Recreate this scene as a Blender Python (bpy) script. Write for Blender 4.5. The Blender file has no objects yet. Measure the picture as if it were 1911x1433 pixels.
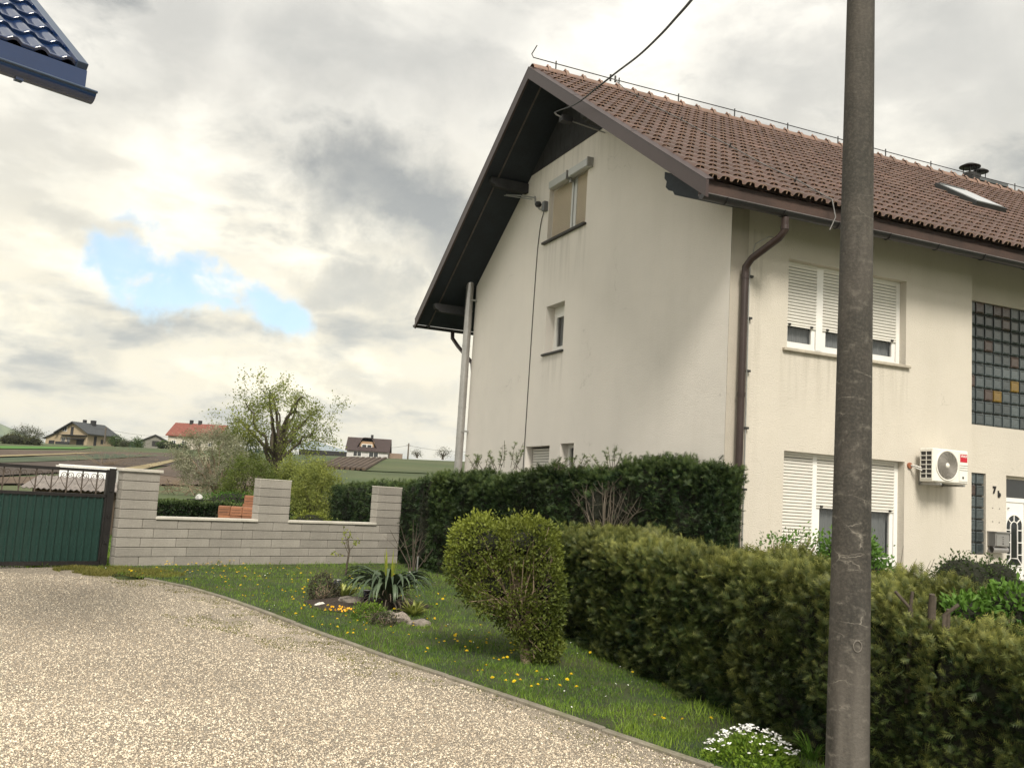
import bpy, math, random
import numpy as np
from mathutils import Matrix, Vector

# ------------------------------------------------------------------ camera
S = bpy.context.scene
COL = S.collection
FPX, CX, CY = 1764.0, 955.5, 716.5
PITCH, ROLL, YAW = math.radians(6.81), math.radians(3.488), math.radians(66.45)
CAM = np.array([0.0, 0.0, 1.6])
fw = np.array([0, math.cos(PITCH), math.sin(PITCH)])
_u = np.array([0, -math.sin(PITCH), math.cos(PITCH)]); _r = np.array([1.0, 0, 0])
rt = _r * math.cos(ROLL) + _u * math.sin(ROLL)
up = -_r * math.sin(ROLL) + _u * math.cos(ROLL)
cam_d = bpy.data.cameras.new('camera'); cam = bpy.data.objects.new('camera', cam_d); COL.objects.link(cam)
cam_d.sensor_width = 36.0; cam_d.lens = 36.0 * FPX / 1911.0
cam_d.clip_start = 0.05; cam_d.clip_end = 12000
M = Matrix.Identity(4)
for i in range(3):
    M[i][0] = rt[i]; M[i][1] = up[i]; M[i][2] = -fw[i]; M[i][3] = CAM[i]
cam.matrix_world = M
S.camera = cam

# ------------------------------------------------------------------ sun, sky, exposure
SUN_DIR = Vector((0.13, -0.95, 0.95)).normalized()      # towards the sun
sd = bpy.data.lights.new('sun', 'SUN'); sd.energy = 2.5; sd.angle = math.radians(18); sd.color = (1.0, 0.93, 0.81)
sun = bpy.data.objects.new('sun', sd); COL.objects.link(sun)
sun.rotation_euler = SUN_DIR.to_track_quat('Z', 'Y').to_euler()
S.view_settings.view_transform = 'Standard'; S.view_settings.look = 'None'
S.view_settings.exposure = 0.80; S.view_settings.gamma = 1.0; S.view_settings.use_curve_mapping = False
S.render.engine = 'CYCLES'
S.cycles.max_bounces = 6; S.cycles.diffuse_bounces = 3; S.cycles.glossy_bounces = 3
S.cycles.transparent_max_bounces = 6; S.cycles.volume_bounces = 0
S.cycles.use_denoising = True

def raydir(x, y):
    d = ((x - CX) * rt - (y - CY) * up) / FPX + fw
    return d / np.linalg.norm(d)

world = bpy.data.worlds.new('World'); S.world = world; world.use_nodes = True
def build_sky():
    nt = world.node_tree; N = nt.nodes; L = nt.links; N.clear()
    def nd(t, **k):
        n = N.new(t)
        for a, b in k.items(): setattr(n, a, b)
        return n
    def vm(op, a, b=None):
        n = nd('ShaderNodeVectorMath', operation=op)
        for i, v in enumerate((a, b)):
            if v is None: continue
            if isinstance(v, (tuple, list, np.ndarray)): n.inputs[i].default_value = tuple(float(q) for q in v)
            else: L.new(v, n.inputs[i])
        return n
    def mt(op, a, b=None, c=None, clamp=False):
        n = nd('ShaderNodeMath', operation=op, use_clamp=clamp)
        for i, v in enumerate((a, b, c)):
            if v is None: continue
            if isinstance(v, (int, float)): n.inputs[i].default_value = v
            else: L.new(v, n.inputs[i])
        return n.outputs[0]
    def smooth(v, a, b):
        n = nd('ShaderNodeMapRange', interpolation_type='SMOOTHERSTEP')
        L.new(v, n.inputs[0]); n.inputs[1].default_value = a; n.inputs[2].default_value = b
        return n.outputs[0]
    def mix(f, a, b):
        n = nd('ShaderNodeMix', data_type='RGBA')
        if isinstance(f, (int, float)): n.inputs[0].default_value = f
        else: L.new(f, n.inputs[0])
        for i, v in ((6, a), (7, b)):
            if isinstance(v, tuple): n.inputs[i].default_value = (*v, 1)
            else: L.new(v, n.inputs[i])
        return n.outputs[2]
    tc = nd('ShaderNodeTexCoord'); D = vm('NORMALIZE', tc.outputs['Generated']).outputs[0]
    sep = nd('ShaderNodeSeparateXYZ'); L.new(D, sep.inputs[0])
    zc = mt('ADD', mt('ABSOLUTE', sep.outputs[2]), 0.30)
    comb = nd('ShaderNodeCombineXYZ')
    L.new(mt('DIVIDE', sep.outputs[0], zc), comb.inputs[0]); L.new(mt('DIVIDE', sep.outputs[1], zc), comb.inputs[1])
    L.new(mt('MULTIPLY', sep.outputs[2], 1.6), comb.inputs[2])
    P = comb.outputs[0]
    def noise(vec, scale, detail, rough, dist=0.0, off=(0, 0, 0)):
        a = vm('ADD', vec, off).outputs[0]
        n = nd('ShaderNodeTexNoise'); L.new(a, n.inputs['Vector'])
        n.inputs['Scale'].default_value = scale; n.inputs['Detail'].default_value = detail
        n.inputs['Roughness'].default_value = rough; n.inputs['Distortion'].default_value = dist
        return n.outputs[0]
    big = noise(P, 1.15, 3, 0.5, 0.2, (3.1, 7.7, 0.0))
    mid = noise(P, 3.0, 12, 0.56, 0.25, (1.3, -2.0, 4.0))
    mid2 = noise(P, 2.6, 10, 0.58, 0.3, (7.3, 12.0, -4.0))
    fine = noise(P, 8.5, 12, 0.60, 0.3, (9.0, 1.0, 2.0))
    warp = noise(D, 14.0, 9, 0.62, 0.4, (0.3, 5.0, 1.0))
    warp3 = nd('ShaderNodeTexNoise'); L.new(D, warp3.inputs['Vector']); warp3.inputs['Scale'].default_value = 8.0
    warp3.inputs['Detail'].default_value = 12; warp3.inputs['Roughness'].default_value = 0.60
    wv = vm('MULTIPLY', vm('SUBTRACT', warp3.outputs['Color'], (0.5, 0.5, 0.5)).outputs[0], (0.17, 0.17, 0.17)).outputs[0]
    DW = vm('ADD', D, wv).outputs[0]
    def segdist(a, b):
        a = np.array(raydir(*a)); b = np.array(raydir(*b)); ab = b - a
        v = vm('SUBTRACT', DW, a).outputs[0]
        dt = vm('DOT_PRODUCT', v, ab / (ab @ ab)).outputs['Value']
        t = mt('MAXIMUM', mt('MINIMUM', dt, 1.0), 0.0)
        s = nd('ShaderNodeVectorMath', operation='SCALE'); s.inputs[0].default_value = tuple(ab); L.new(t, s.inputs[3])
        return vm('LENGTH', vm('SUBTRACT', v, s.outputs[0]).outputs[0]).outputs['Value']
    def blob(a, b, r0, r1, k):
        return mt('MULTIPLY', mt('SUBTRACT', 1.0, smooth(segdist(a, b), r0, r1)), k)
    # cloud thickness: 0 thin bright veil .. 1 thick grey belly
    th = mt('ADD', mt('MULTIPLY', big, 0.55), mt('ADD', mt('MULTIPLY', mid, 0.62), mt('MULTIPLY', fine, 0.22)))
    thick = mt('MULTIPLY', smooth(th, 0.61, 0.86), 0.80)
    extra = [blob((690, 340), (900, 450), 0.01, 0.10, 0.95), blob((60, 330), (330, 60), 0.0, 0.10, 0.38), blob((560, 90), (900, 60), 0.0, 0.12, 0.55), blob((1400, 180), (1500, 120), 0.0, 0.12, 0.4), blob((1700, 60), (1911, 160), 0.0, 0.14, 0.5),
             blob((620, 540), (760, 545), 0.0, 0.05, 0.7), blob((20, 620), (200, 650), 0.0, 0.045, 0.5), blob((420, 700), (840, 740), 0.0, 0.03, 0.35), blob((230, 400), (60, 385), 0.0, 0.05, 0.5)]
    for e_ in extra: thick = mt('MAXIMUM', thick, e_)
    thick = mt('MULTIPLY', thick, mt('ADD', 0.30, mt('MULTIPLY', mid, 1.35)), clamp=True)
    thick = mt('MULTIPLY', thick, mt('ADD', 0.82, mt('MULTIPLY', fine, 0.36)), clamp=True)
    low = mt('SUBTRACT', 1.0, smooth(sep.outputs[2], 0.05, 0.50))
    bright = mix(low, (0.53, 0.515, 0.475), (0.64, 0.595, 0.475))
    glow = mix(low, (0.74, 0.71, 0.64), (0.84, 0.775, 0.60))
    bright = mix(smooth(mt('ADD', mt('MULTIPLY', mid2, 0.7), mt('MULTIPLY', fine, 0.3)), 0.46, 0.64), bright, glow)
    grey = mix(low, (0.19, 0.20, 0.205), (0.335, 0.345, 0.33))
    edge = smooth(fine, 0.40, 0.62)
    bright = mix(mt('MULTIPLY', edge, 0.18), bright, (0.62, 0.61, 0.56))
    cloud = mix(thick, bright, grey)
    # gaps
    gap = blob((215, 475), (530, 600), 0.018, 0.048, 1.0)
    gap2 = blob((240, 352), (300, 385), 0.0, 0.022, 0.6)
    gap3 = blob((330, 475), (425, 500), 0.004, 0.030, 0.85)
    other = mt('MULTIPLY', smooth(noise(P, 0.9, 8, 0.6, 0.3, (20.0, 5.0, 1.0)), 0.70, 0.80), 0.5)
    hole = mt('MAXIMUM', mt('MAXIMUM', gap, gap3), mt('MAXIMUM', gap2, other))
    wisp = mt('MULTIPLY', smooth(mt('ADD', mt('MULTIPLY', warp, 0.6), mt('MULTIPLY', fine, 0.4)), 0.50, 0.68), 0.75)
    hole = mt('MULTIPLY', hole, mt('SUBTRACT', 1.0, wisp))
    sky = nd('ShaderNodeTexSky'); sky.sky_type = 'NISHITA'; sky.sun_disc = False
    sky.sun_elevation = math.asin(SUN_DIR.z); sky.sun_rotation = math.atan2(SUN_DIR.x, SUN_DIR.y)
    sky.air_density = 1.0; sky.dust_density = 2.0; sky.ozone_density = 1.5
    blue = vm('MULTIPLY', sky.outputs[0], (0.112, 0.118, 0.112)).outputs[0]
    blue = mix(mt('MULTIPLY', warp, 0.35), blue, (0.85, 0.87, 0.86))
    col = mix(hole, cloud, blue)
    bg = nd('ShaderNodeBackground'); L.new(col, bg.inputs[0]); bg.inputs[1].default_value = 1.0
    out = nd('ShaderNodeOutputWorld'); L.new(bg.outputs[0], out.inputs[0])
build_sky()

# ------------------------------------------------------------------ helpers
rng = np.random.default_rng(11)
R = random.Random(5)

def tag(o, label=None, cat=None, group=None, kind=None):
    if label: o['label'] = label
    if cat: o['category'] = cat
    if group: o['group'] = group
    if kind: o['kind'] = kind
    return o

def empty(name, loc=(0, 0, 0), rz=0.0, label=None, cat=None, group=None):
    o = bpy.data.objects.new(name, None); COL.objects.link(o)
    o.location = loc; o.rotation_euler = (0, 0, rz); o.empty_display_size = 0.2
    return tag(o, label, cat, group)

def link(name, mesh, parent=None):
    o = bpy.data.objects.new(name, mesh); COL.objects.link(o)
    if parent is not None: o.parent = parent
    return o

def copy_tree(o, parent=None):
    c = o.copy(); COL.objects.link(c); c.parent = parent
    for ch in o.children: copy_tree(ch, c)
    return c

class MB:
    """collects vertices and faces of one mesh"""
    def __init__(s): s.v = []; s.f = []; s.m = []; s.s = []
    def add(s, vs, fs, mi=0, smooth=False):
        b = len(s.v); s.v.extend([tuple(map(float, p)) for p in vs])
        for f in fs: s.f.append([b + i for i in f]); s.m.append(mi); s.s.append(smooth)
        return s
    def box(s, a, b, mi=0, T=None, bev=0.0):
        x0, y0, z0 = [min(p, q) for p, q in zip(a, b)]; x1, y1, z1 = [max(p, q) for p, q in zip(a, b)]
        if bev > 0:
            return s.bevbox((x0, y0, z0), (x1, y1, z1), bev, mi, T)
        vs = [(x0, y0, z0), (x1, y0, z0), (x1, y1, z0), (x0, y1, z0), (x0, y0, z1), (x1, y0, z1), (x1, y1, z1), (x0, y1, z1)]
        if T: vs = [T(*p) for p in vs]
        return s.add(vs, [(0, 3, 2, 1), (4, 5, 6, 7), (0, 1, 5, 4), (1, 2, 6, 5), (2, 3, 7, 6), (3, 0, 4, 7)], mi)
    def bevbox(s, a, b, r, mi=0, T=None):
        x0, y0, z0 = a; x1, y1, z1 = b
        vs = []; idx = {}
        for ix, X in ((0, x0), (1, x1)):
            for iy, Y in ((0, y0), (1, y1)):
                for iz, Z in ((0, z0), (1, z1)):
                    sx, sy, sz = (1, -1)[ix], (1, -1)[iy], (1, -1)[iz]
                    for k, p in enumerate(((X, Y + sy * r, Z + sz * r), (X + sx * r, Y, Z + sz * r), (X + sx * r, Y + sy * r, Z))):
                        idx[(ix, iy, iz, k)] = len(vs); vs.append(p)
        F = []
        for k in range(3):
            for e in (0, 1):
                c = []
                for (p, q) in ((0, 0), (1, 0), (1, 1), (0, 1)):
                    key = [0, 0, 0]; o = [i for i in range(3) if i != k]
                    key[k] = e; key[o[0]] = p; key[o[1]] = q
                    c.append(idx[(key[0], key[1], key[2], k)])
                F.append(c)
        for k in range(3):            # edge strips parallel to axis k
            o = [i for i in range(3) if i != k]
            for p in (0, 1):
                for q in (0, 1):
                    c = []
                    for e, kk in ((0, o[0]), (0, o[1]), (1, o[1]), (1, o[0])):
                        key = [0, 0, 0]; key[k] = e; key[o[0]] = p; key[o[1]] = q
                        c.append(idx[(key[0], key[1], key[2], kk)])
                    F.append(c)
        for ix in (0, 1):
            for iy in (0, 1):
                for iz in (0, 1): F.append([idx[(ix, iy, iz, k)] for k in range(3)])
        if T: vs = [T(*p) for p in vs]
        return s.add(vs, F, mi)
    def tube(s, pts, rad, n=8, mi=0, caps=True, smooth=True, flat=None):
        pts = [np.array(p, float) for p in pts]
        if not hasattr(rad, '__len__'): rad = [rad] * len(pts)
        rings = []; prev = None
        for i, p in enumerate(pts):
            t = pts[min(i + 1, len(pts) - 1)] - pts[max(i - 1, 0)]; t /= (np.linalg.norm(t) + 1e-12)
            if prev is None:
                a = np.array([0, 0, 1.0]) if abs(t[2]) < .9 else np.array([1.0, 0, 0])
                x = np.cross(a, t)
            else: x = prev - t * (prev @ t)
            x /= np.linalg.norm(x); y = np.cross(t, x); prev = x
            rings.append([p + rad[i] * (math.cos(2 * math.pi * (k + .5) / n) * x + math.sin(2 * math.pi * (k + .5) / n) * y) for k in range(n)])
        vs = [q for r_ in rings for q in r_]; F = []
        for i in range(len(rings) - 1):
            for k in range(n):
                F.append((i * n + k, i * n + (k + 1) % n, (i + 1) * n + (k + 1) % n, (i + 1) * n + k))
        s.add(vs, F, mi, smooth)
        if caps:
            s.add(rings[0], [list(range(n))[::-1]], mi); s.add(rings[-1], [list(range(n))], mi)
        return s
    def lathe(s, prof, c=(0, 0, 0), n=24, mi=0, smooth=True):
        vs = []; F = []
        for r_, z in prof:
            for k in range(n):
                a = 2 * math.pi * k / n; vs.append((c[0] + r_ * math.cos(a), c[1] + r_ * math.sin(a), c[2] + z))
        for i in range(len(prof) - 1):
            for k in range(n):
                F.append((i * n + k, i * n + (k + 1) % n, (i + 1) * n + (k + 1) % n, (i + 1) * n + k))
        return s.add(vs, F, mi, smooth)
    def build(s, name, mats, parent=None, loc=None):
        me = bpy.data.meshes.new(name)
        me.from_pydata(s.v, [], s.f)
        if not isinstance(mats, (list, tuple)): mats = [mats]
        for m in mats: me.materials.append(m)
        me.polygons.foreach_set('material_index', s.m); me.polygons.foreach_set('use_smooth', s.s)
        me.update()
        o = link(name, me, parent)
        if loc is not None: o.location = loc
        return o

def mesh_np(name, V, F, mat, parent=None, tint=None, smooth=False, mi=None, attr=None):
    """V (n,3), F (m,3|4)"""
    V = np.asarray(V, np.float32); F = np.asarray(F, np.int32); k = F.shape[1]
    me = bpy.data.meshes.new(name)
    me.vertices.add(len(V)); me.vertices.foreach_set('co', V.ravel())
    me.loops.add(F.size); me.loops.foreach_set('vertex_index', F.ravel())
    me.polygons.add(len(F)); me.polygons.foreach_set('loop_start', np.arange(0, F.size, k, dtype=np.int32))
    try: me.polygons.foreach_set('loop_total', np.full(len(F), k, np.int32))
    except Exception: pass
    for m in (mat if isinstance(mat, (list, tuple)) else [mat]): me.materials.append(m)
    if mi is not None: me.polygons.foreach_set('material_index', np.asarray(mi, np.int32))
    me.polygons.foreach_set('use_smooth', np.full(len(F), smooth, bool))
    me.update(calc_edges=True)
    if tint is not None:
        a = me.attributes.new('tint', 'FLOAT', 'POINT'); a.data.foreach_set('value', np.asarray(tint, np.float32))
    return link(name, me, parent)

def _h(ix, iy, iz, seed):
    h = (ix.astype(np.int64) * 374761393 + iy.astype(np.int64) * 668265263 + iz.astype(np.int64) * 2147483647 + seed * 974711) & 0xffffffff
    h = ((h ^ (h >> 13)) * 1274126177) & 0xffffffff
    return ((h ^ (h >> 16)) & 0xffff) / 65535.0
def vnoise(P, scale=1.0, seed=0):
    P = np.atleast_2d(P) * scale; I = np.floor(P).astype(np.int64); f = P - I; f = f * f * (3 - 2 * f)
    o = 0
    for dx in (0, 1):
        for dy in (0, 1):
            for dz in (0, 1):
                w = (f[:, 0] if dx else 1 - f[:, 0]) * (f[:, 1] if dy else 1 - f[:, 1]) * (f[:, 2] if dz else 1 - f[:, 2])
                o = o + w * _h(I[:, 0] + dx, I[:, 1] + dy, I[:, 2] + dz, seed)
    return o * 2 - 1

def unit(a): return a / (np.linalg.norm(a, axis=-1, keepdims=True) + 1e-9)

def scatter(P, X, Nn, scale, tv, tf):
    """place template (tv in x=length,y=width,z=normal) at P with long axis X, normal Nn"""
    X = unit(X); Y = unit(np.cross(Nn, X)); Z = np.cross(X, Y)
    tv = np.asarray(tv, float); n = len(P); k = len(tv)
    sc = np.asarray(scale).reshape(-1, 1, 1) if np.ndim(scale) else scale
    V = P[:, None, :] + sc * (tv[None, :, 0:1] * X[:, None, :] + tv[None, :, 1:2] * Y[:, None, :] + tv[None, :, 2:3] * Z[:, None, :])
    F = (np.asarray(tf)[None] + (np.arange(n) * k)[:, None, None]).reshape(-1, len(tf[0]))
    return V.reshape(-1, 3), F

def fern_template(nb=4, seed=0, w=.030):
    """flat spray of a thuja: thin stem with thin side leaflets, all triangles"""
    v = []; f = []
    def blade(x0, y0, ang, ln, w, z=0.0):
        c, s_ = math.cos(ang), math.sin(ang); b = len(v)
        v.extend([(x0 + s_ * w, y0 - c * w, z), (x0 - s_ * w, y0 + c * w, z), (x0 + c * ln, y0 + s_ * ln, z - ln * .15)])
        f.append((b, b + 1, b + 2))
    blade(0, 0, 0, 1.0, w)
    for i in range(nb):
        x = .10 + .70 * i / nb; ln = .52 * (1 - .50 * i / nb)
        blade(x, 0, math.radians(50), ln, w * 1.1, .05); blade(x, 0, -math.radians(50), ln, w * 1.1, -.05)
    return np.array(v), f
LEAF_V = np.array([(0, 0, 0), (.5, .26, .06), (1, 0, -.05), (.5, -.26, .06)]); LEAF_F = [(0, 2, 1), (0, 3, 2)]

# ------------------------------------------------------------------ materials
def mat(name, col, rough=0.8, var=0.15, scale=3.0, fine=40.0, bump=0.0, bscale=60.0, col2=None, mixscale=None, metallic=0.0,
        spec=0.5, tint=None, trans=0.0, rand=0.0, stain=None, stretch=None, coat=0.0):
    m = bpy.data.materials.new(name); m.use_nodes = True; nt = m.node_tree; N = nt.nodes; L = nt.links
    b = N['Principled BSDF']
    tc = N.new('ShaderNodeTexCoord'); mp = N.new('ShaderNodeMapping'); L.new(tc.outputs['Object'], mp.inputs[0])
    if stretch: mp.inputs['Scale'].default_value = stretch
    def noise(sc, det=4, rough_=.55, off=None):
        n = N.new('ShaderNodeTexNoise'); L.new(mp.outputs[0], n.inputs['Vector']); n.inputs['Scale'].default_value = sc
        n.inputs['Detail'].default_value = det; n.inputs['Roughness'].default_value = rough_; return n.outputs[0]
    def mth(op, a, b_):
        n = N.new('ShaderNodeMath'); n.operation = op
        for i, v in enumerate((a, b_)):
            if isinstance(v, (int, float)): n.inputs[i].default_value = v
            else: L.new(v, n.inputs[i])
        return n.outputs[0]
    def rr(v, a, c, o0=0.0, o1=1.0):
        n = N.new('ShaderNodeMapRange'); L.new(v, n.inputs[0])
        n.inputs[1].default_value = a; n.inputs[2].default_value = c; n.inputs[3].default_value = o0; n.inputs[4].default_value = o1
        return n.outputs[0]
    def mixc(f, a, c, bt='MIX'):
        n = N.new('ShaderNodeMix'); n.data_type = 'RGBA'; n.blend_type = bt
        if isinstance(f, (int, float)): n.inputs[0].default_value = f
        else: L.new(f, n.inputs[0])
        for i, v in ((6, a), (7, c)):
            if isinstance(v, tuple): n.inputs[i].default_value = (*v[:3], 1)
            else: L.new(v, n.inputs[i])
        return n.outputs[2]
    c = col
    if col2 is not None:
        if tint:
            at = N.new('ShaderNodeAttribute'); at.attribute_name = 'tint'; c = mixc(at.outputs['Fac'], tuple(col), tuple(col2))
        else:
            c = mixc(rr(noise(mixscale or scale), .38, .62), tuple(col), tuple(col2))
    else: c = tuple(col)
    v = rr(noise(scale, 5), .3, .7, 1 - var, 1 + var)
    if fine: v = mth('MULTIPLY', v, rr(noise(fine, 3), .3, .7, 1 - var * .6, 1 + var * .6))
    if rand:
        oi = N.new('ShaderNodeObjectInfo'); v = mth('MULTIPLY', v, rr(oi.outputs['Random'], 0, 1, 1 - rand, 1 + rand))
    vv = N.new('ShaderNodeCombineXYZ')
    for i in range(3): L.new(v, vv.inputs[i])
    c = mixc(1.0, c, vv.outputs[0], 'MULTIPLY')
    if stain:
        sc, lo, hi, colr, amt = stain
        c = mixc(rr(noise(sc, 6, .65), lo, hi, 0, amt), c, tuple(colr))
    L.new(c, b.inputs['Base Color']); b.inputs['Roughness'].default_value = rough; b.inputs['Metallic'].default_value = metallic
    b.inputs['Specular IOR Level'].default_value = spec
    if coat: b.inputs['Coat Weight'].default_value = coat
    if bump:
        bp = N.new('ShaderNodeBump'); bp.inputs['Strength'].default_value = 1.0; bp.inputs['Distance'].default_value = bump
        L.new(noise(bscale, 4, .6), bp.inputs['Height']); L.new(bp.outputs[0], b.inputs['Normal'])
    if trans:
        out = N['Material Output']; tr = N.new('ShaderNodeBsdfTranslucent'); L.new(c, tr.inputs[0])
        mx = N.new('ShaderNodeMixShader'); mx.inputs[0].default_value = trans
        L.new(b.outputs[0], mx.inputs[1]); L.new(tr.outputs[0], mx.inputs[2]); L.new(mx.outputs[0], out.inputs[0])
    return m

def streak_plaster(name, col, dirt, bumpd=.004, grime=.35, drips=()):
    """rendered wall: grainy relief, vertical rain streaks, blotches"""
    m = bpy.data.materials.new(name); m.use_nodes = True; nt = m.node_tree; N = nt.nodes; L = nt.links; b = N['Principled BSDF']
    tc = N.new('ShaderNodeTexCoord')
    def nz(sc, det, ro, st=(1, 1, 1)):
        mp = N.new('ShaderNodeMapping'); mp.inputs['Scale'].default_value = st; L.new(tc.outputs['Object'], mp.inputs[0])
        n = N.new('ShaderNodeTexNoise'); L.new(mp.outputs[0], n.inputs['Vector']); n.inputs['Scale'].default_value = sc
        n.inputs['Detail'].default_value = det; n.inputs['Roughness'].default_value = ro; return n.outputs[0]
    def rr(v, a, c, o0, o1):
        n = N.new('ShaderNodeMapRange'); L.new(v, n.inputs[0])
        for i, q in enumerate((a, c, o0, o1)): n.inputs[i + 1].default_value = q
        return n.outputs[0]
    def mx(f, a, c):
        n = N.new('ShaderNodeMix'); n.data_type = 'RGBA'; L.new(f, n.inputs[0])
        for i, v in ((6, a), (7, c)):
            if isinstance(v, tuple): n.inputs[i].default_value = (*v, 1)
            else: L.new(v, n.inputs[i])
        return n.outputs[2]
    c = mx(rr(nz(.55, 5, .6), .35, .7, 0, .8), tuple(col), tuple(np.array(col) * np.array((.90, .905, .91))))
    c = mx(rr(nz(2.2, 6, .65, (1, 1, .16)), .50, .80, 0, grime), c, tuple(dirt))
    c = mx(rr(nz(6.5, 5, .6, (1, 1, .10)), .60, .95, 0, grime * .6), c, tuple(dirt))
    c = mx(rr(nz(1.3, 9, .7), .50, .72, 0, grime * .45), c, tuple(np.array(dirt) * 1.15))
    c = mx(rr(nz(34, 4, .6), .35, .7, 0, .12), c, tuple(np.array(col) * .72))
    sx = N.new('ShaderNodeSeparateXYZ'); L.new(tc.outputs['Object'], sx.inputs[0])
    def mul(*v):
        a = v[0]
        for b_ in v[1:]:
            n = N.new('ShaderNodeMath'); n.operation = 'MULTIPLY'; L.new(a, n.inputs[0]); L.new(b_, n.inputs[1]); a = n.outputs[0]
        return a
    for (ax, a0, a1, zt, ln) in drips:
        q = sx.outputs[0 if ax == 'x' else 1]; z = sx.outputs[2]
        msk = mul(rr(q, a0, a0 + .06, 0, 1), rr(q, a1 - .06, a1, 1, 0), rr(z, zt - ln, zt - .02, 0, 1), rr(z, zt, zt + .02, 1, 0), rr(nz(9, 4, .6, (1, 1, .06)), .46, .66, 0, .38))
        c = mx(msk, c, tuple(np.array(dirt) * .62))
    nzv = N.new('ShaderNodeTexNoise'); nzv.inputs['Scale'].default_value = 3.5; nzv.inputs['Detail'].default_value = 6; L.new(tc.outputs['Object'], nzv.inputs['Vector'])
    wv_ = N.new('ShaderNodeVectorMath'); wv_.operation = 'SCALE'; L.new(nzv.outputs['Color'], wv_.inputs[0]); wv_.inputs[3].default_value = .5
    av = N.new('ShaderNodeVectorMath'); av.operation = 'ADD'; L.new(tc.outputs['Object'], av.inputs[0]); L.new(wv_.outputs[0], av.inputs[1])
    vo = N.new('ShaderNodeTexVoronoi'); vo.feature = 'DISTANCE_TO_EDGE'; vo.inputs['Scale'].default_value = .9; L.new(av.outputs[0], vo.inputs['Vector'])
    mm_ = N.new('ShaderNodeMath'); mm_.operation = 'MULTIPLY'; L.new(rr(vo.outputs[0], 0, .006, .40, 0), mm_.inputs[0]); L.new(rr(nz(1.1, 3, .5), .56, .64, 0, 1), mm_.inputs[1])
    c = mx(mm_.outputs[0], c, tuple(np.array(dirt) * .6))
    L.new(c, b.inputs['Base Color']); b.inputs['Roughness'].default_value = .92; b.inputs['Specular IOR Level'].default_value = .2
    bp = N.new('ShaderNodeBump'); bp.inputs['Distance'].default_value = bumpd; L.new(nz(55, 5, .7), bp.inputs['Height'])
    b2 = N.new('ShaderNodeBump'); b2.inputs['Distance'].default_value = .012; L.new(nz(1.6, 3, .5), b2.inputs['Height'])
    L.new(bp.outputs[0], b2.inputs['Normal']); L.new(b2.outputs[0], b.inputs['Normal'])
    return m

MT = {}
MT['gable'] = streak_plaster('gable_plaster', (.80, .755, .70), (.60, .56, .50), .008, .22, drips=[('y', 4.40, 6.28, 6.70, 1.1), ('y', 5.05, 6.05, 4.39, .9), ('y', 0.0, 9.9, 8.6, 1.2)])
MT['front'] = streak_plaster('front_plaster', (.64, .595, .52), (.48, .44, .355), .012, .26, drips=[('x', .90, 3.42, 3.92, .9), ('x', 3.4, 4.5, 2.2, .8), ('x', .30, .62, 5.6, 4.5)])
MT['strip'] = streak_plaster('corner_plaster', (.46, .42, .36), (.22, .20, .16), .006, .7)
MT['soffit'] = mat('soffit_board', (.016, .022, .030), .75, .25, 2, 20, .002, 30)
MT['brown'] = mat('brown_metal', (.050, .033, .032), .45, .12, 1.5, 30, .0005, 80)
MT['gutter'] = mat('gutter_metal', (.014, .013, .015), .38, .2, 2, 30)
MT['pipe_brown'] = mat('downpipe_metal', (.035, .021, .018), .4, .2, 3, 30)
MT['bark_wood'] = mat('dark_beam_wood', (.026, .026, .028), .8, .3, 5, 40, .002, 40)
MT['tile'] = mat('tile_face', (.085, .045, .034), .50, .22, 1.2, 25, .002, 70, col2=(.13, .075, .058), mixscale=1.7, spec=.5, rand=.22,
                 stain=(5, .50, .72, (.085, .062, .050), .8))
MT['tile_shade'] = mat('tile_underside_shade', (.028, .014, .012), .9, .3, 4, 40)  # near-black colour carries the shade under the tile rolls
MT['tile_lip'] = mat('tile_lip', (.56, .38, .29), .6, .25, 4, 60, .001, 70, rand=.18)  # pale edge: wear, plus the light the lip catches put into colour
MT['ridge'] = mat('ridge_tile_clay', (.19, .115, .085), .6, .3, 4, 40, .002, 60, rand=.25, stain=(12, .5, .7, (.20, .18, .14), .6))
MT['white'] = mat('white_pvc', (.80, .79, .76), .35, .04, 2, 30)
MT['shutter'] = mat('shutter_slats', (.70, .68, .63), .5, .05, 2, 30)
MT['shutter_beige'] = mat('shutter_slats_beige', (.60, .52, .42), .5, .06, 2, 30)
MT['box_grey'] = mat('shutter_box_metal', (.50, .51, .50), .35, .05, 2, 30, metallic=.2)
MT['sill'] = mat('stone_sill', (.42, .38, .31), .7, .2, 8, 60)
MT['sill_dark'] = mat('dark_sill', (.05, .048, .045), .6, .2, 8, 60)
MT['steel'] = mat('flue_steel', (.42, .41, .40), .32, .12, 2, 20, metallic=.75)
MT['galv'] = mat('galvanised_metal', (.35, .35, .34), .45, .15, 5, 30, metallic=.6)
MT['black'] = mat('black_paint', (.018, .017, .017), .5, .2, 5, 30)
MT['cable'] = mat('cable_rubber', (.03, .03, .03), .6, .2, 5, 30)
MT['curtain'] = mat('curtain_cloth', (.42, .44, .45), .9, .12, 1, 0, stretch=(14, 14, .4))
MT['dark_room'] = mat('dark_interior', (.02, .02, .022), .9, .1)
MT['reveal'] = MT['front']
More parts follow.
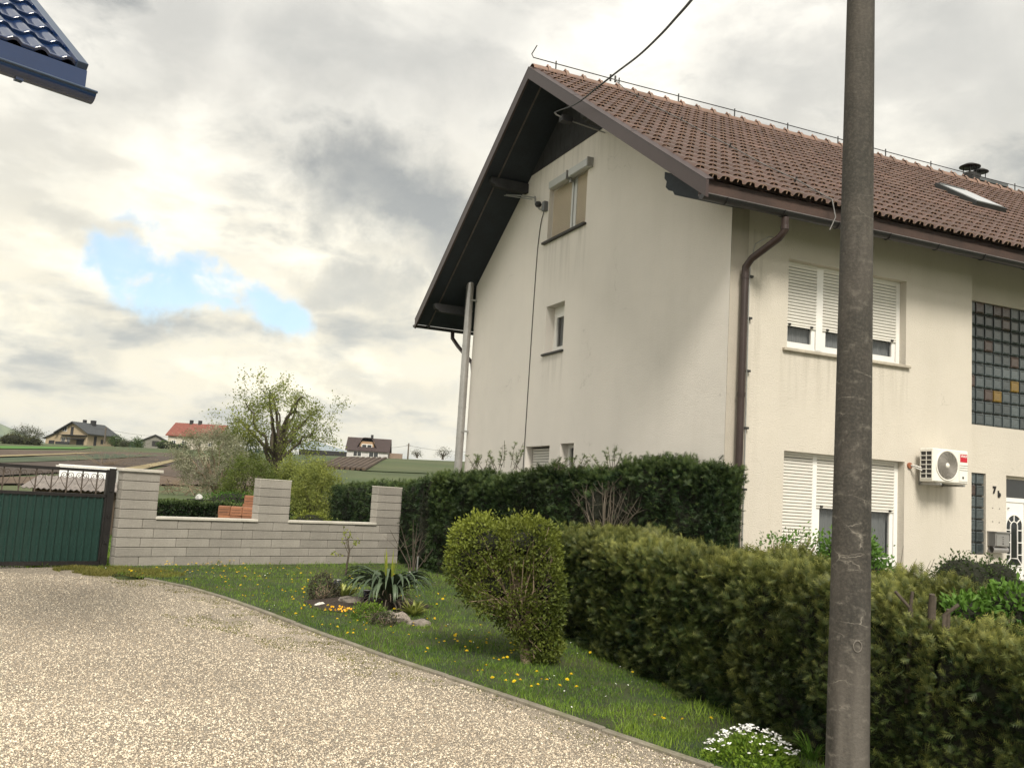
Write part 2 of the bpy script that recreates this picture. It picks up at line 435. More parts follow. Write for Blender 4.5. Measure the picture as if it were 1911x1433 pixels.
def glass_mat(name, col=(.03, .035, .04), rough=.03, alpha=.5):
    m = bpy.data.materials.new(name); m.use_nodes = True; N = m.node_tree.nodes; L = m.node_tree.links
    b = N['Principled BSDF']; b.inputs['Base Color'].default_value = (*col, 1); b.inputs['Roughness'].default_value = rough
    b.inputs['Specular IOR Level'].default_value = .9
    t = N.new('ShaderNodeBsdfTransparent'); mx = N.new('ShaderNodeMixShader'); mx.inputs[0].default_value = alpha
    L.new(t.outputs[0], mx.inputs[1]); L.new(b.outputs[0], mx.inputs[2]); L.new(mx.outputs[0], N['Material Output'].inputs[0])
    return m
MT['glass'] = glass_mat('window_glass')
MT['glass_dark'] = glass_mat('dark_glass', (.012, .014, .016), .05, .96)
MT['gblock'] = mat('glass_block_glass', (.060, .075, .080), .12, .25, 3, 25, .004, 22, spec=.8, rand=.35)
MT['gblock_amber'] = mat('glass_block_amber', (.17, .105, .018), .12, .2, 3, 25, .004, 22, spec=.8)
MT['gblock_brown'] = mat('glass_block_brown', (.060, .040, .034), .12, .2, 3, 25, .004, 22, spec=.8)
MT['gjoint'] = mat('glass_block_mortar', (.16, .165, .16), .85, .15, 5, 40)

# ------------------------------------------------------------------ ground shape
def sstep(t): t = np.clip(t, 0, 1); return t * t * (3 - 2 * t)
def gh(x, y):
    x = np.asarray(x, float); y = np.asarray(y, float)
    z = .15 * sstep((y - 9) / 6) + .0363 * np.clip(y - 20, 0, 185)
    z = z + .018 * np.clip(x + 108, -60, 160) * sstep((y - 60) / 140)
    z = z - .075 * np.clip(y - 206, 0, 330)
    return z
def on_ground(px, py, lift=0.0):
    d = raydir(px, py); t = 3.0
    while t < 4000:
        p = CAM + d * t
        if p[2] < gh(p[0], p[1]) + lift: break
        t *= 1.004
    lo, hi = t / 1.004, t
    for _ in range(20):
        md = (lo + hi) / 2; p = CAM + d * md
        if p[2] < gh(p[0], p[1]) + lift: hi = md
        else: lo = md
    p = CAM + d * hi; return np.array([p[0], p[1], float(gh(p[0], p[1]))])
def atY(px, py, Y):
    d = raydir(px, py); return CAM + d * (Y / d[1])

# ------------------------------------------------------------------ the house
HC = (2.97, 13.0, 0.0); HROT = math.pi / 2 - YAW
house = empty('house', HC, HROT, 'large cream rendered house with brown clay tile roof and long gable wall', 'house')
RV, RZ, RM = 5.2, 9.80, 0.663         # ridge line position, height, pitch
U0, U1 = -1.0, 18.0
FT = lambda a, o, h: (a, -o, h)
RT_ = lambda a, o, h: (a, 0.3 - o, h)
GT = lambda a, o, h: (-o, a, h)
ROOFZ = lambda v: RZ - RM * abs(v - RV)
cs, sn = math.cos(math.atan(RM)), math.sin(math.atan(RM))

def wall_grid(T, a0, a1, h0, top, holes, depth, mb=None):
    mb = mb or MB()
    A_ = sorted(set([a0, a1] + [x for h in holes for x in h[:2]] + [p for p in getattr(top, 'br', []) if a0 < p < a1]))
    tf = top if callable(top) else (lambda a: top)
    for i in range(len(A_) - 1):
        p, q = A_[i], A_[i + 1]; m = (p + q) / 2
        hs = sorted([(h[2], h[3]) for h in holes if h[0] < m < h[1]])
        z = h0
        for (b, t) in hs:
            mb.add([T(p, 0, z), T(q, 0, z), T(q, 0, b), T(p, 0, b)], [(0, 1, 2, 3)]); z = t
        mb.add([T(p, 0, z), T(q, 0, z), T(q, 0, tf(q)), T(p, 0, tf(p))], [(0, 1, 2, 3)])
    for (p, q, b, t) in holes:
        for c in (((p, b), (p, t)), ((q, b), (q, t)), ((p, b), (q, b)), ((p, t), (q, t))):
            (x0, z0), (x1, z1) = c
            mb.add([T(x0, 0, z0), T(x1, 0, z1), T(x1, -depth, z1), T(x0, -depth, z0)], [(0, 1, 2, 3)])
    return mb

UW = (1.03, 3.32, 3.965, 5.283); LW = (1.03, 3.32, 0.905, 2.49)
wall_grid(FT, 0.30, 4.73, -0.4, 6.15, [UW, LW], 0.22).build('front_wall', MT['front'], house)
MB().add([FT(0, .004, -.4), FT(.30, .004, -.4), FT(.30, .004, 6.15), FT(0, .004, 6.15)], [(0, 1, 2, 3)]) \
    .add([FT(.30, .004, -.4), FT(.30, .004, 6.15), FT(.30, -.02, 6.15), FT(.30, -.02, -.4)], [(0, 1, 2, 3)]).build('corner_strip', MT['strip'], house)
GB = (5.00, 7.48, 3.23, 5.29); GS = (5.03, 5.41, 1.14, 2.447); DR = (5.88, 6.86, 0.30, 2.449)
w = wall_grid(RT_, 4.73, 18.0, -0.4, 6.0, [GB, GS, DR, (9.0, 10.6, 3.9, 5.2), (9.0, 10.6, .9, 2.4)], 0.12)
w.add([(4.73, 0, -.4), (4.73, .3, -.4), (4.73, .3, 6.1), (4.73, 0, 6.1)], [(0, 1, 2, 3)])
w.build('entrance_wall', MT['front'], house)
def gtop(v): return min(8.46, ROOFZ(v) - .17)
gtop.br = [3.36, 7.04, 5.2]
GW = (4.49, 6.11, 6.74, 7.83); SW = (5.15, 5.95, 4.43, 5.38); BW1 = (5.465, 6.54, 1.7, 2.62); BW2 = (4.47, 5.0, 1.7, 2.64)
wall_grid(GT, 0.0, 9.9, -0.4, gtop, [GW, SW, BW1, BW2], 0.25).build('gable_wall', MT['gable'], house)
MB().add([(0, 9.9, -.4), (18, 9.9, -.4), (18, 9.9, 6.5), (0, 9.9, 6.5)], [(0, 1, 2, 3)]) \
    .add([(18, 9.9, -.4), (18, 0, -.4), (18, 0, 6), (18, 5.2, 9.5), (18, 9.9, 6.3)], [(0, 1, 2, 3, 4)]).build('rear_wall', MT['gable'], house)
# timber cladding in the gable point
for i in range(19):
    v0 = 3.36 + i * .195; v1 = v0 + .188
    MB().add([GT(v0, .02, 8.40), GT(v1, .02, 8.40), GT(v1, .02, ROOFZ(v1) - .16), GT(v0, .02, ROOFZ(v0) - .16),
              GT(v0, 0, 8.40), GT(v1, 0, 8.40), GT(v1, 0, ROOFZ(v1) - .16), GT(v0, 0, ROOFZ(v0) - .16)],
             [(0, 1, 2, 3), (0, 4, 5, 1), (0, 3, 7, 4), (1, 5, 6, 2)]).build('cladding_board', MT['bark_wood'], house)

# ---- roof
roof = MB()
def slab(mb, v0, v1, t0, t1, u0, u1, mi=0):
    z0, z1 = ROOFZ(v0), ROOFZ(v1)
    vs = [(u0, v0, z0 - t0), (u1, v0, z0 - t0), (u1, v1, z1 - t0), (u0, v1, z1 - t0), (u0, v0, z0 - t1), (u1, v0, z0 - t1), (u1, v1, z1 - t1), (u0, v1, z1 - t1)]
    mb.add(vs, [(0, 1, 2, 3), (7, 6, 5, 4), (0, 4, 5, 1), (1, 5, 6, 2), (2, 6, 7, 3), (3, 7, 4, 0)], mi)
slab(roof, -.60, RV, .035, .09, U0 + .06, U1); slab(roof, RV, 11.26, .035, .09, U0 + .06, U1)
roof_o = roof.build('roof', MT['tile'], house)
sf = MB()
slab(sf, -.58, RV - .002, .092, .165, U0 + .03, U1); slab(sf, RV + .002, 11.2, .092, .165, U0 + .03, U1)
sf.build('soffit', MT['soffit'], roof_o)
bt = MB(); b2 = MB()
slab(bt, RV + .1, 11.15, .168, .19, U0 + .29, U0 + .32); bt.build('batten', mat('pale_batten', (.10, .085, .075), .7, .3, 6), roof_o)
slab(b2, -.55, RV - .1, .168, .19, U0 + .29, U0 + .32); b2.build('batten', MT['bark_wood'], roof_o)
bb = MB()
def barge(v0, v1, top=.03, h=.235, u=U0):
    z0, z1 = ROOFZ(v0), ROOFZ(v1)
    vs = []
    for uu in (u - .03, u + .012):
        vs += [(uu, v0, z0 + top), (uu, v1, z1 + top), (uu, v1, z1 + top - h), (uu, v0, z0 + top - h)]
    return MB().add(vs, [(0, 1, 2, 3), (4, 7, 6, 5), (0, 4, 5, 1), (3, 2, 6, 7), (0, 3, 7, 4), (1, 5, 6, 2)])
def flash(v0, v1):
    m = MB(); z0, z1 = ROOFZ(v0), ROOFZ(v1)
    vs = []
    for (du, dz) in ((-.035, .034), (.085, .060), (.085, .045), (-.035, .028)):
        vs += [(U0 + du, v0, z0 + dz), (U0 + du, v1, z1 + dz)]
    return m.add(vs, [(0, 1, 3, 2), (2, 3, 5, 4), (4, 5, 7, 6), (6, 7, 1, 0)])
barge(-.82, RV).build('bargeboard', MT['brown'], roof_o); barge(RV, 11.28).build('bargeboard', MT['brown'], roof_o)
for k in range(3):
    a = -.82 + k * 2.01; flash(a, a + 2.0).build('flashing', MT['brown'], roof_o); c = RV + .01 + k * 2.03; flash(c, c + 2.02).build('flashing', MT['brown'], roof_o)

# clay tiles on the street side
TW, ROWS, VE = 0.205, 20, -0.66
SL = (RV - VE) / cs; EXP = SL / ROWS
def tile_mesh():
    xs = [0, .008, .026, .046, .090, .134, .152, .170, .188, .2035]
    hs = [.002, .004, .040, .050, .052, .050, .040, .004, .0, .002]
    L_ = EXP + .05; V = []; F = []; mi = []; n = len(xs); th = .009
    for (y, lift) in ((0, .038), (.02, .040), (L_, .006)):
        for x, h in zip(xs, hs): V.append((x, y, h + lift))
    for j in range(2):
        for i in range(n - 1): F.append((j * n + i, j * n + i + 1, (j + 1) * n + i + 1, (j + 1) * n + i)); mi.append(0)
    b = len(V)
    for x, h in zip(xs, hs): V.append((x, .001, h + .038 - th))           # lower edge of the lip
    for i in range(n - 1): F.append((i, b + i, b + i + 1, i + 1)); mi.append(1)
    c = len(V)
    for x, h in zip(xs, hs): V.append((x, .055, h + .030 - th))           # underside, near black for the shade in the hollow
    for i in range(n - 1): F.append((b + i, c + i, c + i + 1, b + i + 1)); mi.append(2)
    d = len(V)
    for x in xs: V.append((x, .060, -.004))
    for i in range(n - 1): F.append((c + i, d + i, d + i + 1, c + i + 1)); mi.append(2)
    e = len(V)                                                            # small middle rib under the roll
    for (x, z) in ((.080, .012), (.094, .012), (.094, .050), (.080, .050)): V.append((x, -.001, z + .028))
    F.append((e, e + 1, e + 2, e + 3)); mi.append(1)
    return np.array(V), np.array(F), np.array(mi)
tv, tf_, tmi = tile_mesh()
BX = np.array([1.0, 0, 0]); BY = np.array([0, cs, sn]); BN = np.array([0, -sn, cs])
def tile_pos(i, j):
    u = -.93 + i * TW; s = j * EXP
    return np.array([u, VE, ROOFZ(VE)]) + BY * s
hc, hs_ = math.cos(HROT), math.sin(HROT)
def to_world(p): return np.array([HC[0] + hc * p[0] - hs_ * p[1], HC[1] + hs_ * p[0] + hc * p[1], HC[2] + p[2]])
cells = []
for j in range(ROWS):
    for i in range(int((U1 + .93) / TW)):
        if 7.02 < -.93 + (i + .5) * TW < 7.86 and 1.92 < VE + (j + .5) * EXP * cs < 2.98: continue
        w_ = to_world(tile_pos(i, j)) - CAM; z = w_ @ fw; X = (w_ @ rt) / z * FPX + CX; Y = -(w_ @ up) / z * FPX + CY
        infr = -30 < X < 1935 and not (1560 < X < 1612)
        cells.append((z + (0 if infr else 100), i, j))
cells.sort()
tme = None
for z, i, j in cells[:298]:
    if tme is None:
        tme = bpy.data.meshes.new('roof_tile'); tme.from_pydata([tuple(p) for p in tv], [], [tuple(map(int, f)) for f in tf_])
        [tme.materials.append(MT[q]) for q in ('tile', 'tile_lip', 'tile_shade')]; tme.polygons.foreach_set('material_index', tmi.astype(np.int32))
        tme.polygons.foreach_set('use_smooth', np.array([q == 0 for q in tmi])); tme.update()
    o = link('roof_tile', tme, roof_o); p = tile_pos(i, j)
    jr = R.gauss(0, .004); tw = R.gauss(0, .006)
    o.matrix_local = Matrix(((1, tw * cs, 0, p[0] + R.gauss(0, .0015)), (0, cs, -sn, p[1] + jr * cs), (0, sn, cs, p[2] + jr * sn + R.gauss(0, .002)), (0, 0, 0, 1)))
V = []; F = []; MI = []
for z, i, j in cells[298:]:
    p = tile_pos(i, j) + np.array([0, 0, R.gauss(0, .002)]) + BY * R.gauss(0, .004); b = len(V) * len(tv)
    V.append(p + tv[:, :1] * BX + tv[:, 1:2] * BY + tv[:, 2:] * BN); F.append(tf_ + b); MI.append(tmi)
MTt2 = MT['tile']
o = mesh_np('roof_tiles', np.concatenate(V), np.concatenate(F), [MT['tile'], MT['tile_lip'], MT['tile_shade']], roof_o, mi=np.concatenate(MI), smooth=False)
o['kind'] = 'stuff'
# ridge tiles
rm = MB()
prof = [(-.135, -.075), (-.115, -.02), (-.07, .03), (0, .05), (.07, .03), (.115, -.02), (.135, -.075)]
def half(mb, x0, x1, k0, k1, mi=0):
    n = len(prof); vs = [(x0, a * k0, b * k0 + (k0 - 1) * .06) for a, b in prof] + [(x1, a * k1, b * k1 + (k1 - 1) * .06) for a, b in prof]
    mb.add(vs, [(i, i + 1, n + i + 1, n + i) for i in range(n - 1)], mi, True)
half(rm, 0, .34, 1.0, 1.0); half(rm, .30, .36, 1.22, 1.30); half(rm, .36, .385, 1.30, 1.05)
rm.tube([(.34, 0, .06), (.345, 0, .115)], [.035, .018], 6)
for i in range(49):
    x = U0 + .03 + i * .385
    if i == 0: r0 = rm.build('ridge_tile', MT['ridge'], roof_o); o = r0
    else: o = r0.copy(); COL.objects.link(o)
    o.location = (x, RV, RZ + .055 + R.gauss(0, .004)); o.rotation_euler = (R.gauss(0, .015), 0, R.gauss(0, .01))

# fascia, gutters, downpipes
MB().box((U0 + .02, -.60, 5.68), (U1, -.575, ROOFZ(-.6) - .03)).build('fascia', mat('fascia_wood', (.050, .028, .021), .6, .3, 2, 30), roof_o)
def gutter(vc, zc, u0, u1, r=.070):
    m = MB(); n = 10
    pr = [(math.cos(math.pi + math.pi * k / n) * r, math.sin(math.pi + math.pi * k / n) * r) for k in range(n + 1)]
    for rr_, fl in ((1, 0), (.94, 1)):
        vs = [(u0, vc + a * rr_, zc + b * rr_) for a, b in pr] + [(u1, vc + a * rr_, zc + b * rr_) for a, b in pr]
        m.add(vs, [(i, i + 1, n + 2 + i, n + 1 + i) for i in range(n)], 0, True)
    m.add([(u0, vc + a, zc + b) for a, b in pr], [list(range(n + 1))]); m.add([(u1, vc + a, zc + b) for a, b in pr], [list(range(n + 1))])
    o = m.build('gutter', MT['gutter'], house)
    e = MB()
    for s_ in (-1, 1): e.tube([(u0, vc + s_ * r, zc), (u1, vc + s_ * r, zc)], .009, 6, 0)
    e.build('rim', MT['pipe_brown'] if vc > 0 else mat('gutter_rim_highlight', (.16, .15, .15), .35, .2, 2, 30, metallic=.3), o)  # front rim kept light: its highlight is put into the colour
    return o
gf = gutter(-.70, 5.675, U0 - .01, U1); gr_ = gutter(11.36, 5.66, U0 - .03, U1, .062)
for i in range(20):
    k = MB(); u = U0 + .35 + i * .95
    k.tube([(u, -.70 + .078 * math.cos(a), 5.677 + .078 * math.sin(a)) for a in np.linspace(math.pi, 2 * math.pi, 9)], .008, 4); k.build('gutter_bracket', MT['gutter'], house)
for i in range(3):
    k = MB(); u = U0 + .3 + i * 1.3; k.box((u, 11.22, 5.62), (u + .05, 11.36, 5.80)); k.build('gutter_bracket', MT['gutter'], house)
dp = MB(); dp.tube([(.36, -.70, 5.60), (.36, -.70, 5.42), (.335, -.62, 5.33), (.21, -.20, 5.11), (.185, -.10, 5.0), (.18, -.10, 4.9), (.175, -.10, -.1)], .052, 12)
d_o = dp.build('downpipe', MT['pipe_brown'], house)
for z in (5.46, 4.86, 3.2, 1.5):
    MB().tube([(.18 if z < 5 else .36, -.10 if z < 5 else -.70, z - .03), (.18 if z < 5 else .36, -.10 if z < 5 else -.70, z + .03)], .058, 12).build('collar', MT['pipe_brown'], d_o)
dr = MB(); dr.tube([(.0, 11.36, 5.62), (.0, 11.33, 5.45), (.05, 11.0, 5.2), (.1, 10.1, 4.7), (.1, 10.0, 4.4), (.1, 10.0, 0)], .05, 8); dr.build('downpipe', MT['pipe_brown'], house)
# eave box with carved end at the street corner
pf = [(.58, 6.40), (.58, 6.30), (.52, 6.24), (.54, 6.16), (.46, 6.09), (.36, 6.06), (.30, 5.98), (.18, 5.93), (.0, 5.86), (-.2, 5.79), (-.56, 5.69), (-.56, ROOFZ(-.56) - .17)]
eb = MB(); n = len(pf)
eb.add([(U0 + .22, a, b) for a, b in pf] + [(0.0, a, b) for a, b in pf], [list(range(n)), list(range(n, 2 * n))[::-1]] + [(i, (i + 1) % n, n + (i + 1) % n, n + i) for i in range(n)])
eb.build('eave_box', MT['soffit'], roof_o)
def purlin(v, z, out, h=.2, w=.15):
    p = [(0, z), (-out + .16, z), (-out + .10, z + .02), (-out + .08, z + .055), (-out + .02, z + .07), (-out, z + .12), (-out, z + h), (0, z + h)]
    m = MB(); n = len(p); m.add([(a, v - w / 2, b) for a, b in p] + [(a, v + w / 2, b) for a, b in p],
                               [list(range(n)), list(range(n, 2 * n))[::-1]] + [(i, (i + 1) % n, n + (i + 1) % n, n + i) for i in range(n)])
    m.build('purlin', MT['bark_wood'], house)
purlin(7.25, 8.06, .86); purlin(10.36, 5.86, .86); purlin(3.15, 8.06, .86)

# flue pipe at the far corner of the gable
fl = MB(); fl.tube([(-.16, 9.90, -.1), (-.16, 9.90, 6.92)], .092, 20); fo = fl.build('flue_pipe', MT['steel'], house)
for z in (1.3, 2.9, 3.62, 4.34, 5.06, 5.9, 6.45): MB().tube([(-.16, 9.90, z - .016), (-.16, 9.90, z + .016)], .098, 20).build('joint_band', MT['steel'], fo)
for z in (3.05, 6.15): MB().box((-.17, 9.79, z - .02), (-.001, 9.83, z + .02)).build('wall_clamp', MT['galv'], fo)
MB().tube([(-.16, 9.90, 6.90), (-.16, 9.90, 7.02)], [.085, .075], 20).build('outlet', MT['galv'], fo)

# windows
def shutter(T, a0, a1, h0, h1, out, m, parent, pitch=.047):
    mb = MB(); n = max(1, int(round((h1 - h0) / pitch))); p = (h1 - h0) / n
    for k in range(n):
        z = h0 + k * p
        ys = [(z + .005, out - .007), (z + .009, out + .003), (z + p * .5, out + .009), (z + p - .006, out + .006), (z + p - .001, out - .006)]
        vs = []
        for zz, oo in ys: vs += [T(a0, oo, zz), T(a1, oo, zz)]
        mb.add(vs, [(2 * i, 2 * i + 1, 2 * i + 3, 2 * i + 2) for i in range(4)])
        mb.add([T(a0, out - .009, z), T(a1, out - .009, z), T(a1, out - .009, z + p), T(a0, out - .009, z + p)], [(0, 1, 2, 3)], 1)  # dark backing paints the shade in the gaps between slats
    mb.box((a0, out - .008, h0 - .02), (a1, out + .010, h0), T=T)
    return mb.build('shutter', [m, MT['bark_wood']], parent)
def frame(T, a0, a1, h0, h1, o0, o1, wd, parent, name='frame', m=None, sides='lrbt'):
    mb = MB(); W = wd if hasattr(wd, '__len__') else (wd,) * 4   # l r b t
    if W[0]: mb.box((a0, o0, h0), (a0 + W[0], o1, h1), T=T)
    if W[1]: mb.box((a1 - W[1], o0, h0), (a1, o1, h1), T=T)
    if W[2]: mb.box((a0 + W[0], o0, h0), (a1 - W[1], o1, h0 + W[2]), T=T)
    if W[3]: mb.box((a0 + W[0], o0, h1 - W[3]), (a1 - W[1], o1, h1), T=T)
    return mb.build(name, m or MT['white'], parent)
def pane(T, a0, a1, h0, h1, o, parent, m=None, curtain=True):
    MB().add([T(a0, o, h0), T(a1, o, h0), T(a1, o, h1), T(a0, o, h1)], [(0, 1, 2, 3)]).build('pane', m or MT['glass'], parent)
    if curtain:
        n = 40; vs = []
        for i in range(n + 1):
            a = a0 - .02 + (a1 - a0 + .04) * i / n; oo = o - .07 - .012 * math.sin(i * 1.9) - .006 * math.sin(i * .7)
            vs += [T(a, oo, h0 - .02), T(a, oo, h1 + .02)]
        MB().add(vs, [(2 * i, 2 * i + 1, 2 * i + 3, 2 * i + 2) for i in range(n)], 0, True).build('curtain', MT['curtain'], parent)
def sill(T, a0, a1, h, out, th, parent, m, depth=.13):
    MB().box((a0, -depth, h - th), (a1, out, h), T=T, bev=.006).build('sill', m, parent)

def front_window(par, hole, shut, name, mull):
    a0, a1, h0, h1 = hole; wd = empty(name, (0, 0, 0)); wd.parent = par
    T = FT; o = -.13
    frame(T, a0, a1 - .0, h0, h1, o - .07, o, (.045, .075, .05, .035), wd, 'frame')
    mb = MB()
    for (p, q) in mull: mb.box((p, o - .07, h0 + .05), (q, o + .006, h1 - .035), T=T)
    mb.build('mullion', MT['white'], wd)
    xs = [a0 + .045] + [x for pq in mull for x in pq] + [a1 - .075]
    for k in range(0, len(xs), 2):
        p, q = xs[k], xs[k + 1]; sb = shut[k // 2]
        if sb > h0 + .08:
            s_ = frame(T, p + .006, q - .006, h0 + .055, sb + .30, o - .055, o - .012, (.07, .07, .075, .06), wd, 'sash')
            pane(T, p + .07, q - .07, h0 + .13, sb + .25, o - .034, wd)
        shutter(T, p, q, max(sb, h0 + .06), h1 - .035, o - .002, MT['shutter'], wd)
        if sb > h0 + .08:
            for x in (p + .09, q - .09): MB().box((x - .02, o + .008, sb - .012), (x + .02, o + .028, sb + .016), T=T).build('shutter_stop', MT['black'], wd)
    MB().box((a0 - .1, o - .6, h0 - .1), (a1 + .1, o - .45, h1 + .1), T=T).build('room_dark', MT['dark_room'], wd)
    return wd
w1 = front_window(house, UW, (4.345, 4.345, 4.345), 'window', [(1.665, 1.785), (2.42, 2.54)])
sill(FT, .95, 3.385, 3.965, .055, .045, w1, MT['sill'])
w2 = front_window(house, LW, (.95, 1.735, 1.735), 'window', [(1.665, 1.740), (2.42, 2.50)])
sill(FT, .97, 3.38, .905, .045, .04, w2, MT['sill'])
# gable window with two shutter boxes
gw = empty('window'); gw.parent = house
frame(GT, GW[0], GW[1], GW[2], GW[3], -.17, -.10, .04, gw, 'frame')
mb = MB(); mb.box((5.03, -.17, 6.78), (5.10, -.07, 7.80), T=GT); mb.box((5.11, -.17, 6.78), (5.17, -.085, 7.80), T=GT); mb.box((5.18, -.17, 6.78), (5.25, -.07, 7.80), T=GT)
mb.build('mullion', mat('aluminium_rail', (.55, .56, .55), .4, .05, metallic=.3), gw)
shutter(GT, 4.53, 5.03, 6.77, 7.80, -.085, MT['shutter_beige'], gw, .036); shutter(GT, 5.25, 6.07, 6.77, 7.80, -.085, MT['shutter_beige'], gw, .036)
for (p, q, zz) in ((5.16, 5.93, 7.765), (4.31, 5.08, 7.772)):
    bx = MB(); bx.box((p, .0, zz), (q, .12, zz + .155), T=GT, bev=.012); b_ = bx.build('shutter_box', MT['box_grey'], gw)
    MB().box((p - .03, .0, zz - .012), (p - .002, .13, zz + .165), T=GT).build('end_cap', MT['galv'], gw)
MB().box((5.08, .0, 7.70), (5.16, .05, 7.765), T=GT).build('motor_cover', MT['galv'], gw)
sill(GT, 4.44, 6.24, 6.745, .07, .045, gw, MT['sill_dark'], .17)
# small window
sw = empty('window'); sw.parent = house
frame(GT, SW[0], SW[1], SW[2], SW[3], -.26, -.19, (.06, .06, .06, .14), sw, 'frame')
s_ = frame(GT, 5.215, 5.885, 4.495, 5.235, -.235, -.175, .075, sw, 'sash'); pane(GT, 5.29, 5.81, 4.57, 5.16, -.21, sw)
sill(GT, 5.10, 6.0, 4.43, .05, .04, sw, MT['sill_dark'], .2)
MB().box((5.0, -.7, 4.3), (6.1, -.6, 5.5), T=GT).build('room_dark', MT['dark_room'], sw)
# two low windows behind the hedge
for q, (a0, a1, h0, h1) in enumerate((BW1, BW2)):
    bw = empty('window'); bw.parent = house
    if q == 0: shutter(GT, a0 + .02, a1 - .02, h0 + .02, h1 - .03, -.16, MT['shutter'], bw, .055)
    else:
        frame(GT, a0, a1, h0, h1, -.22, -.16, .07, bw, 'frame'); pane(GT, a0 + .07, a1 - .07, h0 + .07, h1 - .07, -.2, bw, None, False)
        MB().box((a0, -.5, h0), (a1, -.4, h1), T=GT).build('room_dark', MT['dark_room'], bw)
# far windows of the entrance wall, beyond the frame
for (z0, z1) in ((3.9, 5.2), (.9, 2.4)):
    fwn = empty('window'); fwn.parent = house
    frame(RT_, 9.0, 10.6, z0, z1, -.12, -.05, .06, fwn, 'frame'); shutter(RT_, 9.06, 10.54, z0 + .06, z1 - .06, -.06, MT['shutter'], fwn)

# glass block panels
def glass_blocks(hole, nc, nr, name, special):
    a0, a1, h0, h1 = hole; pw, ph = (a1 - a0) / nc, (h1 - h0) / nr
    back = MB(); back.box((a0, -.11, h0), (a1, -.075, h1), T=RT_)
    g = back.build(name, MT['gjoint'], house)
    me = {}
    for j in range(nr):
        for i in range(nc):
            k = special.get((i, j), 'gblock')
            if k not in me:
                m = MB(); x, z = pw - .016, ph - .016
                rings = [(0, 0, -.074), (.006, .006, -.030), (.022, .022, -.024), (.034, .034, -.034)]
                vs = []
                for (a, b, o) in rings: vs += [(a, -o, b), (x - a, -o, b), (x - a, -o, z - b), (a, -o, z - b)]
                F = [(4 * r_ + q, 4 * r_ + (q + 1) % 4, 4 * r_ + 4 + (q + 1) % 4, 4 * r_ + 4 + q) for r_ in range(3) for q in range(4)] + [(12, 13, 14, 15)]
                m.add(vs, F); o = m.build('glass_block', MT[k], g); me[k] = o.data
            else: o = link('glass_block', me[k], g)
            o.location = (a0 + i * pw + .008, .3, h0 + j * ph + .008)
glass_blocks(GB, 12, 10, 'glass_block_panel', {(3, 2): 'gblock_amber', (5, 3): 'gblock_amber', (2, 2): 'gblock_brown', (0, 3): 'gblock_brown',
             (5, 5): 'gblock_brown', (2, 6): 'gblock_brown', (4, 8): 'gblock_brown', (1, 9): 'gblock_brown', (3, 9): 'gblock_brown', (4, 9): 'gblock_brown'})
glass_blocks(GS, 2, 7, 'glass_block_panel', {(0, 5): 'gblock_brown'})

# entrance door with arched lights
dr_ = empty('door'); dr_.parent = house
T = RT_
frame(T, DR[0], DR[1], DR[2], DR[3], -.11, -.05, (.035, .035, .05, .05), dr_, 'frame', mat('lintel_blind', (.45, .41, .33), .7))
MB().box((DR[0] + .035, -.10, 2.02), (DR[1] - .035, -.045, 2.09), T=T).build('transom', MT['white'], dr_)
pane(T, DR[0] + .035, DR[1] - .035, 2.09, 2.40, -.09, dr_, MT['glass_dark'], False)
for (x0, x1) in ((5.915, 6.365), (6.375, 6.825)):
    c = (x0 + x1) / 2 - .02; w_o, w_i = .195, .082; zb, zs = .98, 1.62
    lf = MB(); lf.box((x0, -.10, .34), (x1, -.06, 2.02), T=T); leaf = lf.build('door_leaf', MT['white'], dr_)
    # dark glass with arched head
    th = np.linspace(0, math.pi, 15)
    pts = [(c + w_o, zb)] + [(c + w_o * math.cos(t), zs + w_o * math.sin(t)) for t in th] + [(c - w_o, zb)]
    MB().add([T(a, -.055, z) for a, z in pts], [list(range(len(pts)))]).build('pane', MT['glass_dark'], dr_)
    g = MB()
    def bar(pl, r_=.010): g.tube([T(a, -.048, z) for a, z in pl], r_, 4, caps=True, smooth=False)
    bar(pts + [pts[0]], .014)
    inn = [(c + w_i, zb + .12)] + [(c + w_i * math.cos(t), zs + w_i * math.sin(t)) for t in th] + [(c - w_i, zb + .12), (c + w_i, zb + .12)]
    bar(inn, .009)
    for t in (math.radians(40), math.radians(90), math.radians(140)):
        bar([(c + w_i * math.cos(t), zs + w_i * math.sin(t)), (c + w_o * math.cos(t), zs + w_o * math.sin(t))])
    for z in (1.56, 1.36, 1.16):
        for s2 in (-1, 1): bar([(c + s2 * w_i, z), (c + s2 * w_o, z)])
    for s2 in (-1, 1): bar([(c + s2 * w_i, zb + .12), (c + s2 * w_o, zb)])
    g.build('glazing_bar', MT['white'], dr_)
MB().lathe([(.0, 0), (.014, 0), (.014, .02), (0, .02)], (0, 0, 0), 10).build('door_knob', MT['galv'], dr_).location = T(5.99, -.04, 1.91)
MB().box((4.8, .31, -.4), (8.0, 1.4, .22), T=T).build('doorstep', mat('step_concrete', (.3, .29, .27), .9, .2), house)

MB().box((-1.0, -4.6, .10), (14, -.002, .125)).build('bounce_slab', mat('bounce_slab_beige', (.32, .29, .25), .9, .15, 2, 30), None).location = (0, 0, 0)  # unseen slab added to keep green bounce off the front wall
yd = bpy.data.objects['bounce_slab']; yd.location = HC; yd.rotation_euler = (0, 0, HROT); yd['kind'] = 'structure'; yd.name = 'added_bounce_slab'
